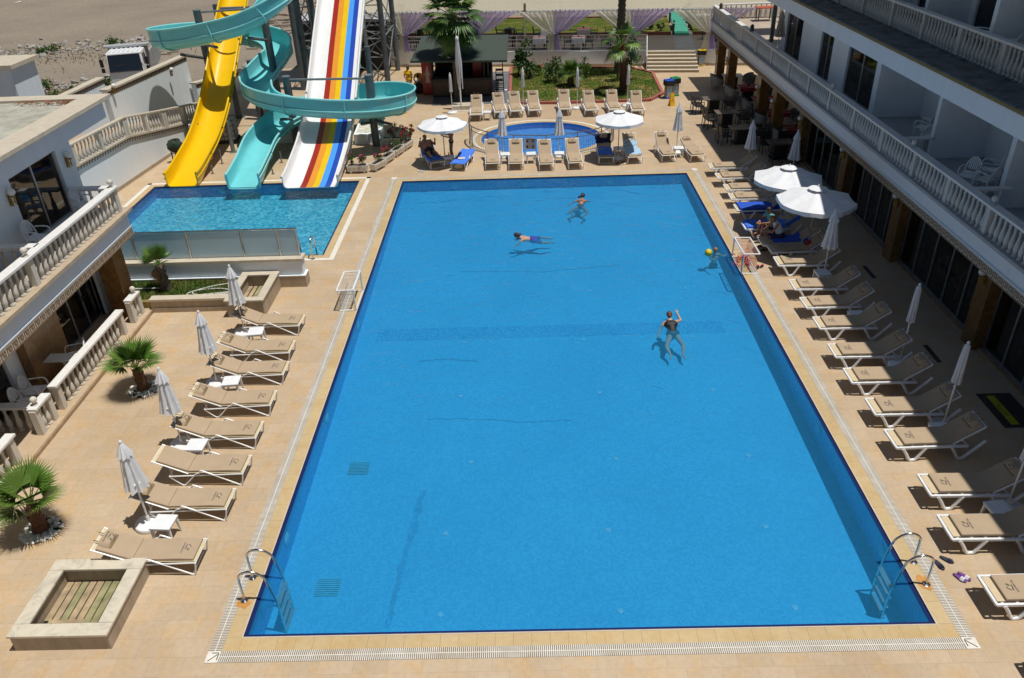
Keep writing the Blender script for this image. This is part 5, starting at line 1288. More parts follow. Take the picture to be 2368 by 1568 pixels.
# dark pump shed behind the slides
sd = thing('pump_shed', 'black clad shed behind the slide supports', 'shed', (0, 0, 0))
obj('wall', MB().b2(-9.6, -3.6, 46.7, 50, 0, 3.1), 'bar_black', sd); obj('roof', MB().b2(-9.8, -3.4, 46.6, 50.3, 3.11, 3.25), 'grey_render', sd)
cbn = thing('pump_cabinet', 'brown cabinet with yellow warning sign between the slide posts', 'cabinet', (-5.15, 36.3, 0)); obj('body', MB().box((0, 0, .75), (.7, .6, 1.5)), 'counter_wood', cbn); obj('top', MB().box((0, 0, 1.53), (.85, .8, .05)), 'wood_slat', cbn)
obj('warning_sign', MB().box((0, -.31, 1.0), (.26, .012, .42)), 'bin_yellow', cbn)
# white planter of pebbles under the striped slide
def trough(name, label, poly, h, mat='white_render', fill='pebble_white'):
    t = thing(name, label, 'planter'); n = len(poly); c = Vector((sum(p[0] for p in poly)/n, sum(p[1] for p in poly)/n, 0))
    inn_ = [(c.x+(p[0]-c.x)*.86, c.y+(p[1]-c.y)*.86) for p in poly]
    w_ = MB()
    for i in range(n):
        a, b, d, e = poly[i], poly[(i+1) % n], inn_[(i+1) % n], inn_[i]
        w_.add([(*a, 0), (*b, 0), (*b, h), (*a, h), (*d, h), (*e, h), (*d, h-.1), (*e, h-.1)], [(0, 1, 2, 3), (3, 2, 4, 5), (5, 4, 6, 7)])
    obj('wall', w_, mat, t)
    f = MB().add([(*p, h-.08) for p in inn_], [tuple(range(n))])
    R_ = random.Random(3)
    xs = [p[0] for p in inn_]; ys2 = [p[1] for p in inn_]
    for i in range(420): f.ball((R_.uniform(min(xs)+.1, max(xs)-.1), R_.uniform(min(ys2)+.1, max(ys2)-.1), h-.06), R_.uniform(.03, .06), 5, 3)
    obj('pebbles', f, fill, t); return t
trough('pebble_bed', 'raised white bed of pale pebbles right of the striped slide', [(-3.1, 29.75), (-2.0, 29.75), (-1.75, 31.0), (-2.1, 33.2), (-3.3, 33.2)], .5)
trough('pebble_bed', 'raised white bed of pale pebbles between the yellow and turquoise slides', [(-8.9, 30.3), (-5.3, 30.4), (-5.0, 32.0), (-7.4, 35.2), (-8.6, 35.2)], .5)
trough('pebble_bed', 'raised white bed of pebbles at the foot of the twin posts behind the striped slide', [(-6.6, 38.5), (-3.3, 38.5), (-3.3, 40.2), (-6.6, 40.2)], .5)
# caged water tank and covered cart
ib = thing('water_tank', 'white caged water tank in shade behind the yellow slide', 'tank', (-10.6, 31.0, 0), .15)
obj('tank', MB().b2(-1.05, 1.15, -.5, .5, .15, 1.1), 'ibc_white', ib, bevel=.05)
cg = MB()
for x in [i*.183-1.07 for i in range(13)]: cg.tube([(x, -.53, .12), (x, -.53, 1.15)], .014, 5)
for z in (.12, .36, .62, .88, 1.15): cg.tube([(-1.09, -.53, z), (1.19, -.53, z), (1.19, .53, z), (-1.09, .53, z)], .014, 5, closed=True)
obj('cage', cg, 'dark_metal', ib); obj('pallet', MB().b2(-1.1, 1.2, -.55, .55, 0, .12), 'dark_metal', ib)
ct = thing('covered_cart', 'small cart under a crumpled dark green cover beside the white wall', 'cart', (-11.35, 27.9, 0), .5)
R_ = random.Random(5); q = MB()
q.grid(lambda u, v: Vector((.36*math.sin(PI*v)*math.cos(2*PI*u)*(1+.25*math.sin(u*19+v*7)), .30*math.sin(PI*v)*math.sin(2*PI*u)*(1+.25*math.sin(u*23+2)), .78-.30*math.cos(PI*v)+.05*math.sin(u*31))), 20, 8); obj('cover', q, 'cover_green', ct, smooth=True)
fr4 = MB()
for x in (-.28, .28):
    for y in (-.2, .2): fr4.tube([(x, y, 0), (x, y, .7)], .015, 5)
for z in (.1, .35): fr4.tube([(-.28, -.2, z), (.28, -.2, z), (.28, .2, z), (-.28, .2, z)], .012, 5, closed=True)
obj('frame', fr4, 'dark_metal', ct)
q = MB(); q.ball((.05, 0, .3), .2, 8, 6, (1, .8, 1.3)); obj('machine', q, 'rubber_black', ct)
# ================================================================ RAISED TERRACE AT THE BACK (rotated frame)
TA = math.atan2(-1.37, 11.15); TZ = .97
TM = T3(7.34, 46.0, 0) @ RZ(TA)
def TP(u, v, z=TZ): return TM @ Vector((u, v, z))
def tbox(mb, u0, u1, v0, v1, z0, z1): mb.b2(u0, u1, v0, v1, z0, z1, TM)
bw = thing('terrace_wall', 'long low white wall holding up the dining terrace behind the bar', 'wall')
q = MB(); tbox(q, -13.5, 6.5, 0, .25, .15, TZ); tbox(q, 9.6, 18, 0, .25, .15, TZ); obj('wall', q, 'white_render', bw)
q = MB(); tbox(q, -13.5, 6.5, -.03, .1, 0, .16); tbox(q, 9.6, 18, -.03, .1, 0, .16); obj('skirting', q, 'cream_cladding', bw)
q = MB(); tbox(q, -14, 20, .26, 7.0, TZ-.4, TZ-.012); struct('dining_terrace', q, 'terrace_paver')
q = MB(); tbox(q, 8.4, 9.7, .26, 6.4, TZ-.012, TZ-.004); struct('cobble_path', q, 'grey_paver')
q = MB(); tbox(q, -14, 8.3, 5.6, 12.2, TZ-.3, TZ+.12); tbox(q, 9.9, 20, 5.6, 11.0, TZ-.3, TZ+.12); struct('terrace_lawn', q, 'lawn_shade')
q = MB(); tbox(q, -14, 8.3, 5.42, 5.6, TZ-.02, TZ+.2); tbox(q, 9.9, 20, 5.42, 5.6, TZ-.02, TZ+.2); tbox(q, -14, 8.3, 12.2, 12.4, TZ-.3, TZ+.2); tbox(q, 9.9, 20, 11, 11.2, TZ-.3, TZ+.2); struct('lawn_kerb', q, 'kerb_brown')
gw = thing('green_walkway', 'green carpeted boardwalk leading from the terrace to the beach', 'walkway')
q = MB(); tbox(q, 8.55, 9.55, 5.2, 15.0, TZ+.02, TZ+.16); obj('boards', q, 'walkway_green', gw)
for i in range(8):
    q = MB(); tbox(q, 8.54, 9.56, 6.4+i*1.1, 6.42+i*1.1, TZ+.16, TZ+.165); obj('joint', q, 'roof_green', gw)
for i, (u, v, lb) in enumerate(((8.45, 5.5, 'nearest'), (9.7, 8.0, 'right'), (8.4, 10.2, 'furthest'))):
    p = TP(u, v); t = thing('bollard_light', 'dark bollard light beside the green boardwalk, the %s one' % lb, 'bollard light', p, 0, 'bollard lights by the boardwalk')
    obj('post', MB().lathe([(.08, 0), (.08, .75)], 10), 'dark_metal', t, smooth=True); obj('lens', MB().lathe([(.075, .75), (.075, .88)], 10), 'globe', t, smooth=True); obj('cap', MB().lathe([(.085, .88), (.085, .95), (.02, .97)], 10), 'dark_metal', t, smooth=True)
for i, (u, v) in enumerate(((9.95, 10.5), (10.0, 14.0))):
    p = TP(u, v, .9); t = shrub('potted_shrub', 'green tub with yellow green plant by the boardwalk, %s' % ('nearer one' if i == 0 else 'farther one'), p+Vector((0, 0, .45)), .5, .5, 160, .09, ('leaf_yellow', 'leaf_light'), 70+i, 5, 'potted plant', 1, .02, 'green tubs by the boardwalk')
    obj('tub', MB().lathe([(.32, -.45), (.42, .02), (.44, .05), (.38, .05), (.36, 0)], 14), 'bin_green', t, smooth=True)
# steps
stp = thing('garden_steps', 'pale stone steps rising to the dining terrace', 'steps'); q = MB(); e_ = MB()
for i in range(6):
    z1 = TZ*(i+1)/6; v = -1.95+.34*i; u1 = 9.6-.045*i
    q.b2(6.52, u1+.2, v+.03, .25, z1-TZ/6, z1-.045, TM); e_.b2(6.50, u1+.22, v, .25 if i == 5 else v+.37, z1-.044, z1, TM)
obj('risers', q, 'beige_stone', stp); obj('treads', e_, 'pale_stone', stp)
def railing(name, label, pts, h, bars, pr=.022, mat='white_metal', every=None, post_r=.03):
    t = thing(name, label, 'railing'); pts = [Vector(p) for p in pts]
    for j, z in enumerate(bars):
        obj('rail', MB().tube([p+Vector((0, 0, z)) for p in pts], pr if j else pr*1.3, 6), mat, t, smooth=True)
    for a, b in zip(pts, pts[1:]):
        L = (b-a).length; n = max(1, round(L/every)) if every else 1
        for i in range(n): p = a.lerp(b, i/n); obj('post', MB().tube([p, p+Vector((0, 0, h))], post_r, 6), mat, t)
    obj('post', MB().tube([pts[-1], pts[-1]+Vector((0, 0, h))], post_r, 6), mat, t); return t
railing('terrace_railing', 'white tubular railing with four bars along the terrace edge', [TP(-13, .12), TP(6.45, .12)], 1.0, (1.0, .75, .5, .25), every=2.05)
railing('stair_handrail', 'white handrail sloping down the left side of the stone steps', [TP(6.45, .1), TP(6.45, -1.9, 0)], 1.0, (1.0, .7, .4), every=1.0)
# fabric canopies, posts, curtains
UP = [-15.0, -9.95, -4.85, .35, 5.4, 10.45]
cz = 3.55
cn = thing('fabric_canopy', 'cream fabric canopy roof stretched over the whole dining terrace', 'canopy')
def sag(u, v):
    x = -15+u*33; k = (x+4.85)/5.1; f = abs(math.sin(PI*k)); w_ = math.sin(PI*v)
    return TM @ Vector((x, .05+v*5.6, cz+.28*w_*(1-.55*f)-.05*f*math.sin(PI*(1-v)*.5)+.42*v))
q = MB(); q.grid(sag, 132, 14); obj('fabric', q, 'canopy_fabric', cn, smooth=True)
q = MB().tube([TP(-15, .05, cz-.03), TP(18, .05, cz-.03)], .035, 6); q.tube([TP(-15, 5.65, cz+.39), TP(18, 5.65, cz+.39)], .035, 6)
obj('edge_tube', q, 'white_metal', cn)
rm = MB(); R_ = random.Random(2)
for i in range(330):
    x = -15+i*.1; p = TP(x, .03, cz-.01); rm.box(tuple(p), (.03, .06, .10+.08*R_.random()))
obj('lacing', rm, 'canvas_white', cn)
lc = MB()
for i in range(200):
    x = -14+R_.random()*24
    if int((x+15)/2.55) % 2: p = TP(x, 5.7, cz+.44); lc.box(tuple(p), (.12, .08, .10))
obj('far_valance', lc, 'sheer_purple', cn)
for i, u in enumerate(UP[1:]+[15.5]):
    for v, z1 in ((.08, cz), (5.6, cz+.4)): obj('post', MB().tube([TP(u, v), TP(u, v, z1)], .045, 8), 'white_metal', cn)
def curtain(u, side, mat, label, reach=2.35, seed=0):
    R_ = random.Random(seed); ztie = 2.12; t = thing('tied_curtain', label, 'curtain', (0, 0, 0), 0, 'tied curtains on the terrace posts')
    ph = R_.random()*6
    def fn(a, b):      # a across, b from top to floor
        z = cz-.08-(cz-.08-TZ-.06)*b; fold = math.sin(a*34+ph)*.06+math.sin(a*57+ph)*.02
        bt = (cz-.08-ztie)/(cz-.08-TZ-.06)
        if b < bt:
            k = b/bt; wdt = reach*(1-k)**(.62+.5*(1-a))*1.0+.13; zz = cz-.08-(cz-.08-ztie)*(k if a < .02 else k**(1.0+.35*a))
            z = zz
        else:
            k = (b-bt)/(1-bt); wdt = .13+.32*k**.7
            fold *= .9
        x = side*(.03+a*wdt)
        return TM @ Vector((u+x, .0+fold*(1.0 if b > .05 else .6)-.02, z))
    q = MB(); q.grid(fn, 60, 26); obj('cloth', q, mat, t, smooth=True)
    obj('tie', MB().tube([TP(u+side*.02, -.07, ztie), TP(u+side*.18, -.08, ztie), TP(u+side*.18, .06, ztie), TP(u+side*.02, .06, ztie)], .025, 5, closed=True), mat, t)
    q = MB()
    for i in range(9): q.box((side*(.1+i*reach/8.5), -.02, cz-.04), (.05, .05, .16), TM @ T3(u, 0, 0))
    o_ = obj('loops', q, mat, t); o_['kind'] = 'stuff'; return t
NM = ['behind the slide tower', 'left of the bar roof', 'behind the big palm', 'right of the bar', 'left of the steps', 'right of the steps']
for i, u in enumerate(UP):
    if i == 0: continue
    curtain(u, -1, 'sheer_ivory', 'ivory sheer curtain tied to the terrace post %s' % NM[i], 2.45, i)
    curtain(u, 1, 'sheer_purple', 'purple sheer curtain tied to the terrace post %s' % NM[i], 2.6, 20+i)
curtain(-4.7, -1, 'sheer_purple', 'extra purple drape hanging behind the ivory one by the big palm', 1.2, 50)
tp_ = thing('tall_post', 'slim white post with a tan wooden head rising above the canopy edge', 'post', TP(-1.6, .05)); obj('shaft', MB().tube([(0, 0, 0), (0, 0, 2.55)], .04, 8), 'white_metal', tp_, smooth=True); obj('head', MB().box((0, 0, 2.78), (.16, .1, .5)), 'wood_slat', tp_)
# terrace tables and chairs
def dtable(mat='table_dark', s=(.8, .8), h=.74):
    def b():
        r = root('dining_table'); obj('tabletop', MB().box((0, 0, h-.02), (s[0], s[1], .045)), mat, r, bevel=.008)
        for i in (-1, 1):
            for j in (-1, 1): obj('leg', MB().box((i*(s[0]/2-.06), j*(s[1]/2-.06), h/2-.02), (.07, .07, h-.04)), 'table_dark', r)
        return r
    return b
R_ = random.Random(17)
def cloth(label, loc, rz, mat='cloth_white', s=.84, drop=.42):
    t = thing('tablecloth', label, 'tablecloth', loc, rz, 'tablecloths on the dining terrace'); q = MB()
    def fn(u, v):
        a, b = u*2-1, v*2-1; m2_ = max(abs(a), abs(b)); f = 0.62
        if m2_ <= f: return Vector((a/f*s/2, b/f*s/2, 0))
        k = (m2_-f)/(1-f); ax, by = a/m2_, b/m2_
        return Vector((ax*s/2*(1+.06*k+.04*k*math.sin(by*9)), by*s/2*(1+.06*k+.04*k*math.sin(ax*9)), -drop*k*(.85+.15*math.sin((ax+by)*3))))
    q.grid(fn, 20, 20); obj('cloth', q, mat, t, smooth=True)
    obj('runner', MB().box((0, 0, .008), (s*.98, s*.42, .008)), 'cloth_red', t); return t
spots = [(-12.2, 1.3, 0), (-9.0, 1.3, 0), (-6.9, 1.4, 0), (-3.0, 1.5, 0), (-.75, .95, 1), (1.9, .95, 1), (4.4, 1.0, 2), (11.6, 1.2, 1), (-12.5, 4.3, 0), (-9.6, 4.3, 0), (-6.4, 4.3, 0), (-3.2, 4.2, 0), (-.5, 4.0, 1), (2.1, 4.0, 2), (4.6, 3.9, 1), (11.3, 3.7, 0), (13.6, 2.4, 1)]
for i, (u, v, kind) in enumerate(spots):
    row = 'front' if v < 2 else 'back'; k_ = [s for s in spots if (s[1] < 2) == (v < 2)].index((u, v, kind)); pos = ORD[k_]
    p = TP(u, v); rz = TA+R_.uniform(-.05, .05)
    spawn('dtable', dtable(), 'dark square terrace table, %s from the left in the %s row' % (pos, row), 'table', p, rz, 'tables on the dining terrace')
    if kind: cloth('%s tablecloth with red runner, on the %s table from the left of the %s row' % ('white' if kind == 1 else 'grey', pos, row), p+Vector((0, 0, .75)), rz, 'cloth_white' if kind == 1 else 'cloth_grey')
    for j, s_ in enumerate((-1, 1)):
        a = RZ(TA) @ Vector((s_*.72, R_.uniform(-.1, .1), 0))
        spawn('arm_chair', arm_chair, 'dark slatted chair at the %s side of the %s terrace table in the %s row' % ('left' if s_ < 0 else 'right', pos, row), 'chair', p+a, TA+(0 if s_ < 0 else PI)+R_.uniform(-.15, .15), 'dark chairs on the dining terrace')
    if kind == 0 and v > 2:
        spawn('arm_chair', arm_chair, 'dark slatted chair on the near side of the %s terrace table in the back row' % pos, 'chair', p+(RZ(TA) @ Vector((0.05, -.72, 0))), TA+PI/2, 'dark chairs on the dining terrace')
    b_ = spawn('caddy', lambda: (lambda r: (obj('body', MB().lathe([(.05, 0), (.05, .1), (.03, .12)], 8), 'bar_black', r), r)[1])(root('condiment_caddy')), 'small dark condiment caddy on the %s table of the %s terrace row' % (pos, row), 'caddy', p+Vector((0, 0, .765)), 0, 'caddies on the terrace tables')
t = thing('net_bench', 'pale metal bench frame on the sand beyond the boardwalk', 'bench', TP(11.0, 13.0, .6)); obj('frame', MB().b2(-.9, .9, -.3, .3, .0, .5), 'canvas_white', t, bevel=.03)
ob = MB(); tbox(ob, -9, 0, 15, 15.12, .55, .75); t = thing('barrier_tape', 'orange barrier strip along the sand behind the terrace lawn', 'barrier'); obj('strip', ob, 'orange_thing', t)
for i, (u, v, s_) in enumerate(((6.9, 7.0, .8), (7.6, 6.2, .7), (6.2, 6.4, .9), (10.4, 6.6, .8), (11.0, 7.3, .9))):
    shrub('garden_shrub', ('spiky green shrub', 'low leafy shrub', 'upright leafy shrub', 'dark upright shrub', 'golden ornamental grass')[i]+' in the bed beside the green boardwalk', TP(u, v, TZ+.1), 1.0*s_, .55*s_, 200, .10, ('leaf_dark', 'leaf_mid', 'leaf_yellow') if i < 4 else ('leaf_yellow', 'palm_dead'), 90+i, 6)
# ================================================================ BEACH BAR
bar = thing('beach_bar', 'small beach bar with flat dark green roof, dark counter and wood front', 'kiosk')
rfm = MB().add([(-.95, 37.55, 2.38), (4.62, 36.95, 2.38), (4.68, 42.4, 2.78), (-.75, 42.9, 2.78), (-.95, 37.55, 2.26), (4.62, 36.95, 2.26), (4.68, 42.4, 2.66), (-.75, 42.9, 2.66)], [(0, 1, 2, 3), (4, 7, 6, 5), (0, 4, 5, 1), (1, 5, 6, 2), (2, 6, 7, 3), (3, 7, 4, 0)])
obj('roof', rfm, 'roof_green', bar, bevel=.02)
q = MB().b2(.15, 3.55, 38.62, 38.72, .12, .95); obj('counter_front', q, 'counter_wood', bar)
gv = MB()
for i in range(17): gv.b2(.2+i*.2, .21+i*.2, 38.612, 38.62, .13, .94)
obj('board_grooves', gv, 'bar_black', bar)
obj('counter_top', MB().b2(.05, 3.65, 38.45, 39.05, .95, 1.10), 'bar_black', bar, bevel=.01)
obj('plinth', MB().b2(.12, 3.58, 38.6, 38.74, 0, .12), 'bar_black', bar)
bk = MB().b2(.0, 3.6, 42.0, 42.1, 0, 2.6).b2(.0, .1, 39.6, 42, 0, 1.0); obj('back_panel', bk, 'bar_black', bar)
obj('side_counter', MB().b2(3.5, 3.62, 38.75, 41.9, 0, 1.0), 'bar_black', bar)
for x, y in ((.12, 38.8), (3.45, 38.8), (3.2, 38.8), (.12, 41.9), (3.5, 41.9), (.6, 41.9)): obj('post', MB().b2(x-.05, x+.05, y-.05, y+.05, 0, 2.27), 'bar_black', bar)
sh_ = MB()
for z in (1.2, 1.6, 2.0): sh_.b2(.7, 3.3, 41.6, 41.95, z, z+.04)
obj('shelf', sh_, 'counter_wood', bar)
fg = thing('drinks_fridge', 'red drinks fridge with pale bottle and script printed on its side, left of the bar', 'fridge', (-.22, 39.55, 0))
obj('cabinet', MB().b2(-.33, .33, -.3, .5, .04, 2.2), 'fridge_red', fg, bevel=.015); obj('feet', MB().b2(-.3, .3, -.26, .46, 0, .05), 'rubber_black', fg)
q = MB(); bp_ = [(.035, 1.78), (.035, 1.70), (.045, 1.62), (.075, 1.50), (.10, 1.40), (.10, 1.32), (.085, 1.18), (.075, 1.08), (.105, .92), (.11, .84), (.10, .80)]
q.add([(x*1.25, -.303, z-.08) for x, z in bp_]+[(-x*1.25, -.303, z-.08) for x, z in bp_[::-1]], [tuple(range(2*len(bp_)))]); obj('bottle_print', q, 'fridge_print', fg)
tx = text_mb('Coca-Cola', .145, T3(.02, -.306, 1.22) @ RX(PI/2), shear=.25); obj('lettering', tx, 'cloth_white', fg)
st = thing('bar_stool', 'tall dark slatted bar stool stack at the right end of the bar', 'bar stool', (4.1, 39.3, 0))
q = MB()
for x in (-.2, .2):
    for y in (-.2, .2): obj('leg', MB().tube([(x*1.2, y*1.2, 0), (x, y, 1.75 if x > 0 else 1.4)], .025, 6), 'table_dark', st)
for z in (.75, 1.05, 1.35): obj('seat', MB().box((0, 0, z), (.42, .42, .05)), 'table_dark', st)
for z in (.25, .5): q.box((0, -.22, z), (.45, .04, .04)).box((0, .22, z), (.45, .04, .04)).box((-.22, 0, z), (.04, .44, .04))
obj('footrest', q, 'table_dark', st); q = MB()
for z in (1.45, 1.6): q.box((.21, 0, z), (.03, .42, .08))
obj('backrest', q, 'table_dark', st)
rc = thing('red_chair', 'dark red chair standing behind the bar counter', 'chair', (2.75, 39.8, .3)); obj('backrest', MB().b2(-.28, .28, -.04, .04, .55, 1.5), 'fridge_red', rc, bevel=.1); obj('seat', MB().b2(-.28, .28, -.4, .04, .45, .55), 'fridge_red', rc); obj('leg', MB().b2(-.05, .05, -.25, -.15, -.3, .45), 'bar_black', rc)
for i in range(9):
    def bt(): r = root('bottle'); obj('glass', MB().lathe([(.035, 0), (.035, .18), (.014, .24), (.014, .3)], 8), 'bottle_orange', r, smooth=True); return r
    spawn('bottle', bt, 'bottle standing in the row on the middle shelf of the bar', 'bottle', (.85+i*.27, 41.75, 1.64), 0, 'bottles on the bar shelf')
pt = thing('floor_tile', 'single white square on the grey paving beside the bar stool', 'tile', (4.42, 39.9, .004)); obj('slab', MB().b2(-.1, .1, -.14, .14, 0, .012), 'cloth_white', pt)
# ================================================================ GARDEN IN FRONT OF THE TERRACE
GPOLY = [(4.72, 39.2), (5.1, 36.5), (7.25, 36.3), (12.7, 36.25), (13.65, 37.6), (13.85, 42.8), (12.6, 44.6), (4.75, 45.6)]
struct('garden_lawn', MB().add([(x, y, .07) for x, y in GPOLY], [tuple(range(len(GPOLY)))]), 'lawn')
kb = MB(); R_ = random.Random(9)
for a, b in zip(GPOLY, GPOLY[1:]+GPOLY[:1]):
    L = math.hypot(b[0]-a[0], b[1]-a[1]); n = max(1, int(L/.8)); ang = math.atan2(b[1]-a[1], b[0]-a[0])
    for i in range(n): kb.b2(.006, L/n-.006, -.09, .09, 0, .14+R_.uniform(-.004, .004), T3(*[a[j]+(b[j]-a[j])*i/n for j in (0, 1)], 0) @ RZ(ang))
struct('garden_kerb', kb, 'red_kerb')
def tufts(name, label, n, inside, hmin, hmax, z, seed, mats=('grass_blade', 'grass_dry'), p_dry=.3):
    R_ = random.Random(seed); q = MB(); c_ = 0
    while c_ < n:
        x, y = inside(R_)
        if x is None: continue
        h = R_.uniform(hmin, hmax); a = R_.random()*6.28; w_ = .014; q.cm = 1 if mnoise.noise((x*.7, y*.7, 3.1))+R_.uniform(-.35, .35) > .25 else 0
        q.add([(x-w_*math.cos(a), y-w_*math.sin(a), z), (x+w_*math.cos(a), y+w_*math.sin(a), z), (x+R_.uniform(-.06, .06), y+R_.uniform(-.06, .06), z+h)], [(0, 1, 2)]); c_ += 1
    return tag(obj(name, q, list(mats)), label, 'grass', kind='stuff')
def inpoly(R_):
    x, y = R_.uniform(4.7, 13.9), R_.uniform(36.3, 45.6); c_ = False
    for (x0, y0), (x1, y1) in zip(GPOLY, GPOLY[1:]+GPOLY[:1]):
        if (y0 > y) != (y1 > y) and x < (x1-x0)*(y-y0)/(y1-y0)+x0: c_ = not c_
    return (x, y) if c_ else (None, None)
tufts('garden_grass', 'short patchy grass of the kerbed garden behind the small pool', 24000, inpoly, .03, .10, .07, 1)
# left lawn bed
lb = MB(); lb.b2(-8.2, -4.05, 12.62, 14.05, .0, .34); struct('left_lawn_bed', lb, 'lawn')
tufts('left_grass', 'grass in the raised bed behind the left loungers', 9000, lambda R_: (R_.uniform(-8.2, -4.05), R_.uniform(12.8, 14.05)), .03, .11, .34, 2)
lw = thing('low_garden_wall', 'low stone faced wall in front of the left lawn bed', 'wall'); obj('face', MB().b2(-6.62, -4.05, 12.55, 12.66, 0, .40), 'cream_cladding', lw); obj('coping', MB().b2(-6.62, -4.05, 12.50, 12.80, .401, .47), 'pale_stone', lw); obj('skirting', MB().b2(-6.6, -4.05, 12.51, 12.549, 0, .15), 'cream_cladding', lw)
gf = thing('glass_fence_wall', 'white wall with stone cap and frosted glass screen between steel posts', 'wall')
obj('wall', MB().b2(-12.2, -2.05, 14.14, 14.5, .40, .93), 'white_render', gf); obj('lower_wall', MB().b2(-12.2, -1.98, 14.06, 14.5, 0, .40), 'cream_cladding', gf)
obj('moulding', MB().b2(-12.2, -1.97, 14.05, 14.5, .401, .43), 'white_render', gf); obj('cap', MB().b2(-12.2, -2.0, 14.08, 14.56, .931, 1.02), 'pale_stone', gf)
gx = [-11.6, -9.4, -7.55, -5.75, -3.95, -2.75, -2.12]
for i, x in enumerate(gx): obj('post', MB().tube([(x, 14.36, 1.0), (x, 14.36, 1.98)], .028, 8), 'chrome', gf, smooth=True)
for a, b in zip(gx, gx[1:]): obj('glass_panel', MB().b2(a+.03, b-.03, 14.352, 14.366, 1.04, 1.94), 'glass_frosted', gf)
obj('handrail', MB().tube([(-12, 14.36, 1.98), (-2.08, 14.36, 1.98)], .03, 8), 'chrome', gf, smooth=True)
def plank_box(name, label, x0, x1, y0, y1, h, wth, deckz, gap=None, capm='pale_stone', capo=.04):
    t = thing(name, label, 'planter'); q = MB()
    q.b2(x0, x1, y0, y0+wth, 0, h); q.b2(x0, x1, y1-wth, y1, 0, h); q.b2(x0, x0+wth, y0+wth, y1-wth, 0, h); q.b2(x1-wth, x1, y0+wth, y1-wth, 0, h); obj('wall', q, 'cream_cladding', t)
    c_ = MB(); o = capo; w2 = wth+.05
    for x_0, x_1, y_0, y_1 in ((x0-o, x1+o, y0-o, y0+w2), (x0-o, x1+o, y1-w2, y1+o), (x0-o, x0+w2, y0+w2+.004, y1-w2-.004), (x1-w2, x1+o, y0+w2+.004, y1-w2-.004)): c_.b2(x_0, x_1, y_0, y_1, h+.001, h+.055)
    obj('coping', c_, capm, t, bevel=.012)
    n = int((x1-x0-2*wth)/.15); R_ = random.Random(3); ds = MB(); g2_ = MB()
    for i in range(n):
        a = x0+wth+.01+i*(x1-x0-2*wth)/n; yb = y0+wth+.02
        if gap and gap[0] < i < gap[1]: yb = y0+wth+gap[2]
        (ds if R_.random() < .6 else g2_).b2(a, a+.125, yb, y1-wth-.02, deckz+R_.uniform(-.006, .006), deckz+.03)
    obj('decking', ds, 'wood_slat', t); obj('mossy_decking', g2_, 'wood_slat_green', t)
    if gap: obj('bearer', MB().b2(x0+wth+.1, x0+wth+.9, y0+wth+gap[2]-.06, y0+wth+gap[2]+.02, deckz-.004, deckz+.028), 'wood_slat', t); obj('brick', MB().box((x0+wth+.42, y0+wth+.22, .06), (.28, .14, .12)), 'rust', t)
    obj('inner_floor', MB().b2(x0+wth, x1-wth, y0+wth, y1-wth, .0, .006), 'hole_dark', t); return t
plank_box('slatted_planter', 'large low square stone planter with a slatted timber bottom at the near left', -4.10, -2.34, -.20, 1.58, .36, .20, .015, (-1, 5, .42), 'cap_marble', .03)
plank_box('slatted_planter', 'tall narrow stone planter with slatted bottom at the end of the left lawn bed', -4.02, -2.86, 12.08, 14.04, .55, .16, .15)
# hose on the lawn
hs = arc([(-8.0, 13.75, .38), (-6.6, 13.68, .37)], 4); t = thing('garden_hose', 'pale garden hose lying in loops on the left lawn bed', 'hose')
obj('hose', MB().tube(arc([(-4.1, 13.75, .40), (-4.9, 13.55, .38), (-5.55, 13.15, .37), (-5.5, 12.95, .37), (-4.9, 12.98, .38), (-4.2, 13.1, .4), (-4.6, 13.35, .38), (-5.3, 13.3, .37), (-5.42, 13.05, .38), (-4.9, 12.9, .38), (-4.1, 12.98, .42)], 6), .022, 6), 'hose', t, smooth=True)
t = thing('water_pipe', 'straight pale pipe lying along the back of the left lawn bed', 'pipe'); obj('pipe', MB().tube([(-8.2, 13.45, .40), (-6.5, 13.45, .40)], .025, 6), 'hose', t)
# ================================================================ PLANTS
def pebble_ring(label, loc, r0, r1, n, seed):
    R_ = random.Random(seed); q = MB()
    for i in range(n):
        a = R_.random()*2*PI; d = R_.uniform(r0, r1); s = R_.uniform(.03, .06); q.ball((d*math.cos(a), d*math.sin(a)*.95, s*.5), s, 7, 5, (R_.uniform(.8, 1.3), R_.uniform(.8, 1.2), .7))
    o = obj('pebbles', q, 'pebble_white', loc=loc, smooth=True); return tag(o, label, 'pebbles', kind='stuff')
def grass_clump(label, loc, r, n, seed):
    R_ = random.Random(seed); q = MB()
    for i in range(n):
        a = R_.random()*2*PI; d = R_.uniform(.05, r); x, y = d*math.cos(a), d*math.sin(a); h = R_.uniform(.05, .18)
        q.add([(x-.01, y, 0), (x+.01, y, 0), (x+R_.uniform(-.1, .1), y+R_.uniform(-.1, .1), h)], [(0, 1, 2)])
    return tag(obj('grass_tuft', q, 'grass_blade', loc=loc), label, 'grass', kind='stuff')
for i, (p, sd_) in enumerate((((-5.12, 8.15, 0), 3), ((-5.2, 2.85, 0), 5))):
    w_ = ('nearer', 'farther')[1-i]
    fan_palm('fan_palm', 'young fan palm with brown stub trunk on the left deck, the %s one' % w_, p, .72 if i == 0 else .78, (.17, .12), 11, .36, .68, (.12, 1.4), sd_, (-.03, 0), 'trunk_brown', ('palm_leaf_lit', 'palm_leaf_pale'), nb=34, droop=.18, fan=1.75, ringy=.03)
    pebble_ring('ring of white pebbles round the %s young palm on the left deck' % w_, p, .16, .42, 130, 7+i); grass_clump('grass sprouting at the foot of the %s young palm on the left deck' % w_, p, .30, 160, 9+i)
    struct('palm_pit', MB().lathe([(.40, 0), (.40, .004)], 20, T3(p[0], p[1], .001)), 'soil')
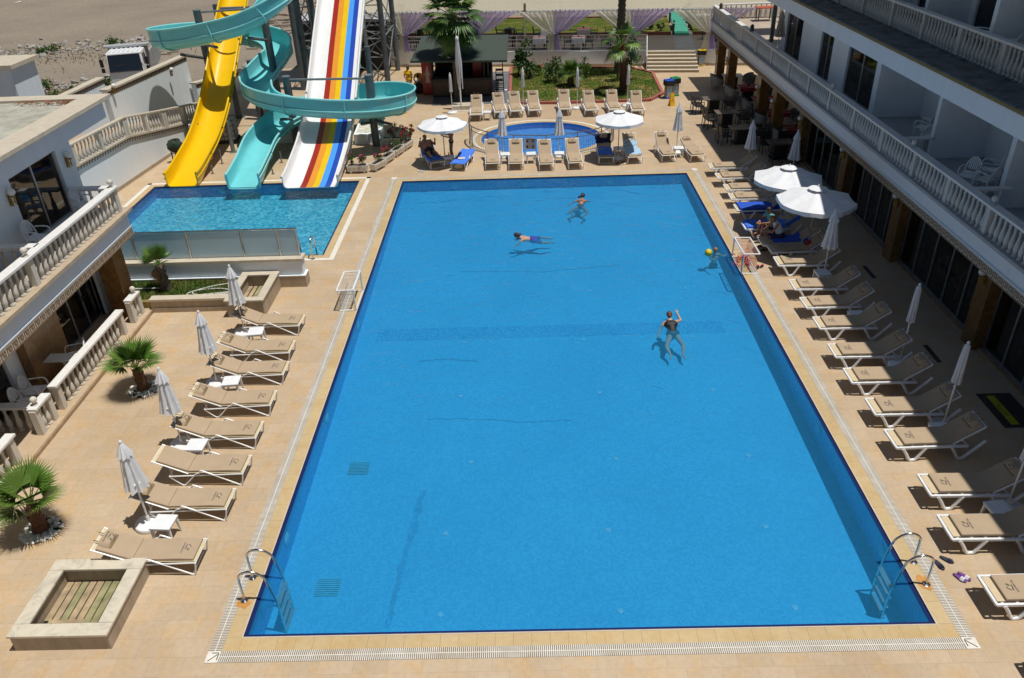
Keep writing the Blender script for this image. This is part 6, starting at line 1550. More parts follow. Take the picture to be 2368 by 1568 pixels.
fan_palm('fan_palm', 'small wind bent fan palm in the left lawn bed before the glass screen', (-6.42, 13.45, .34), .92, (.17, .11), 11, .22, .50, (.1, 1.4), 12, (.05, 0), 'trunk_grey', nb=24, droop=.12, fan=1.3, dead=3, ringy=.05)
fan_palm('fan_palm', 'tall bushy fan palm standing in front of the beach bar', (1.62, 38.25, 0), 4.5, (.22, .20), 56, 1.0, 1.1, (-1.15, 1.45), 21, (0.05, .05), 'trunk_grey', nb=24, droop=.55, dead=10, fan=1.35, bw=.046)
fan_palm('fan_palm', 'fan palm with slim red brown trunk in the kerbed garden', (11.45, 38.4, .05), 2.75, (.26, .15), 15, .75, .80, (-.75, 1.35), 33, (.25, .1), 'trunk_brown', nb=22, droop=.6, fan=1.4, bw=.045)
fan_palm('fan_palm', 'short bushy fan palm in the middle of the kerbed garden', (8.42, 40.1, .05), .75, (.24, .17), 24, .35, .65, (-.2, 1.4), 35, (0, 0), 'trunk_brown', nb=24, droop=.3, fan=1.6)
fan_palm('fan_palm', 'very tall palm trunk rising out of the picture beside the steps', (11.72, 43.1, .05), 6.4, (.32, .19), 26, .8, .9, (-.9, 1.4), 37, (-.2, 0), 'trunk_grey', nb=22, droop=.7, dead=8, ringy=.05)
shrub('garden_shrub', 'round dark green shrub left of the short garden palm', (7.55, 41.2, .07), 1.45, .85, 900, .085, ('leaf_dark', 'leaf_dark', 'leaf_mid'), 3, 16)
shrub('young_tree', 'young leafy tree at the left corner of the kerbed garden', (5.25, 43.2, .07), 2.4, .9, 560, .12, ('leaf_mid', 'leaf_dark', 'leaf_light'), 4, 11, 'tree', 3, .035, base=.3)
shrub('garden_shrub', 'sprawling green shrub right of the young tree in the garden', (6.1, 42.6, .07), 1.1, .9, 480, .11, ('leaf_mid', 'leaf_light', 'leaf_dark'), 5, 10)
shrub('garden_shrub', 'thin leafy sapling right of the short garden palm', (9.5, 42.3, .07), 1.4, .65, 220, .11, ('leaf_light', 'leaf_mid'), 6, 7, 'shrub', 3, .02)
shrub('young_tree', 'bushy small tree with broad leaves behind the slim trunk palm', (12.1, 41.6, .07), 2.6, .9, 520, .10, ('leaf_mid', 'leaf_dark', 'leaf_light'), 7, 12, 'tree', 3, .04, base=.35)
shrub('spindly_plant', 'spindly dark plant with bare stem leaning by the tall palm trunk', (11.4, 40.95, .07), 2.6, .45, 150, .14, ('leaf_dark', 'leaf_mid'), 8, 6, 'shrub', 3, .03, base=.55)
def flower_box():
    r = root('flower_box'); q = MB()
    L, W_, H_ = .95, .32, .28
    def fr5(z, s): return [(-L/2*s, -W_/2*s, z), (L/2*s, -W_/2*s, z), (L/2*s, W_/2*s, z), (-L/2*s, W_/2*s, z)]
    a, b, c_, d = fr5(.10, .93), fr5(.10+H_, 1.0), fr5(.10+H_, .90), fr5(.10+H_-.06, .88)
    q.add(a+b+c_+d, [(0, 3, 2, 1)]+[(i+o, (i+1) % 4+o, (i+1) % 4+o+4, i+o+4) for o in (0, 4, 8) for i in range(4)]); obj('trough', q, 'planter_white', r, bevel=.008)
    k = MB()
    for i in range(4):
        for y, fc in ((-W_/2-.004, 1), (W_/2+.004, -1)):
            for u0, u1, v0, v1 in _unit: k.b2(-.42+i*.21+u0*.19, -.42+i*.21+u1*.19, y-.006, y+.006, .15+v0*.16, .15+v1*.16)
    obj('key_relief', k, 'pale_stone', r)
    obj('soil', MB().box((0, 0, .10+H_-.05), (L*.88, W_*.8, .02)), 'soil', r)
    for x in (-.3, .3): obj('foot', MB().box((x, 0, .05), (.08, .24, .1)), 'planter_white', r)
    return r
fb = [(-2.2, 25.45, 0, 'nearest the slide pool'), (-1.32, 25.85, 1.10, 'second along the diagonal row'), (-1.0, 26.85, 1.24, 'third along the diagonal row'), (-.66, 27.85, 1.24, 'fourth along the diagonal row'), (-.33, 28.8, 1.24, 'last of the diagonal row'), (-1.15, 29.5, 0.0, 'set crosswise behind the diagonal row')]
for x, y, a, lb_ in fb: spawn('flower_box', flower_box, 'white key pattern flower box, %s' % lb_, 'flower box', (x, y, 0), a, 'white flower boxes by the slides')
fs_ = [(-2.45, 25.45, .75, .22, 'pink', .5), (-1.95, 25.45, .8, .25, 'pink', .6), (-1.3, 25.95, .55, .25, 'pink', .5), (-1.05, 26.75, .75, .3, 'pink', .7), (-.75, 27.6, .75, .34, 'none', 0), (-.55, 28.4, .6, .24, 'red', .5), (-.35, 28.95, 1.05, .36, 'red', .9), (-.2, 29.3, .9, .3, 'red', .9), (-1.0, 29.5, 1.0, .42, 'red', .6)]
for i, (x, y, h, rd, c_, am) in enumerate(fs_):
    nm = 'bougainvillea' if c_ != 'none' else 'green_bush'
    shrub(nm, ('flowering plant with %s blossom' % ('pink' if c_ == 'pink' else 'dark red') if c_ != 'none' else 'leafy green bush without blossom')+', %s counted along the white flower boxes' % ORD[i], (x, y, .3), h*.8, rd, 170, .05, ('leaf_dark', 'leaf_mid', 'leaf_light'), 120+i, 7, 'flowering plant' if c_ != 'none' else 'bush', 3, .012, None, None if c_ == 'none' else ('flower_pink' if c_ == 'pink' else 'flower_red', am, 1.1))
# ================================================================ POOLSIDE FURNITURE
R_ = random.Random(31)
lab_l = ['half hidden by the furthest closed parasol', 'just below the furthest white side table', 'second below the furthest side table', 'below the second side table', 'above the third side table', 'the one without a head pillow', 'between third and nearest side table', 'nearest the big slatted planter']
for i, (x, y) in enumerate(((-2.42, 11.23), (-2.35, 9.68), (-2.25, 8.55), (-2.23, 7.12), (-2.22, 5.82), (-2.15, 4.52), (-2.17, 3.37), (-2.31, 1.86))):
    np_ = i == 5
    spawn('lt_np' if np_ else 'lt', (lambda: lounger_tube(.42, False)) if np_ else (lambda: lounger_tube(.42)), 'beige tube frame lounger in the left row, %s' % lab_l[i], 'sun lounger', (x, y, 0), R_.uniform(-.03, .03)-(.03 if i in (0, 7) else 0), 'loungers along the left side of the pool')
RY_ = [23.49, 22.23, 20.87, 19.83, 18.68, 16.95, 15.66, 14.96, 13.91, 12.22, 11.07, 9.84, 8.33, 7.12, 5.77, 4.55, 2.94, 1.70, .13, -1.5]
RXx = [13.64, 13.68, 13.73, 13.69, 13.63, 13.5, 13.74, 13.88, 13.83, 13.85, 13.83, 13.83, 13.76, 13.75, 13.81, 13.79, 13.87, 13.73, 13.76, 13.8]
lab_r = {4: 'royal blue towel, left of the parasol pole', 5: 'bright blue towel hanging over its foot', 6: 'with the white topped sitter', 19: 'just past the lower right picture edge'}
for i, (x, y) in enumerate(zip(RXx, RY_)):
    if i in (4, 5, 6): pass
    l_ = 'white legged resin lounger in the right row, %s' % lab_r.get(i, '%s from the far end' % ORD[i])
    spawn('lp', lounger_plastic, l_, 'sun lounger', (x+.82, y+.285-(.12 if i == 6 else 0), 0), PI+R_.uniform(-.025, .025), 'loungers along the shaded right side of the pool')
lab_f = ['leftmost with parasol shade on its pillow', 'second from the left', 'third from the left', 'fourth from the left', 'with a navy towel over its back', 'under a pale blue towel', 'left of the rightmost white table', 'right of the rightmost white table']
F_ = [(3.95, 26.14, .05), (5.05, 26.05, .0), (6.4, 25.84, .03), (7.7, 25.89, .05), (9.17, 26.5, 0), (10.42, 26.43, .06), (11.95, 26.52, .08), (13.2, 26.4, .12)]
for i, (x, y, a) in enumerate(F_):
    if i == 7: spawn('ltl', lambda: lounger_tube(.22), 'tube lounger before the small pool, %s' % lab_f[i], 'sun lounger', (x, y, 0), -PI/2+a, 'loungers in front of the small round pool')
    else: spawn('lt2', lambda: lounger_tube(.72), 'tube lounger before the small pool, %s' % lab_f[i], 'sun lounger', (x, y, 0), -PI/2+a, 'loungers in front of the small round pool')
for i, (x, y, a) in enumerate(((2.9, 34.15, .02), (4.15, 34.5, .12), (5.03, 34.62, .1), (6.05, 34.66, .06), (7.74, 34.7, 0), (9.12, 34.35, .05), (10.4, 34.3, .05), (11.65, 33.95, -.03))):
    spawn('lp2', lambda: lounger_plastic(.85), 'beige lounger behind the small pool, %s from the left' % ORD[i], 'sun lounger', (x, y, 0), -PI/2+a, 'loungers behind the small round pool')
mlz = -1.16
spawn('lt3', lambda: lounger_tube(.75, False), 'lounger under the leftmost open parasol where the man lies', 'sun lounger', (1.08, 26.47, 0), mlz)
spawn('lt4', lambda: lounger_tube(.05, False, False), 'flat lounger draped with a bright blue towel, right of the lying man', 'sun lounger', (2.61, 26.17, 0), -1.78)
def towel(name, label, loc, rz, line, width, mat, th=.012, sidedrop=.10, seed=1, frontdrop=0):
    """towel lying along line of (x,z) in local lounger space"""
    t = thing(name, label, 'towel', loc, rz); Rr = random.Random(seed); ph = [Rr.random()*6 for _ in range(6)]
    pl = arc([(p[0], 0, p[1]) for p in line], 6); n = len(pl)-1
    def fn(u, v):
        i = min(int(u*n), n-1); f = u*n-i; p = pl[i].lerp(pl[i+1], f); b = (v*2-1)*(width/2+sidedrop)
        o = max(0, abs(b)-width/2); s_ = 1 if b > 0 else -1
        y = b if o == 0 else s_*(width/2+.02+.01*math.sin(u*30+ph[0])); z = p.z-o+.008*math.sin(u*17+ph[1])*math.sin(v*9+ph[2])+.006*math.sin(u*41+v*13+ph[3])
        return Vector((p.x+.02*math.sin(v*7+ph[4])*(1 if u in (0, 1) else .2), y+.015*math.sin(u*8+ph[5]), z+th))
    q = MB(); q.grid(fn, 60, 24)
    q.grid(lambda u, v: fn(u, v)-Vector((0, 0, .010)), 60, 24)
    obj('cloth', q, mat, t, smooth=True); return t
pl0 = (RXx[4]+.82, RY_[4]+.285, 0); bx = lambda s, b: (-.28-.74*s*math.cos(b), .46+.74*s*math.sin(b))
towel('beach_towel', 'royal blue towel spread over the fifth lounger of the right row', pl0, PI, [bx(.55, .62), bx(.25, .62), (-.24, .475), (.3, .478), (.86, .474), (.90, .44)], .62, 'towel_royal', sidedrop=.22, seed=2)
towel('beach_towel', 'bright blue towel hanging over the foot of the lounger where the two people sit', (RXx[5]+.82, RY_[5]+.285, 0), PI, [bx(.98, .62), bx(.5, .62), (-.22, .478), (.3, .48), (.80, .476), (.93, .46), (1.0, .33)], .62, 'towel_blue', sidedrop=.16, seed=3)
towel('beach_towel', 'royal blue towel spread under the sitting man on the seventh lounger', (RXx[6]+.82, RY_[6]+.165, 0), PI, [bx(.35, .62), (-.22, .478), (.3, .48), (.66, .476)], .62, 'towel_royal', sidedrop=.25, seed=4)
towel('beach_towel', 'blue towel on the lounger behind the left table of the small pool rail', (9.17, 26.5, 0), -PI/2, [(-.55, .60), (-.26, .405), (.2, .412), (.6, .42), (.82, .41)], .60, 'towel_blue', seed=5)
towel('beach_towel', 'navy towel slung over the raised back of the blue towelled lounger', (9.17, 26.5, 0), -PI/2, [(-.80, .62), (-.86, .84), (-.80, .89), (-.66, .78), (-.44, .56)], .66, 'towel_navy', sidedrop=.02, seed=6)
towel('beach_towel', 'pale sky blue towel on the lounger right of the shaded table', (10.42, 26.43, 0), -PI/2+.06, [(-.62, .70), (-.40, .52), (-.24, .408), (.2, .412), (.6, .42), (.8, .41)], .60, 'towel_sky', seed=7)
towel('beach_towel', 'blue towel under the lying man', (1.08, 26.47, 0), mlz, [(-.75, .84), (-.26, .405), (.2, .412), (.6, .42), (.90, .41)], .62, 'towel_blue', seed=8)
towel('beach_towel', 'bright blue towel covering the flat lounger beside the lying man', (2.61, 26.17, 0), -1.78, [(-1.0, .41), (-.6, .39), (-.28, .375), (.3, .37), (.95, .375), (1.0, .34)], .64, 'towel_blue', sidedrop=.05, seed=9)
t = thing('head_cushion', 'spare beige head pillow leaning under the foot of the blue towelled lounger', 'pillow', (2.40, 25.45, .13), 0)
q = MB(); q.ball((0, 0, 0), .17, 12, 8, (1.1, .35, .75)); obj('cover', q, 'sling_light', t, smooth=True)
# parasols
for i, ((x, y), lb_) in enumerate(zip(((-3.22, 11.08), (-3.18, 8.36), (-3.17, 5.67), (-2.90, 2.97)), ('furthest', 'second furthest', 'third furthest', 'nearest'))):
    spawn('cu', closed_umbrella, 'closed white parasol in the left lounger row, the %s' % lb_, 'parasol', (x, y, 0), i*1.1, 'closed white parasols')
for i, (x, y, lb_, s_) in enumerate(((15.19, 24.0, 'left of the open parasols, at the shadow edge', 1.0), (16.6, 22.4, 'half hidden behind the first open parasol', 1.0), (15.08, 13.69, 'just before the two open parasols', 1.04), (4.44, 27.05, 'left one at the small pool rail', 1.0), (7.09, 26.9, 'right one at the small pool rail', 1.0), (12.59, 26.9, 'over the rightmost table by the small pool', 1.02))):
    spawn('cu', closed_umbrella, 'closed white parasol, %s' % lb_, 'parasol', (x, y, 0), .4+i*.9, 'closed white parasols', s_)
for i, (x, y, lb_, s_) in enumerate(((15.42, 8.52, 'furthest slim one in the shade of the right block', 1.06), (15.27, 5.67, 'middle slim one in the shade of the right block', 1.06), (15.33, 2.89, 'slim one cut by the right picture edge', 1.06), (1.49, 35.02, 'slim one in front of the bar', .96), (5.48, 35.47, 'slim one at the left of the garden kerb', .98), (8.49, 35.19, 'slim one in the middle of the garden kerb', .98), (11.31, 35.32, 'slim one at the right of the garden kerb', .98), (13.75, -2.55, 'slim one poking into the lower right corner', .98))):
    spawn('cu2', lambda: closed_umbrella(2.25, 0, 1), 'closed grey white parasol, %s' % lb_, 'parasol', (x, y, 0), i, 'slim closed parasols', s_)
for i, (x, y, lb_, R0_, rz) in enumerate(((*G(1022, 281, 1.98)[:2], 'shading the lying man by the small pool', 1.0, .2), (*G(1432, 269, 1.98)[:2], 'beside the right end of the small pool rail', 1.0, .3), (*G(1822, 408, 2.05)[:2], 'farther of the two half in shade by the right row', 1.08, .1), (*G(1887, 460, 2.1)[:2], 'nearer of the two half in shade by the right row', 1.12, .35))):
    spawn('ou', open_umbrella, 'open white parasol, %s' % lb_, 'parasol', (x, y, 0), rz, 'open white parasols', R0_)
# big folded cantilever parasol with ballast
bp = thing('folded_pavilion', 'tall folded market parasol on a concrete block base before the bar', 'parasol', (1.95, 35.75, 0))
obj('pole', MB().tube([(0, 0, .1), (0, 0, 3.9)], .045, 10), 'white_metal', bp, smooth=True)
for k in range(9):
    a = 2*PI*k/9; z0 = 1.15+.5*(k % 3)*.6; obj('folded_rib', MB().tube([(.06*math.cos(a), .06*math.sin(a), 3.75), (.15*math.cos(a), .13*math.sin(a), 2.6), (.13*math.cos(a)+.02, .12*math.sin(a), z0)], [.03, .045, .028], 6), 'canvas_grey', bp, smooth=True)
obj('finial', MB().lathe([(.06, 3.7), (.10, 3.78), (.09, 3.9), (.02, 3.98)], 10), 'canvas_white', bp, smooth=True)
for x in (-.27, .27):
    for y in (-.16, .24): obj('ballast_block', MB().box((x, y, .16), (.48, .36, .24)), 'pale_stone', bp, bevel=.02)
obj('base_frame', MB().b2(-.55, .55, -.42, .5, .0, .04), 'white_metal', bp)
# side tables
for x, y, lb_ in ((-2.62, 10.43, 'furthest in the left row'), (-2.55, 7.85, 'second in the left row'), (-2.55, 5.15, 'third in the left row'), (-2.35, 2.58, 'nearest in the left row'),
                  (14.85, 13.25, 'below the closed parasol in the right row'), (14.95, 10.5, 'between two loungers midway along the right row'), (15.0, 7.75, 'half in shade beside the furthest slim parasol'), (14.9, 5.1, 'half in shade beside the middle slim parasol'), (14.85, 2.45, 'in shade near the right picture edge'), (14.95, 15.35, 'holding a red thing beside the blue towels'),
                  (3.5, 33.5, 'left behind the small pool'), (4.55, 26.2, 'left one between the front loungers'), (5.75, 26.15, 'middle one between the front loungers'), (7.05, 26.1, 'right one between the front loungers'), (9.82, 26.55, 'in the shade of the right open parasol'), (12.58, 26.35, 'rightmost one by the small pool'), (1.95, 26.05, 'beside the lying man'), (11.35, 34.3, 'behind the right open parasol')):
    spawn('st', side_table, 'white plastic side table, %s' % lb_, 'side table', (x, y, 0), R_.uniform(-.12, .12), 'white plastic side tables')
t = thing('sun_cream', 'orange sun cream bottle on the table beside the lying man', 'bottle', (1.96, 26.08, .44)); obj('body', MB().lathe([(.03, 0), (.035, .02), (.035, .12), (.015, .15)], 10), 'bottle_orange', t, smooth=True); obj('cap', MB().lathe([(.015, .15), (.015, .19)], 8), 'sign_red', t)
t = thing('phone', 'dark phone lying beside the orange bottle', 'phone', (1.84, 26.0, .441)); obj('body', MB().box((0, 0, .006), (.14, .07, .01)), 'bar_black', t)
t = thing('magazine', 'open magazine on the bright blue towel', 'magazine', (2.55, 25.85, .405), -1.5); obj('page', MB().add([(-.13, -.16, .0), (0, -.16, .015), (.0, .16, .015), (-.13, .16, 0)], [(0, 1, 2, 3)]).add([(0, -.16, .015), (.13, -.16, 0), (.13, .16, 0), (0, .16, .015)], [(0, 1, 2, 3)]), 'paper', t)
t = thing('red_bag', 'dark red round bag on the shaded white table beside the blue towels', 'bag', (15.02, 15.3, .44)); obj('body', MB().ball((0, 0, .09), .13, 12, 8, (1, .9, .7)), 'fridge_red', t, smooth=True)
t = thing('drinking_glass', 'clear drinking glass on the shaded white table', 'glass', (14.85, 15.42, .44)); obj('glass', MB().lathe([(.03, 0), (.04, .14), (.036, .14), (.027, .01)], 10), 'glass_frosted', t, smooth=True)
t = thing('sunglasses', 'black sunglasses on the white table in the right parasol shade', 'sunglasses', (9.75, 26.62, .44)); obj('frame', MB().tube([(-.07, 0, .02), (-.02, .0, .03), (.02, 0, .03), (.07, 0, .02)], .018, 6), 'bar_black', t)
# footwear
def slipper(mat, strap):
    def b():
        r = root('slipper'); pts = []
        for i in range(20):
            a = 2*PI*i/20; w_ = .048+.010*math.cos(a); pts.append((.135*math.cos(a), w_*math.sin(a)))
        q = MB().prism(pts, .0, .025); obj('sole', q, mat, r, bevel=.006)
        q = MB(); q.grid(lambda u, v: Vector((.02+.075*u, -.052+.104*v, .02+.05*math.sin(PI*v))), 4, 8); obj('strap', q, strap, r, smooth=True); return r
    return b
for key, m1, m2_, lst in (('sn', 'slipper_navy', 'slipper_navy', ((13.24, 1.36, -1.35, 'left navy slipper lying by the right ladder'), (13.44, 1.49, -.75, 'right navy slipper lying askew by the right ladder'))),
                         ('sp', 'slipper_purple', 'slipper_white', ((13.47, 1.03, -1.0, 'purple slipper with white strap, left of its pair'), (13.57, 1.06, -1.0, 'purple slipper with white strap, right of its pair'))),
                         ('pk', 'rubber_black', 'slipper_pink', ((13.18, 14.55, 1.3, 'pink strapped slipper on the left by the right goal'), (13.32, 14.6, .9, 'pink strapped slipper on the right by the right goal'))),
                         ('wh', 'slipper_white', 'slipper_white', ((.62, 25.35, -.9, 'white shoe left of its pair by the lying man'), (.74, 25.32, -.9, 'white shoe right of its pair by the lying man'))),
                         ('yl', 'sling_light', 'sling_light', ((9.92, 25.42, .3, 'cream flip flop in front of the pale blue towel'), (10.02, 25.50, .2, 'cream flip flop touching its pair in front of the pale blue towel'))),
                         ('rd', 'fridge_red', 'fridge_red', ((9.68, 25.6, 1.2, 'dark red slipper standing before the shaded table'), (9.95, 25.72, .1, 'dark slipper under the pale blue towelled lounger')))):
    for x, y, a, lb_ in lst: spawn(key, slipper(m1, m2_), lb_, 'slipper', (x, y, .012), a, 'slippers and shoes on the deck')
# pool ladders
def ladder():
    r = root('pool_ladder')
    for y in (-.28, .28):
        obj('handrail', MB().tube(arc([(-.52, y, .0), (-.52, y, .55), (-.49, y, .68), (-.38, y, .76), (-.25, y, .77), (-.10, y, .69), (.0, y, .50), (.10, y, -.15), (.13, y, -.95)], 5), .024, 10), 'chrome', r, smooth=True)
        obj('flange', MB().lathe([(.075, .005), (.075, .02), (.03, .035)], 14, T3(-.52, y, 0)), 'chrome', r, smooth=True)
    for z in (-.12, -.38, -.64, -.9): obj('tread', MB().box((.10, 0, z), (.10, .56, .035)), 'aluminium', r, bevel=.008)
    return r
spawn('ladder', ladder, 'stainless pool ladder at the near left corner of the main pool', 'pool ladder', (.30, 1.12, 0), 0, 'stainless pool ladders')
spawn('ladder', ladder, 'stainless pool ladder at the near right corner of the main pool', 'pool ladder', (PX-.30, 1.18, 0), PI, 'stainless pool ladders')
spawn('ladder', ladder, 'stainless pool ladder at the near edge of the slide pool', 'pool ladder', (-2.55, SY0+.2, 0), PI/2, 'stainless pool ladders')
rs = MB()
Rr = random.Random(2)
for (x, y) in ((-.22, .84), (PX+.22, 1.0)):
    pts = [(x+.16*math.cos(a)*Rr.uniform(.5, 1), y-.05+.22*math.sin(a)*Rr.uniform(.5, 1)) for a in [i*PI/7 for i in range(14)]]
    rs.add([(p[0], p[1], .0085) for p in pts], [tuple(range(14))])
struct('rust_stain', rs, 'stain_orange' if 'stain_orange' in MATS else M('stain_orange', (.55, .26, .07), .5, .2, 12).name)
# water polo goals
def goal(net='net_white', red=False):
    def b():
        r = root('polo_goal'); w_, h, d = .66, .74, .52
        q = MB()     # open face along x at y=0 faces +x ... frame of white tubes
        for y in (-w_, w_): q.tube([(0, y, 0), (0, y, h)], .026, 8); q.tube([(0, y, h), (-d, y, h*.98)], .024, 8); q.tube([(0, y, .03), (-d, y, .02)], .024, 8)
        q.tube([(0, -w_, h), (0, w_, h)], .028, 8); q.tube([(-d, -w_, .02), (-d, w_, .02)], .022, 8); q.tube([(-d, -w_, h*.98), (-d, w_, h*.98)], .026, 8); q.tube([(0, -w_, .03), (0, w_, .03)], .02, 8)
        obj('frame', q, 'white_metal', r, smooth=True)
        n = MB()
        for i in range(15):
            y = -w_+2*w_*i/14; n.tube([(0, y, h), (-d*.5, y, h*.95), (-d, y, h*.97), (-d*.86, y*.97, h*.5), (-d, y, .02)], .0045, 4)
        for k in range(1, 9): t = k/9; n.tube([(-d+.07*math.sin(PI*t), -w_, h*(1-t)), (-d+.07*math.sin(PI*t), w_, h*(1-t))], .0045, 4); n.tube([(-d*t, -w_, h*.97), (-d*t, w_, h*.97)], .0045, 4)
        for s in (-1, 1):
            for k in range(1, 5): n.tube([(0, s*w_, h*k/5), (-d, s*w_, h*k/5)], .0045, 4)
        obj('net', n, net, r)
        if red:
            Rr = random.Random(6); m_ = MB()
            for i in range(26):
                p = Vector((-Rr.uniform(.0, .5), Rr.uniform(-.55, .1), Rr.uniform(.03, .2))); pts = [p]
                for j in range(4): p = p+Vector((Rr.uniform(-.12, .12), Rr.uniform(-.14, .14), Rr.uniform(-.06, .06))); p.z = max(.02, p.z); pts.append(p)
                m_.tube(arc(pts, 3), .009, 4)
            m_.tube([(0, -w_, .012), (0, w_, .012)], .012, 4); m_.tube([(-d, -w_*.98, .05), (-d*.5, -w_*.3, .10), (-.02, .5, .06)], .012, 4); obj('red_rope', m_, 'red_rope', r)
        return r
    return b
spawn('goal', goal('net_white'), 'white tube water polo goal with cream net on the left pool edge', 'goal', (-.04, 12.95, 0), 0)
spawn('goal_r', goal('red_rope_thin' if 'red_rope_thin' in MATS else M('red_rope_thin', (.50, .22, .16), .8, .1).name, True), 'white tube water polo goal with tangled red rope on the right pool edge', 'goal', (12.52, 14.75, 0), PI)
# curved railing of the small pool
t = thing('pool_railing', 'curved steel railing round the near side of the small round pool', 'railing')
a0, a1 = -PI*1.035, PI*.06
def rp(a, z): return (KX+(KA+.58)*math.cos(a), KY-.35+(KB+.02)*math.sin(a), z)
n = 60
for z, r_ in ((1.02, .026), (.82, .018), (.08, .018)): obj('rail', MB().tube([rp(a0+(a1-a0)*i/n, z) for i in range(n+1)], r_, 8), 'steel_rail', t, smooth=True)
for i in range(9): a = a0+(a1-a0)*i/8; obj('post', MB().tube([rp(a, 0), rp(a, 1.02)], .026, 8), 'steel_rail', t, smooth=True)
q = MB()
for i in range(88):
    a = a0+(a1-a0)*(i+.5)/88; q = MB().tube([rp(a, .08), rp(a, .82)], .008, 5); obj('bar', q, 'steel_rail', t)
t = thing('notice_board', 'small grey rules board with pictograms on the small pool rail', 'sign', (5.72, 26.98, .42), .0)
obj('panel', MB().box((0, 0, .2), (.52, .02, .52)), 'canvas_grey', t)
q = MB()
for x in (-.13, .13):
    for z in (.06, .32): q.box((x, -.013, z), (.09, .006, .10)); q.ball((x, -.013, z+.08), .025, 6, 4)
obj('pictogram', q, 'dark_metal', t)
# wet floor signs
def wetsign(red=False):
    def b():
        r = root('wet_floor_sign')
        for s in (-1, 1):
            mt = T3(0, 0, .64) @ RX(s*.22); pnl = MB(); pnl.add([(-.10, 0, 0), (.10, 0, 0), (.15, 0, -.65), (-.15, 0, -.65), (-.10, .015*s, 0), (.10, .015*s, 0), (.15, .015*s, -.65), (-.15, .015*s, -.65)], [(0, 1, 2, 3), (4, 7, 6, 5), (0, 4, 5, 1), (1, 5, 6, 2), (2, 6, 7, 3), (3, 7, 4, 0)], mt); pa = obj('panel', pnl, 'sign_yellow', r)
            if s < 0:
                k = MB(); f = mt @ T3(0, -.02, 0)
                k.add([(-.075, 0, -.36), (.075, 0, -.36), (0, 0, -.22)], [(0, 1, 2)], f); obj('warning_triangle', k, 'sign_red' if red else 'sign_black', pa)
                k = MB(); k.add([(-.05, -.003, -.345), (.05, -.003, -.345), (0, -.003, -.245)], [(0, 1, 2)], f); obj('triangle_field', k, 'sign_yellow', pa)
                k = MB(); k.box((0, -.006, -.31), (.014, .002, .05), f); k.ball((.012, -.006, -.275), .011, 6, 4, mt=f); k.box((.016, -.006, -.325), (.04, .002, .012), f @ RY(.5)); obj('falling_figure', k, 'sign_red' if red else 'sign_black', pa)
                tt = MB()
                for txt, z, s_ in (('CAUTION', -.15, .045), ('WET FLOOR', -.42, .042)): a = text_mb(txt, s_, f @ T3(0, -.004, z) @ RX(PI/2)); tt.add(a.v, a.f)
                obj('lettering', tt, 'sign_black', pa)
        obj('handle', MB().b2(-.07, .07, -.02, .02, .63, .69), 'sign_yellow', r); return r
    return b
spawn('ws1', wetsign(), 'yellow folding wet floor sign left of the first closed parasol by the bar', 'floor sign', (-1.28, 35.3, 0), 0, 'wet floor signs')
spawn('ws2', wetsign(True), 'yellow folding wet floor sign with red triangle before the recycling bins', 'floor sign', (13.78, 35.2, 0), .25, 'wet floor signs')
def bin_(top):
    def b():
        r = root('recycling_bin')
        obj('body', MB().prism([(-.17, -.2), (.17, -.2), (.22, 0), (.17, .2), (-.17, .2), (-.22, 0)], .06, .78), 'bin_steel', r, bevel=.02)
        obj('foot_ring', MB().prism([(-.20, -.23), (.20, -.23), (.25, 0), (.20, .23), (-.20, .23), (-.25, 0)], 0, .07), top, r)
        obj('collar', MB().prism([(-.24, -.27), (.24, -.27), (.30, 0), (.24, .27), (-.24, .27), (-.30, 0)], .72, .98), 'bin_black', r, bevel=.03)
        obj('lid', MB().prism([(-.22, -.25), (.22, -.25), (.28, 0), (.22, .25), (-.22, .25), (-.28, 0)], .981, 1.03), top, r, bevel=.015)
        obj('slot', MB().lathe([(.10, 1.031), (.10, 1.036)], 14), 'bin_black', r)
        k = MB().box((0, -.205, .42), (.22, .006, .34)); obj('label_panel', k, 'towel_sky', r); return r
    return b
for i, (m_, x, y, lb_, a) in enumerate((('bin_blue', 13.85, 36.85, 'steel recycling bin with blue lid in front of the green one', .25), ('bin_green', 14.3, 37.35, 'steel recycling bin with green lid behind the blue one', .25), ('bin_yellow', 17.33, 44.75, 'steel recycling bin with yellow lid against the white terrace wall', -.12))):
    spawn('bin'+m_, bin_(m_), lb_, 'recycling bin', (x, y, 0), a, 'recycling bins')
# patio restaurant
def ptable(mat):
    def b():
        r = root('patio_table'); obj('tabletop', MB().box((0, 0, .74), (1.15, .80, .035)), mat, r, bevel=.006); obj('pedestal', MB().box((0, 0, .38), (.55, .45, .70)), 'table_dark', r); obj('base', MB().box((0, 0, .02), (.8, .6, .04)), 'table_dark', r); return r
    return b
for i, (x, y) in enumerate(((15.72, 33.6), (15.80, 30.9), (15.90, 28.15), (17.05, 25.75))):
    spawn('ptm', ptable('table_marble'), 'dark stone topped patio table, %s from the far end' % ORD[i], 'table', (x, y, 0), .04, 'dark patio tables')
    for dx, dy, a in ((-.88, .25, 0), (-.82, -.25, .12), (.85, .25, PI), (.88, -.22, PI-.1)):
        if i == 3: dx, dy, a = (dy*1.6, (.75 if dx < 0 else -.75), (-PI/2 if dx < 0 else PI/2))
        sd_ = ('left back', 'left front', 'right back', 'right front')[[(-.88), (-.82), (.85), (.88)].index(dx)] if i < 3 else ('back right' if (dx > 0 and dy > 0) else 'back left' if dy > 0 else 'front right' if dx > 0 else 'front left')
        spawn('ac', lambda: arm_chair('dark_wicker'), 'dark woven armchair at the %s of the %s dark patio table' % (sd_, ORD[i]), 'chair', (x+dx, y+dy, 0), a, 'dark patio chairs')
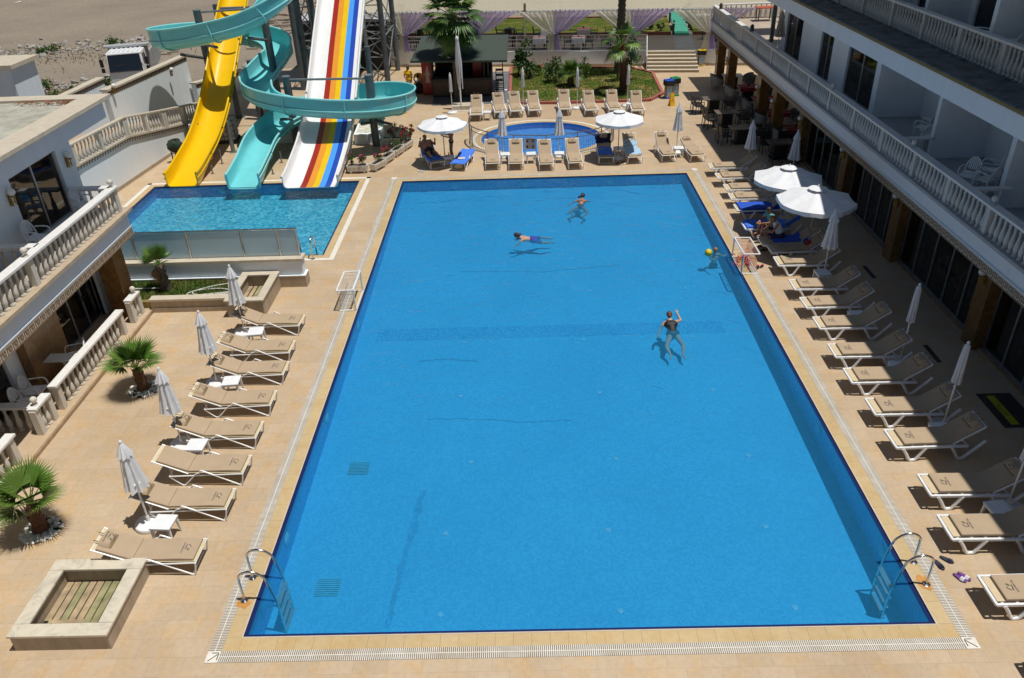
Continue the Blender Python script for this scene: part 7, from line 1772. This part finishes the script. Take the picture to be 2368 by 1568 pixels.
t = thing('white_cup', 'small white cup on the first dark patio table', 'cup', (15.8, 33.6, .76)); obj('cup', MB().lathe([(.03, 0), (.045, .09), (.04, .09)], 10), 'white_plastic', t, smooth=True)
for i, (x, y) in enumerate(((17.9, 38.6), (18.15, 35.9), (18.3, 33.3), (18.3, 30.7), (18.4, 27.9))):
    spawn('pts', ptable('white_plastic'), 'white patio table under the terrace slab, %s from the far end' % ORD[i], 'table', (x, y, 0), 0, 'white patio tables')
    if i:
        c_ = thing('table_runner', 'red cloth strip pair on the %s white patio table' % ORD[i], 'tablecloth', (x, y, .76), 0, 'red cloths on the white patio tables')
        obj('cloth', MB().box((0, .2, .004), (1.17, .30, .006)).box((0, -.2, .004), (1.17, .30, .006)).box((0, -.40, -.10), (1.1, .008, .2)), 'cloth_red', c_)
        sp_ = thing('condiment_pot', 'dark condiment pot on the %s white patio table' % ORD[i], 'pot', (x, y, .765), 0, 'pots on the white patio tables'); obj('pot', MB().lathe([(.05, 0), (.06, .08), (.03, .12)], 8), 'bar_black', sp_, smooth=True)
    for j, (dx, dy, a) in enumerate(((-.92, .25, 0), (-.85, -.3, .15), (.95, .25, PI), (.95, -.3, PI-.15))):
        spawn('tub', tub_chair, 'grey wicker tub chair at the %s of the %s white patio table' % (('left back', 'left front', 'right back', 'right front')[j], ORD[i]), 'chair', (x+dx, y+dy, 0), a, 'grey wicker tub chairs')
dm = thing('door_mat', 'brown door mat with a lettered yellow strip in the shade at the right', 'mat', (17.15, 6.3, 0), PI/2)
obj('pile', MB().box((0, 0, .008), (1.4, .85, .014)), 'mat_brown', dm); obj('strip', MB().box((0, .12, .017), (1.2, .20, .004)), 'mat_yellow', dm)
obj('lettering', text_mb('HOTEL', .16, T3(0, .12, .0195)), 'mat_brown', dm)
for i, (x, y) in enumerate(((16.5, 8.95), (16.7, 14.0))):
    t = thing('floor_grille', 'dark steel drain grille in the shaded deck, the %s one' % ('nearer' if i == 0 else 'farther'), 'drain', (x, y, .002), 0, 'drain grilles in the shaded deck'); obj('plate', MB().box((0, 0, .003), (.14, .9, .005)), 'dark_metal', t)
# upper terrace at the far end
for i, (x, y) in enumerate(((19.8, 40.2), (21.6, 39.9))):
    t = thing('terrace_table', ('red topped cast iron table by the far terrace balustrade', 'white table by the far terrace balustrade')[i], 'table', (x, y, 3.47)); obj('tabletop', MB().box((0, 0, .74), (1.1, .7, .05)), ('red_top', 'white_plastic')[i], t)
    for a in (-.4, .4):
        for b in (-.25, .25): obj('leg', MB().box((a, b, .36), (.05, .05, .72)), ('dark_metal', 'white_plastic')[i], t)
for i, (x, y) in enumerate(((21.2, 40.4), (22.0, 40.4), (20.9, 39.6))): spawn('plastic_chair', plastic_chair, 'white plastic chair at the far end of the sunny upper terrace, %s from the left' % ORD[(1, 2, 0)[i]], 'chair', (x, y, 3.47), (-1.6, -1.5, 0)[i], 'white plastic chairs')
u_ = spawn('cub', lambda: closed_umbrella(2.1, 0, 0), 'closed beige grey parasol against the shaded wall of the upper terrace', 'parasol', (17.85, 30.6, 3.47), 0)
for ch in u_.children:
    if ch.name.startswith('canopy'): ch.data = ch.data.copy(); ch.data.materials[0] = MATS['canvas_beige']
# ================================================================ PEOPLE
def capsule(mb, a, b, ra, rb, n=12, sq=None, up=None):
    """tapered round ended limb; sq = flattening of the second axis"""
    a, b = Vector(a), Vector(b); d = b-a; L = max(d.length, 1e-4); t = d/L
    u = (Vector(up)-t*Vector(up).dot(t)) if up else t.orthogonal()
    u = u.normalized() if u.length > 1e-4 else t.orthogonal().normalized(); w_ = t.cross(u)
    prof = []
    for i in range(6): f = PI/2*i/5; prof.append((-ra*math.cos(f), max(ra*math.sin(f), 1e-4)))
    for i in range(6): f = PI/2*(1-i/5); prof.append((L+rb*math.cos(f), max(rb*math.sin(f), 1e-4)))
    vs = []
    for z, r in prof:
        for j in range(n): q = 2*PI*j/n; vs.append(a+t*z+u*(r*math.cos(q)*(sq or 1))+w_*(r*math.sin(q)))
    k = len(prof); fs = [(i*n+j, i*n+(j+1) % n, (i+1)*n+(j+1) % n, (i+1)*n+j) for i in range(k-1) for j in range(n)]
    fs += [tuple(range(n))[::-1], tuple(range((k-1)*n, k*n))]
    mb.add(vs, fs)
def solid(name, mb, mat, parent, vox=.008, sm=4):
    o = obj(name, mb, mat, parent, smooth=True)
    r = o.modifiers.new('merge', 'REMESH'); r.mode = 'VOXEL'; r.voxel_size = vox; r.use_smooth_shade = True
    s = o.modifiers.new('soften', 'SMOOTH'); s.factor = .5; s.iterations = sm
    return o
def person(label, loc, rz, J, skin, hair, hairlen, wear, fem=False, sc=1.0, build=1.0, grip=.35, face_up=None):
    """J: joints in metres: pel, chest, neck, head, face(dir), sL,sR,eL,eR,wL,wR,hL,hR,kL,kR,aL,aR,tL,tR"""
    t = thing('person', label, 'person', loc, rz, None, sc); V = {k: Vector(v) for k, v in J.items()}
    mb = MB(); B = build; front = V['face'].normalized()
    spine = (V['neck']-V['pel']).normalized(); lat = (V['sL']-V['sR']).normalized(); fwd = lat.cross(spine).normalized()
    hipw = .105 if fem else .095
    capsule(mb, V['pel']+lat*.055, V['pel']-lat*.055, (.135 if fem else .12)*B, (.135 if fem else .12)*B, 16, .88, fwd)
    waist = V['pel'].lerp(V['chest'], .5)
    capsule(mb, V['pel'], waist, .135*B, (.115 if fem else .13)*B, 16, .82, fwd); capsule(mb, waist, V['chest'], (.115 if fem else .13)*B, .135*B, 16, .8, fwd)
    capsule(mb, V['chest']+lat*.07, V['chest']-lat*.07, .125*B, .125*B, 16, .85, fwd)
    capsule(mb, V['chest'], V['neck']-spine*.04, .12*B, .075*B, 14, .8, fwd)
    capsule(mb, V['sL'].lerp(V['chest'], .15), V['sR'].lerp(V['chest'], .15), .062*B, .062*B, 12)
    capsule(mb, V['neck']-spine*.05, V['head']-(V['head']-V['neck']).normalized()*.04, .055, .05)
    if fem:
        for s in (-1, 1): capsule(mb, V['chest']+fwd*.075+lat*s*.075-spine*.03, V['chest']+fwd*.10+lat*s*.075-spine*.04, .062, .05)
    hd = (V['head']-V['neck']).normalized(); fr_ = (front-hd*front.dot(hd)).normalized(); sd_ = fr_.cross(hd); H_ = V['head']
    capsule(mb, H_+hd*.035-fr_*.012, H_+hd*.03-fr_*.02, .092, .092, 16, 1.0)
    capsule(mb, H_-fr_*.0, H_-hd*.06+fr_*.035, .078, .052, 14, .9, fr_)             # jaw
    capsule(mb, H_-hd*.005+fr_*.085, H_-hd*.03+fr_*.103, .010, .016, 8)              # nose
    for s in (-1, 1): capsule(mb, H_+sd_*s*.082-hd*.02, H_+sd_*s*.086+hd*.015, .014, .017, 8, .5, sd_)  # ears
    for s in ('L', 'R'):
        S_, E_, W_ = V['s'+s], V['e'+s], V['w'+s]
        capsule(mb, S_, E_, .050*B, .038*B); capsule(mb, E_, E_.lerp(W_, .35), .037*B, .039*B); capsule(mb, E_.lerp(W_, .3), W_, .038*B, .026)
        d = (W_-E_).normalized(); sg = 1 if s == 'L' else -1
        pn = d.cross(lat*sg); pn = pn.normalized() if pn.length > .2 else d.orthogonal().normalized(); sdv = d.cross(pn).normalized()
        pc = W_+d*.045; capsule(mb, W_, W_+d*.075, .024, .036, 10, .5, pn)
        for fi, (o, ln) in enumerate(((-.028, .062), (-.010, .074), (.009, .070), (.027, .054))):
            b0 = W_+d*.085+sdv*o; m_ = b0+(d*math.cos(grip*.6)+pn*math.sin(grip*.6)).normalized()*ln*.55; e_ = m_+(d*math.cos(grip*1.6)+pn*math.sin(grip*1.6)).normalized()*ln*.5
            capsule(mb, b0, m_, .0095, .0088, 8); capsule(mb, m_, e_, .0088, .0078, 8)
        th0 = W_+d*.03-sdv*.03; th1 = th0+(d*.6-sdv*.8).normalized()*.035; capsule(mb, th0, th1, .012, .0105, 8); capsule(mb, th1, th1+(d*.9-sdv*.3+pn*.4).normalized()*.03, .0105, .009, 8)
        hp, K_, A_, T_ = V['h'+s], V['k'+s], V['a'+s], V['t'+s]
        capsule(mb, hp, K_, .088*B, .056*B, 14); capsule(mb, K_, K_.lerp(A_, .35), .054*B, .058*B); capsule(mb, K_.lerp(A_, .3), A_, .057*B, .036)
        f = (T_-A_).normalized(); capsule(mb, A_-f*.03, A_+(T_-A_)*.6, .036, .034, 10); capsule(mb, A_+(T_-A_)*.5, T_, .036, .026, 10)
    body = solid('body', mb, skin, t)
    ey = MB()
    for s in (-1, 1): ey.ball(H_+sd_*s*.034+fr_*.080+hd*.012, .013, 8, 6)
    obj('eyes', ey, 'eye_dark', t, smooth=True)
    lp = MB(); lp.ball(tuple(H_+fr_*.082-hd*.055), .012, 8, 6, (1, 1, .8)); lp.ball(tuple(H_+fr_*.078-hd*.057+sd_*.012), .010, 8, 6); lp.ball(tuple(H_+fr_*.078-hd*.057-sd_*.012), .010, 8, 6); obj('lips', lp, 'lip', t, smooth=True)
    hm = MB(); capsule(hm, H_+hd*.052-fr_*.020, H_+hd*.045-fr_*.03, .096, .096, 16); capsule(hm, H_-fr_*.035+hd*.02, H_-fr_*.045-hd*.04, .090, .07, 14)
    if hairlen > 0:
        dn = V['hairdir'].normalized() if 'hairdir' in V else -hd
        capsule(hm, H_-fr_*.05, H_-fr_*.06+dn*hairlen, .075, .04, 12); capsule(hm, H_-fr_*.03+sd_*.05, H_-fr_*.05+sd_*.04+dn*hairlen*.8, .05, .03, 10); capsule(hm, H_-fr_*.03-sd_*.05, H_-fr_*.05-sd_*.04+dn*hairlen*.8, .05, .03, 10)
    solid('hair', hm, hair, t, .009, 2)
    def lim(cm, a, b, ra, rb, add, **k): capsule(cm, a, b, ra*B+add, rb*B+add, 14, **k)
    for nm, mat, kind in wear:
        c = MB()
        if kind in ('shirt', 'vest', 'swimsuit', 'tee'):
            ad = .016 if kind != 'swimsuit' else .008
            lim(c, waist.lerp(V['pel'], .5 if kind != 'swimsuit' else .9), waist, .135, .13, ad, sq=.86, up=fwd); lim(c, waist, V['chest'], .13, .135, ad, sq=.86, up=fwd); capsule(c, V['chest']+lat*.07, V['chest']-lat*.07, .125*B+ad, .125*B+ad, 16, .88, fwd)
            if kind != 'swimsuit': lim(c, V['chest'], V['neck']-spine*.07, .12, .09, ad, sq=.85, up=fwd); capsule(c, V['sL'].lerp(V['chest'], .2), V['sR'].lerp(V['chest'], .2), .062*B+ad, .062*B+ad, 12)
            if kind == 'swimsuit':
                capsule(c, V['pel']+lat*.055, V['pel']-lat*.055, .135*B+ad, .135*B+ad, 16, .9, fwd)
                for s in ('L', 'R'): capsule(c, V['chest'].lerp(V['s'+s], .55)+fwd*.02, V['s'+s].lerp(V['neck'], .45)+spine*.035, .03, .025); capsule(c, V['chest'].lerp(V['s'+s], .4)-fwd*.05-spine*.05, V['s'+s].lerp(V['neck'], .45)-fwd*.02+spine*.02, .03, .024)
                if fem:
                    for s in (-1, 1): capsule(c, V['chest']+fwd*.075+lat*s*.075-spine*.03, V['chest']+fwd*.10+lat*s*.075-spine*.04, .070, .058)
            if kind in ('shirt', 'tee'):
                for s in ('L', 'R'): lim(c, V['s'+s], V['s'+s].lerp(V['e'+s], .5 if kind == 'tee' else .55), .052, .050, .018)
            if kind in ('shirt', 'tee'): capsule(c, V['pel']+lat*.05, V['pel']-lat*.05, .135*B+.018, .135*B+.018, 16, .9, fwd)
        elif kind in ('shorts', 'trousers', 'longshorts'):
            capsule(c, V['pel']+lat*.055, V['pel']-lat*.055, .135*B+.012, .135*B+.012, 16, .9, fwd); lim(c, V['pel'], waist.lerp(V['pel'], .5), .135, .13, .010, sq=.86, up=fwd)
            for s in ('L', 'R'):
                e_ = {'shorts': .42, 'longshorts': .72, 'trousers': 1}[kind]; lim(c, V['h'+s], V['h'+s].lerp(V['k'+s], e_), .088, .088-.03*e_, .014)
                if kind == 'trousers': lim(c, V['k'+s], V['a'+s], .056, .045, .012)
        elif kind == 'briefs':
            capsule(c, V['pel']+lat*.05-spine*.02, V['pel']-lat*.05-spine*.02, (.135 if fem else .12)*B+.007, (.135 if fem else .12)*B+.007, 16, .9, fwd)
        elif kind == 'bra':
            for s in (-1, 1): capsule(c, V['chest']+fwd*.078+lat*s*.075-spine*.03, V['chest']+fwd*.10+lat*s*.075-spine*.04, .066, .054)
            for i in range(16): a = PI*2*i/16; b = PI*2*(i+1)/16; pa = V['chest']-spine*.04+lat*math.cos(a)*.198*B+fwd*math.sin(a)*.112*B; pb = V['chest']-spine*.04+lat*math.cos(b)*.198*B+fwd*math.sin(b)*.112*B; capsule(c, pa, pb, .014, .014, 6)
        elif kind == 'shoes':
            for s in ('L', 'R'): f = (V['t'+s]-V['a'+s]).normalized(); capsule(c, V['a'+s]-f*.03, V['a'+s].lerp(V['t'+s], .5), .042, .042, 10); capsule(c, V['a'+s].lerp(V['t'+s], .5), V['t'+s], .043, .032, 10)
        solid(nm, c, mat, t, .009, 3)
    return t
def stand(pel=(0, 0, .90), **k):
    p = Vector(pel)
    J = dict(pel=p, chest=p+Vector((0, 0, .34)), neck=p+Vector((0, 0, .54)), head=p+Vector((0, .02, .68)), face=(0, 1, -.1), sL=p+Vector((-.19, 0, .50)), sR=p+Vector((.19, 0, .50)), eL=p+Vector((-.25, -.02, .22)), eR=p+Vector((.25, -.02, .22)), wL=p+Vector((-.24, .06, -.02)), wR=p+Vector((.24, .06, -.02)),
             hL=p+Vector((-.085, 0, -.04)), hR=p+Vector((.085, 0, -.04)), kL=p+Vector((-.09, .02, -.44)), kR=p+Vector((.09, .02, -.44)), aL=p+Vector((-.10, -.02, -.84)), aR=p+Vector((.10, -.02, -.84)), tL=p+Vector((-.11, .15, -.87)), tR=p+Vector((.11, .15, -.87)))
    J.update(k); return J
# local +y is the way a figure faces; left is -x
person('person in a yellow shirt and white trousers walking left of the bar', (-1.45, 39.85, 0), PI-.35, stand(face=(.35, 1, -.45), wR=(.05, .24, .98), eR=(.27, .06, 1.10), aL=(-.09, -.08, .06), aR=(.11, .14, .06), tL=(-.10, .09, .03), tR=(.12, .31, .03), kR=(.10, .12, .47), kL=(-.09, .02, .46)), 'skin_dark', 'hair_black', 0.02, (('shirt', 'shirt_yellow', 'tee'), ('trousers', 'trouser_white', 'trousers'), ('shoes', 'sling_light', 'shoes')), True, .94, 1.12)
person('person in a yellow top bending over a black rubbish bag beside the red fridge', (-.86, 40.25, 0), PI-.1, stand((0, -.25, .80), chest=(0, .04, 1.02), neck=(0, .20, 1.06), head=(0, .32, 1.0), face=(0, .5, -1), sL=(-.2, .14, 1.04), sR=(.2, .14, 1.04), eL=(-.27, .30, .82), eR=(.27, .30, .82), wL=(-.12, .42, .62), wR=(.12, .42, .62), kL=(-.10, -.05, .45), kR=(.10, -.05, .45), aL=(-.11, -.2, .05), aR=(.11, -.2, .05), tL=(-.12, 0, .03), tR=(.12, 0, .03)), 'skin_dark', 'hair_black', 0, (('shirt', 'shirt_yellow', 'tee'), ('trousers', 'trouser_white', 'trousers'), ('shoes', 'bar_black', 'shoes')), False, .98, 1.0, .9)
t = thing('rubbish_bag', 'full black rubbish bag sagging on the paving beside the red fridge', 'rubbish bag', (-.85, 39.78, 0)); Rr = random.Random(3)
q = MB(); q.grid(lambda u, v: Vector(((.42*math.sin(PI*min(1, v*1.02))**.7*(1.25 if v < .5 else 1-.8*(v-.5)*2)+.03)*math.cos(2*PI*u)*(1+.07*math.sin(u*25+v*9)), (.32*math.sin(PI*min(1, v*1.02))**.7*(1.2 if v < .5 else 1-.8*(v-.5)*2)+.03)*math.sin(2*PI*u)*(1+.07*math.sin(u*31)), .70*v**1.1)), 40, 16); obj('bag', q, 'rubber_black', t, smooth=True)
person('person standing in a black bikini holding a bottle beside the leftmost open parasol', (2.02, 27.0, 0), PI/2+.25, stand(face=(0, 1, -.2), chest=(0, -.03, 1.24), eR=(.22, .14, 1.14), wR=(.10, .38, 1.24), eL=(-.22, .12, 1.14), wL=(-.06, .36, 1.18), aL=(-.10, -.04, .05), aR=(.07, .02, .05), kR=(.06, .05, .47)), 'skin_tan', 'hair_brown', .12, (('bikini_bottom', 'swim_black', 'briefs'), ('bikini_top', 'swim_black', 'bra')), True, .97, .92, .9)
t = thing('drink_bottle', 'amber drink bottle held by the standing person in the bikini', 'bottle', (1.62, 26.92, 1.16)); obj('body', MB().lathe([(.03, 0), (.032, .10), (.014, .15), (.014, .19)], 10), 'bottle_orange', t, smooth=True)
bk = .75; ux, uz = -math.cos(bk), math.sin(bk)
def on_back(s, lift=.13): return (0, -.28*-1*0, 0)
# lying man: local lounger frame x -> foot; figure axes converted by hand (y local = towards foot)
ly = dict(pel=(0, -.22, .53), chest=(0, -.50, .74), neck=(0, -.66, .90), head=(0, -.74, 1.02), face=(-.15, .75, .66), sL=(.20, -.62, .86), sR=(-.20, -.62, .86), eL=(.40, -.52, .70), eR=(-.36, -.60, .68), wL=(.36, -.36, .93), wR=(-.24, -.74, .92), hL=(.09, -.16, .52), hR=(-.09, -.16, .52), kL=(.16, .24, .56), kR=(-.14, .24, .55), aL=(.20, .66, .50), aR=(-.16, .66, .49), tL=(.22, .76, .58), tR=(-.18, .76, .57))
person('person in black shorts lying back on the towelled lounger under the leftmost parasol', (1.08, 26.47, 0), mlz-PI/2, {k: Vector((-v[0] if k != 'face' else -v[0], v[1], v[2])) for k, v in ly.items()}, 'skin_tan', 'hair_black', 0, (('shorts', 'swim_black', 'shorts'),), False, 1.0, 1.2, .8)
sx, sy_ = RXx[6]+.82, RY_[6]+.165
sit = stand((0, -.10, .56), chest=(0, .04, .86), neck=(0, .15, 1.02), head=(.0, .24, 1.13), face=(.1, .8, -.7), sL=(-.19, .10, 1.0), sR=(.19, .10, 1.0), eL=(-.27, .26, .76), eR=(.27, .26, .76), wL=(-.10, .46, .74), wR=(.10, .46, .72), hL=(-.10, -.06, .54), hR=(.10, -.06, .54), kL=(-.16, .34, .50), kR=(.16, .34, .50), aL=(-.14, .36, .06), aR=(.16, .38, .06), tL=(-.15, .53, .03), tR=(.17, .55, .03))
person('person in a white sleeveless top and dark shorts sitting bent forward on a towel', (14.18, 16.02, -.02), PI/2-.05, sit, 'skin_tan', 'hair_blond', 0, (('vest', 'shirt_white', 'vest'), ('shorts', 'swim_navy', 'longshorts'), ('slippers', 'bar_black', 'shoes')), False, 1.0, 1.05, .8)
sit2 = stand((0, -.10, .58), chest=(0, .0, .90), neck=(0, .08, 1.08), head=(.0, .14, 1.20), face=(-.3, .8, -.6), sL=(-.18, .06, 1.05), sR=(.18, .06, 1.05), eL=(-.25, .22, .82), eR=(.25, .22, .82), wL=(-.10, .44, .78), wR=(.10, .44, .76), hL=(-.10, -.06, .54), hR=(.10, -.06, .54), kL=(-.12, .36, .72), kR=(.12, .36, .72), aL=(-.12, .42, .52-.2), aR=(.12, .42, .52-.2), tL=(-.13, .58, .48-.2), tR=(.13, .58, .48-.2))
person('person in a teal shirt with knees drawn up behind the one in the white top', (14.12, 16.75, .0), PI/2+.25, sit2, 'skin_tan', 'hair_brown', .08, (('shirt', 'shirt_teal', 'tee'), ('shorts', 'swim_navy', 'shorts')), True, .96, 1.0, .8)
# swimmers: local y = swimming direction, z=0 at the water line
def swim(spread=.35, arms=((-.42, .25, -.12), (.42, .25, -.12)), up=.10, legs=.3, tilt=0):
    return dict(pel=(0, -.05, -.02-tilt*.3), chest=(0, .28, up*.35), neck=(0, .46, up*.9), head=(0, .58, up+.07), face=(0, 1, .05), sL=(-.18, .40, up*.5), sR=(.18, .40, up*.5), eL=((arms[0][0]-.05)*.75, (arms[0][1]+.44)/2, arms[0][2]*.5), eR=((arms[1][0]+.05)*.75, (arms[1][1]+.44)/2, arms[1][2]*.5), wL=arms[0], wR=arms[1],
                hL=(-.09, -.10, -.03-tilt*.3), hR=(.09, -.10, -.03-tilt*.3), kL=(-.16-spread*.4, -.45, -.08-tilt), kR=(.16+spread*.4, -.45, -.08-tilt), aL=(-.14-spread*.2, -.82+.2*spread, -.12-tilt*1.4), aR=(.14+spread*.2, -.82+.1*spread, -.12-tilt*1.4), tL=(-.18-spread*.2, -.96+.2*spread, -.15-tilt*1.5), tR=(.18+spread*.2, -.96+.1*spread, -.15-tilt*1.5))
def on(px, py): p = G(px, py, -.035); return (p.x, p.y, -.075)
J = swim(.6, ((-.52, .10, -.06), (.30, .62, -.05)), .14, tilt=.1); J['hairdir'] = Vector((-.8, -.5, -.25))
person('person with long dark hair swimming away in a dark bikini near the far pool edge', on(1342, 472), -.25, J, 'skin_tan', 'hair_black', .22, (('bikini_bottom', 'swim_navy', 'briefs'), ('bikini_top', 'swim_navy', 'bra')), True, .88, .92)
J = swim(.25, ((-.30, .66, -.10), (.30, .55, -.10)), .13, tilt=.0); J['hairdir'] = Vector((.2, -1, 0))
person('person in purple swim shorts swimming towards the left side of the pool', on(1228, 551), PI/2+.12, J, 'skin_fair', 'hair_brown', .12, (('shorts', 'swim_purple', 'longshorts'),), False, .92, .95)
J = swim(.30, ((-.42, .12, -.15), (.34, .86, .16)), .18, tilt=.25); J['eR'] = Vector((.40, .60, .02))
person('person with auburn hair and black swimsuit wading with one hand raised', on(1555, 762), .05, J, 'skin_fair', 'hair_red', .06, (('swimsuit', 'swim_black', 'swimsuit'),), True, .90, 1.18)
bj = stand((0, 0, -.55), chest=(0, .02, -.20), neck=(0, .03, .0), head=(0, .06, .13), face=(0, 1, -.25), sL=(-.17, .02, -.04), sR=(.17, .02, -.04), eL=(-.34, .12, -.12), eR=(.30, .24, -.12), wL=(-.62, .14, -.02), wR=(.22, .48, -.04), kL=(-.09, .1, -.82), kR=(.09, .1, -.82), aL=(-.1, .0, -1.1), aR=(.1, .0, -1.1), tL=(-.11, .12, -1.14), tR=(.11, .12, -1.14))
person('child in the water reaching for the pool edge with a yellow ball in front', on(1652, 583), PI+.15, bj, 'skin_fair', 'hair_blond', 0, (('shorts', 'swim_navy', 'shorts'),), False, .86, .9)
bp_ = on(1637, 589); t = thing('water_polo_ball', 'yellow ball floating in front of the child by the right pool edge', 'ball', (bp_[0], bp_[1], .05))
b_ = obj('ball', MB().ball((0, 0, 0), .125, 20, 14), 'ball_yellow', t, smooth=True)
q = MB()
for rx in (0, PI/3, -PI/3): q.tube([(RX(rx) @ RY(.4)) @ Vector((.1255*math.cos(a), .1255*math.sin(a), 0)) for a in [i*PI/16 for i in range(32)]], .003, 4, closed=True)
obj('seam', q, 'sign_black', b_)
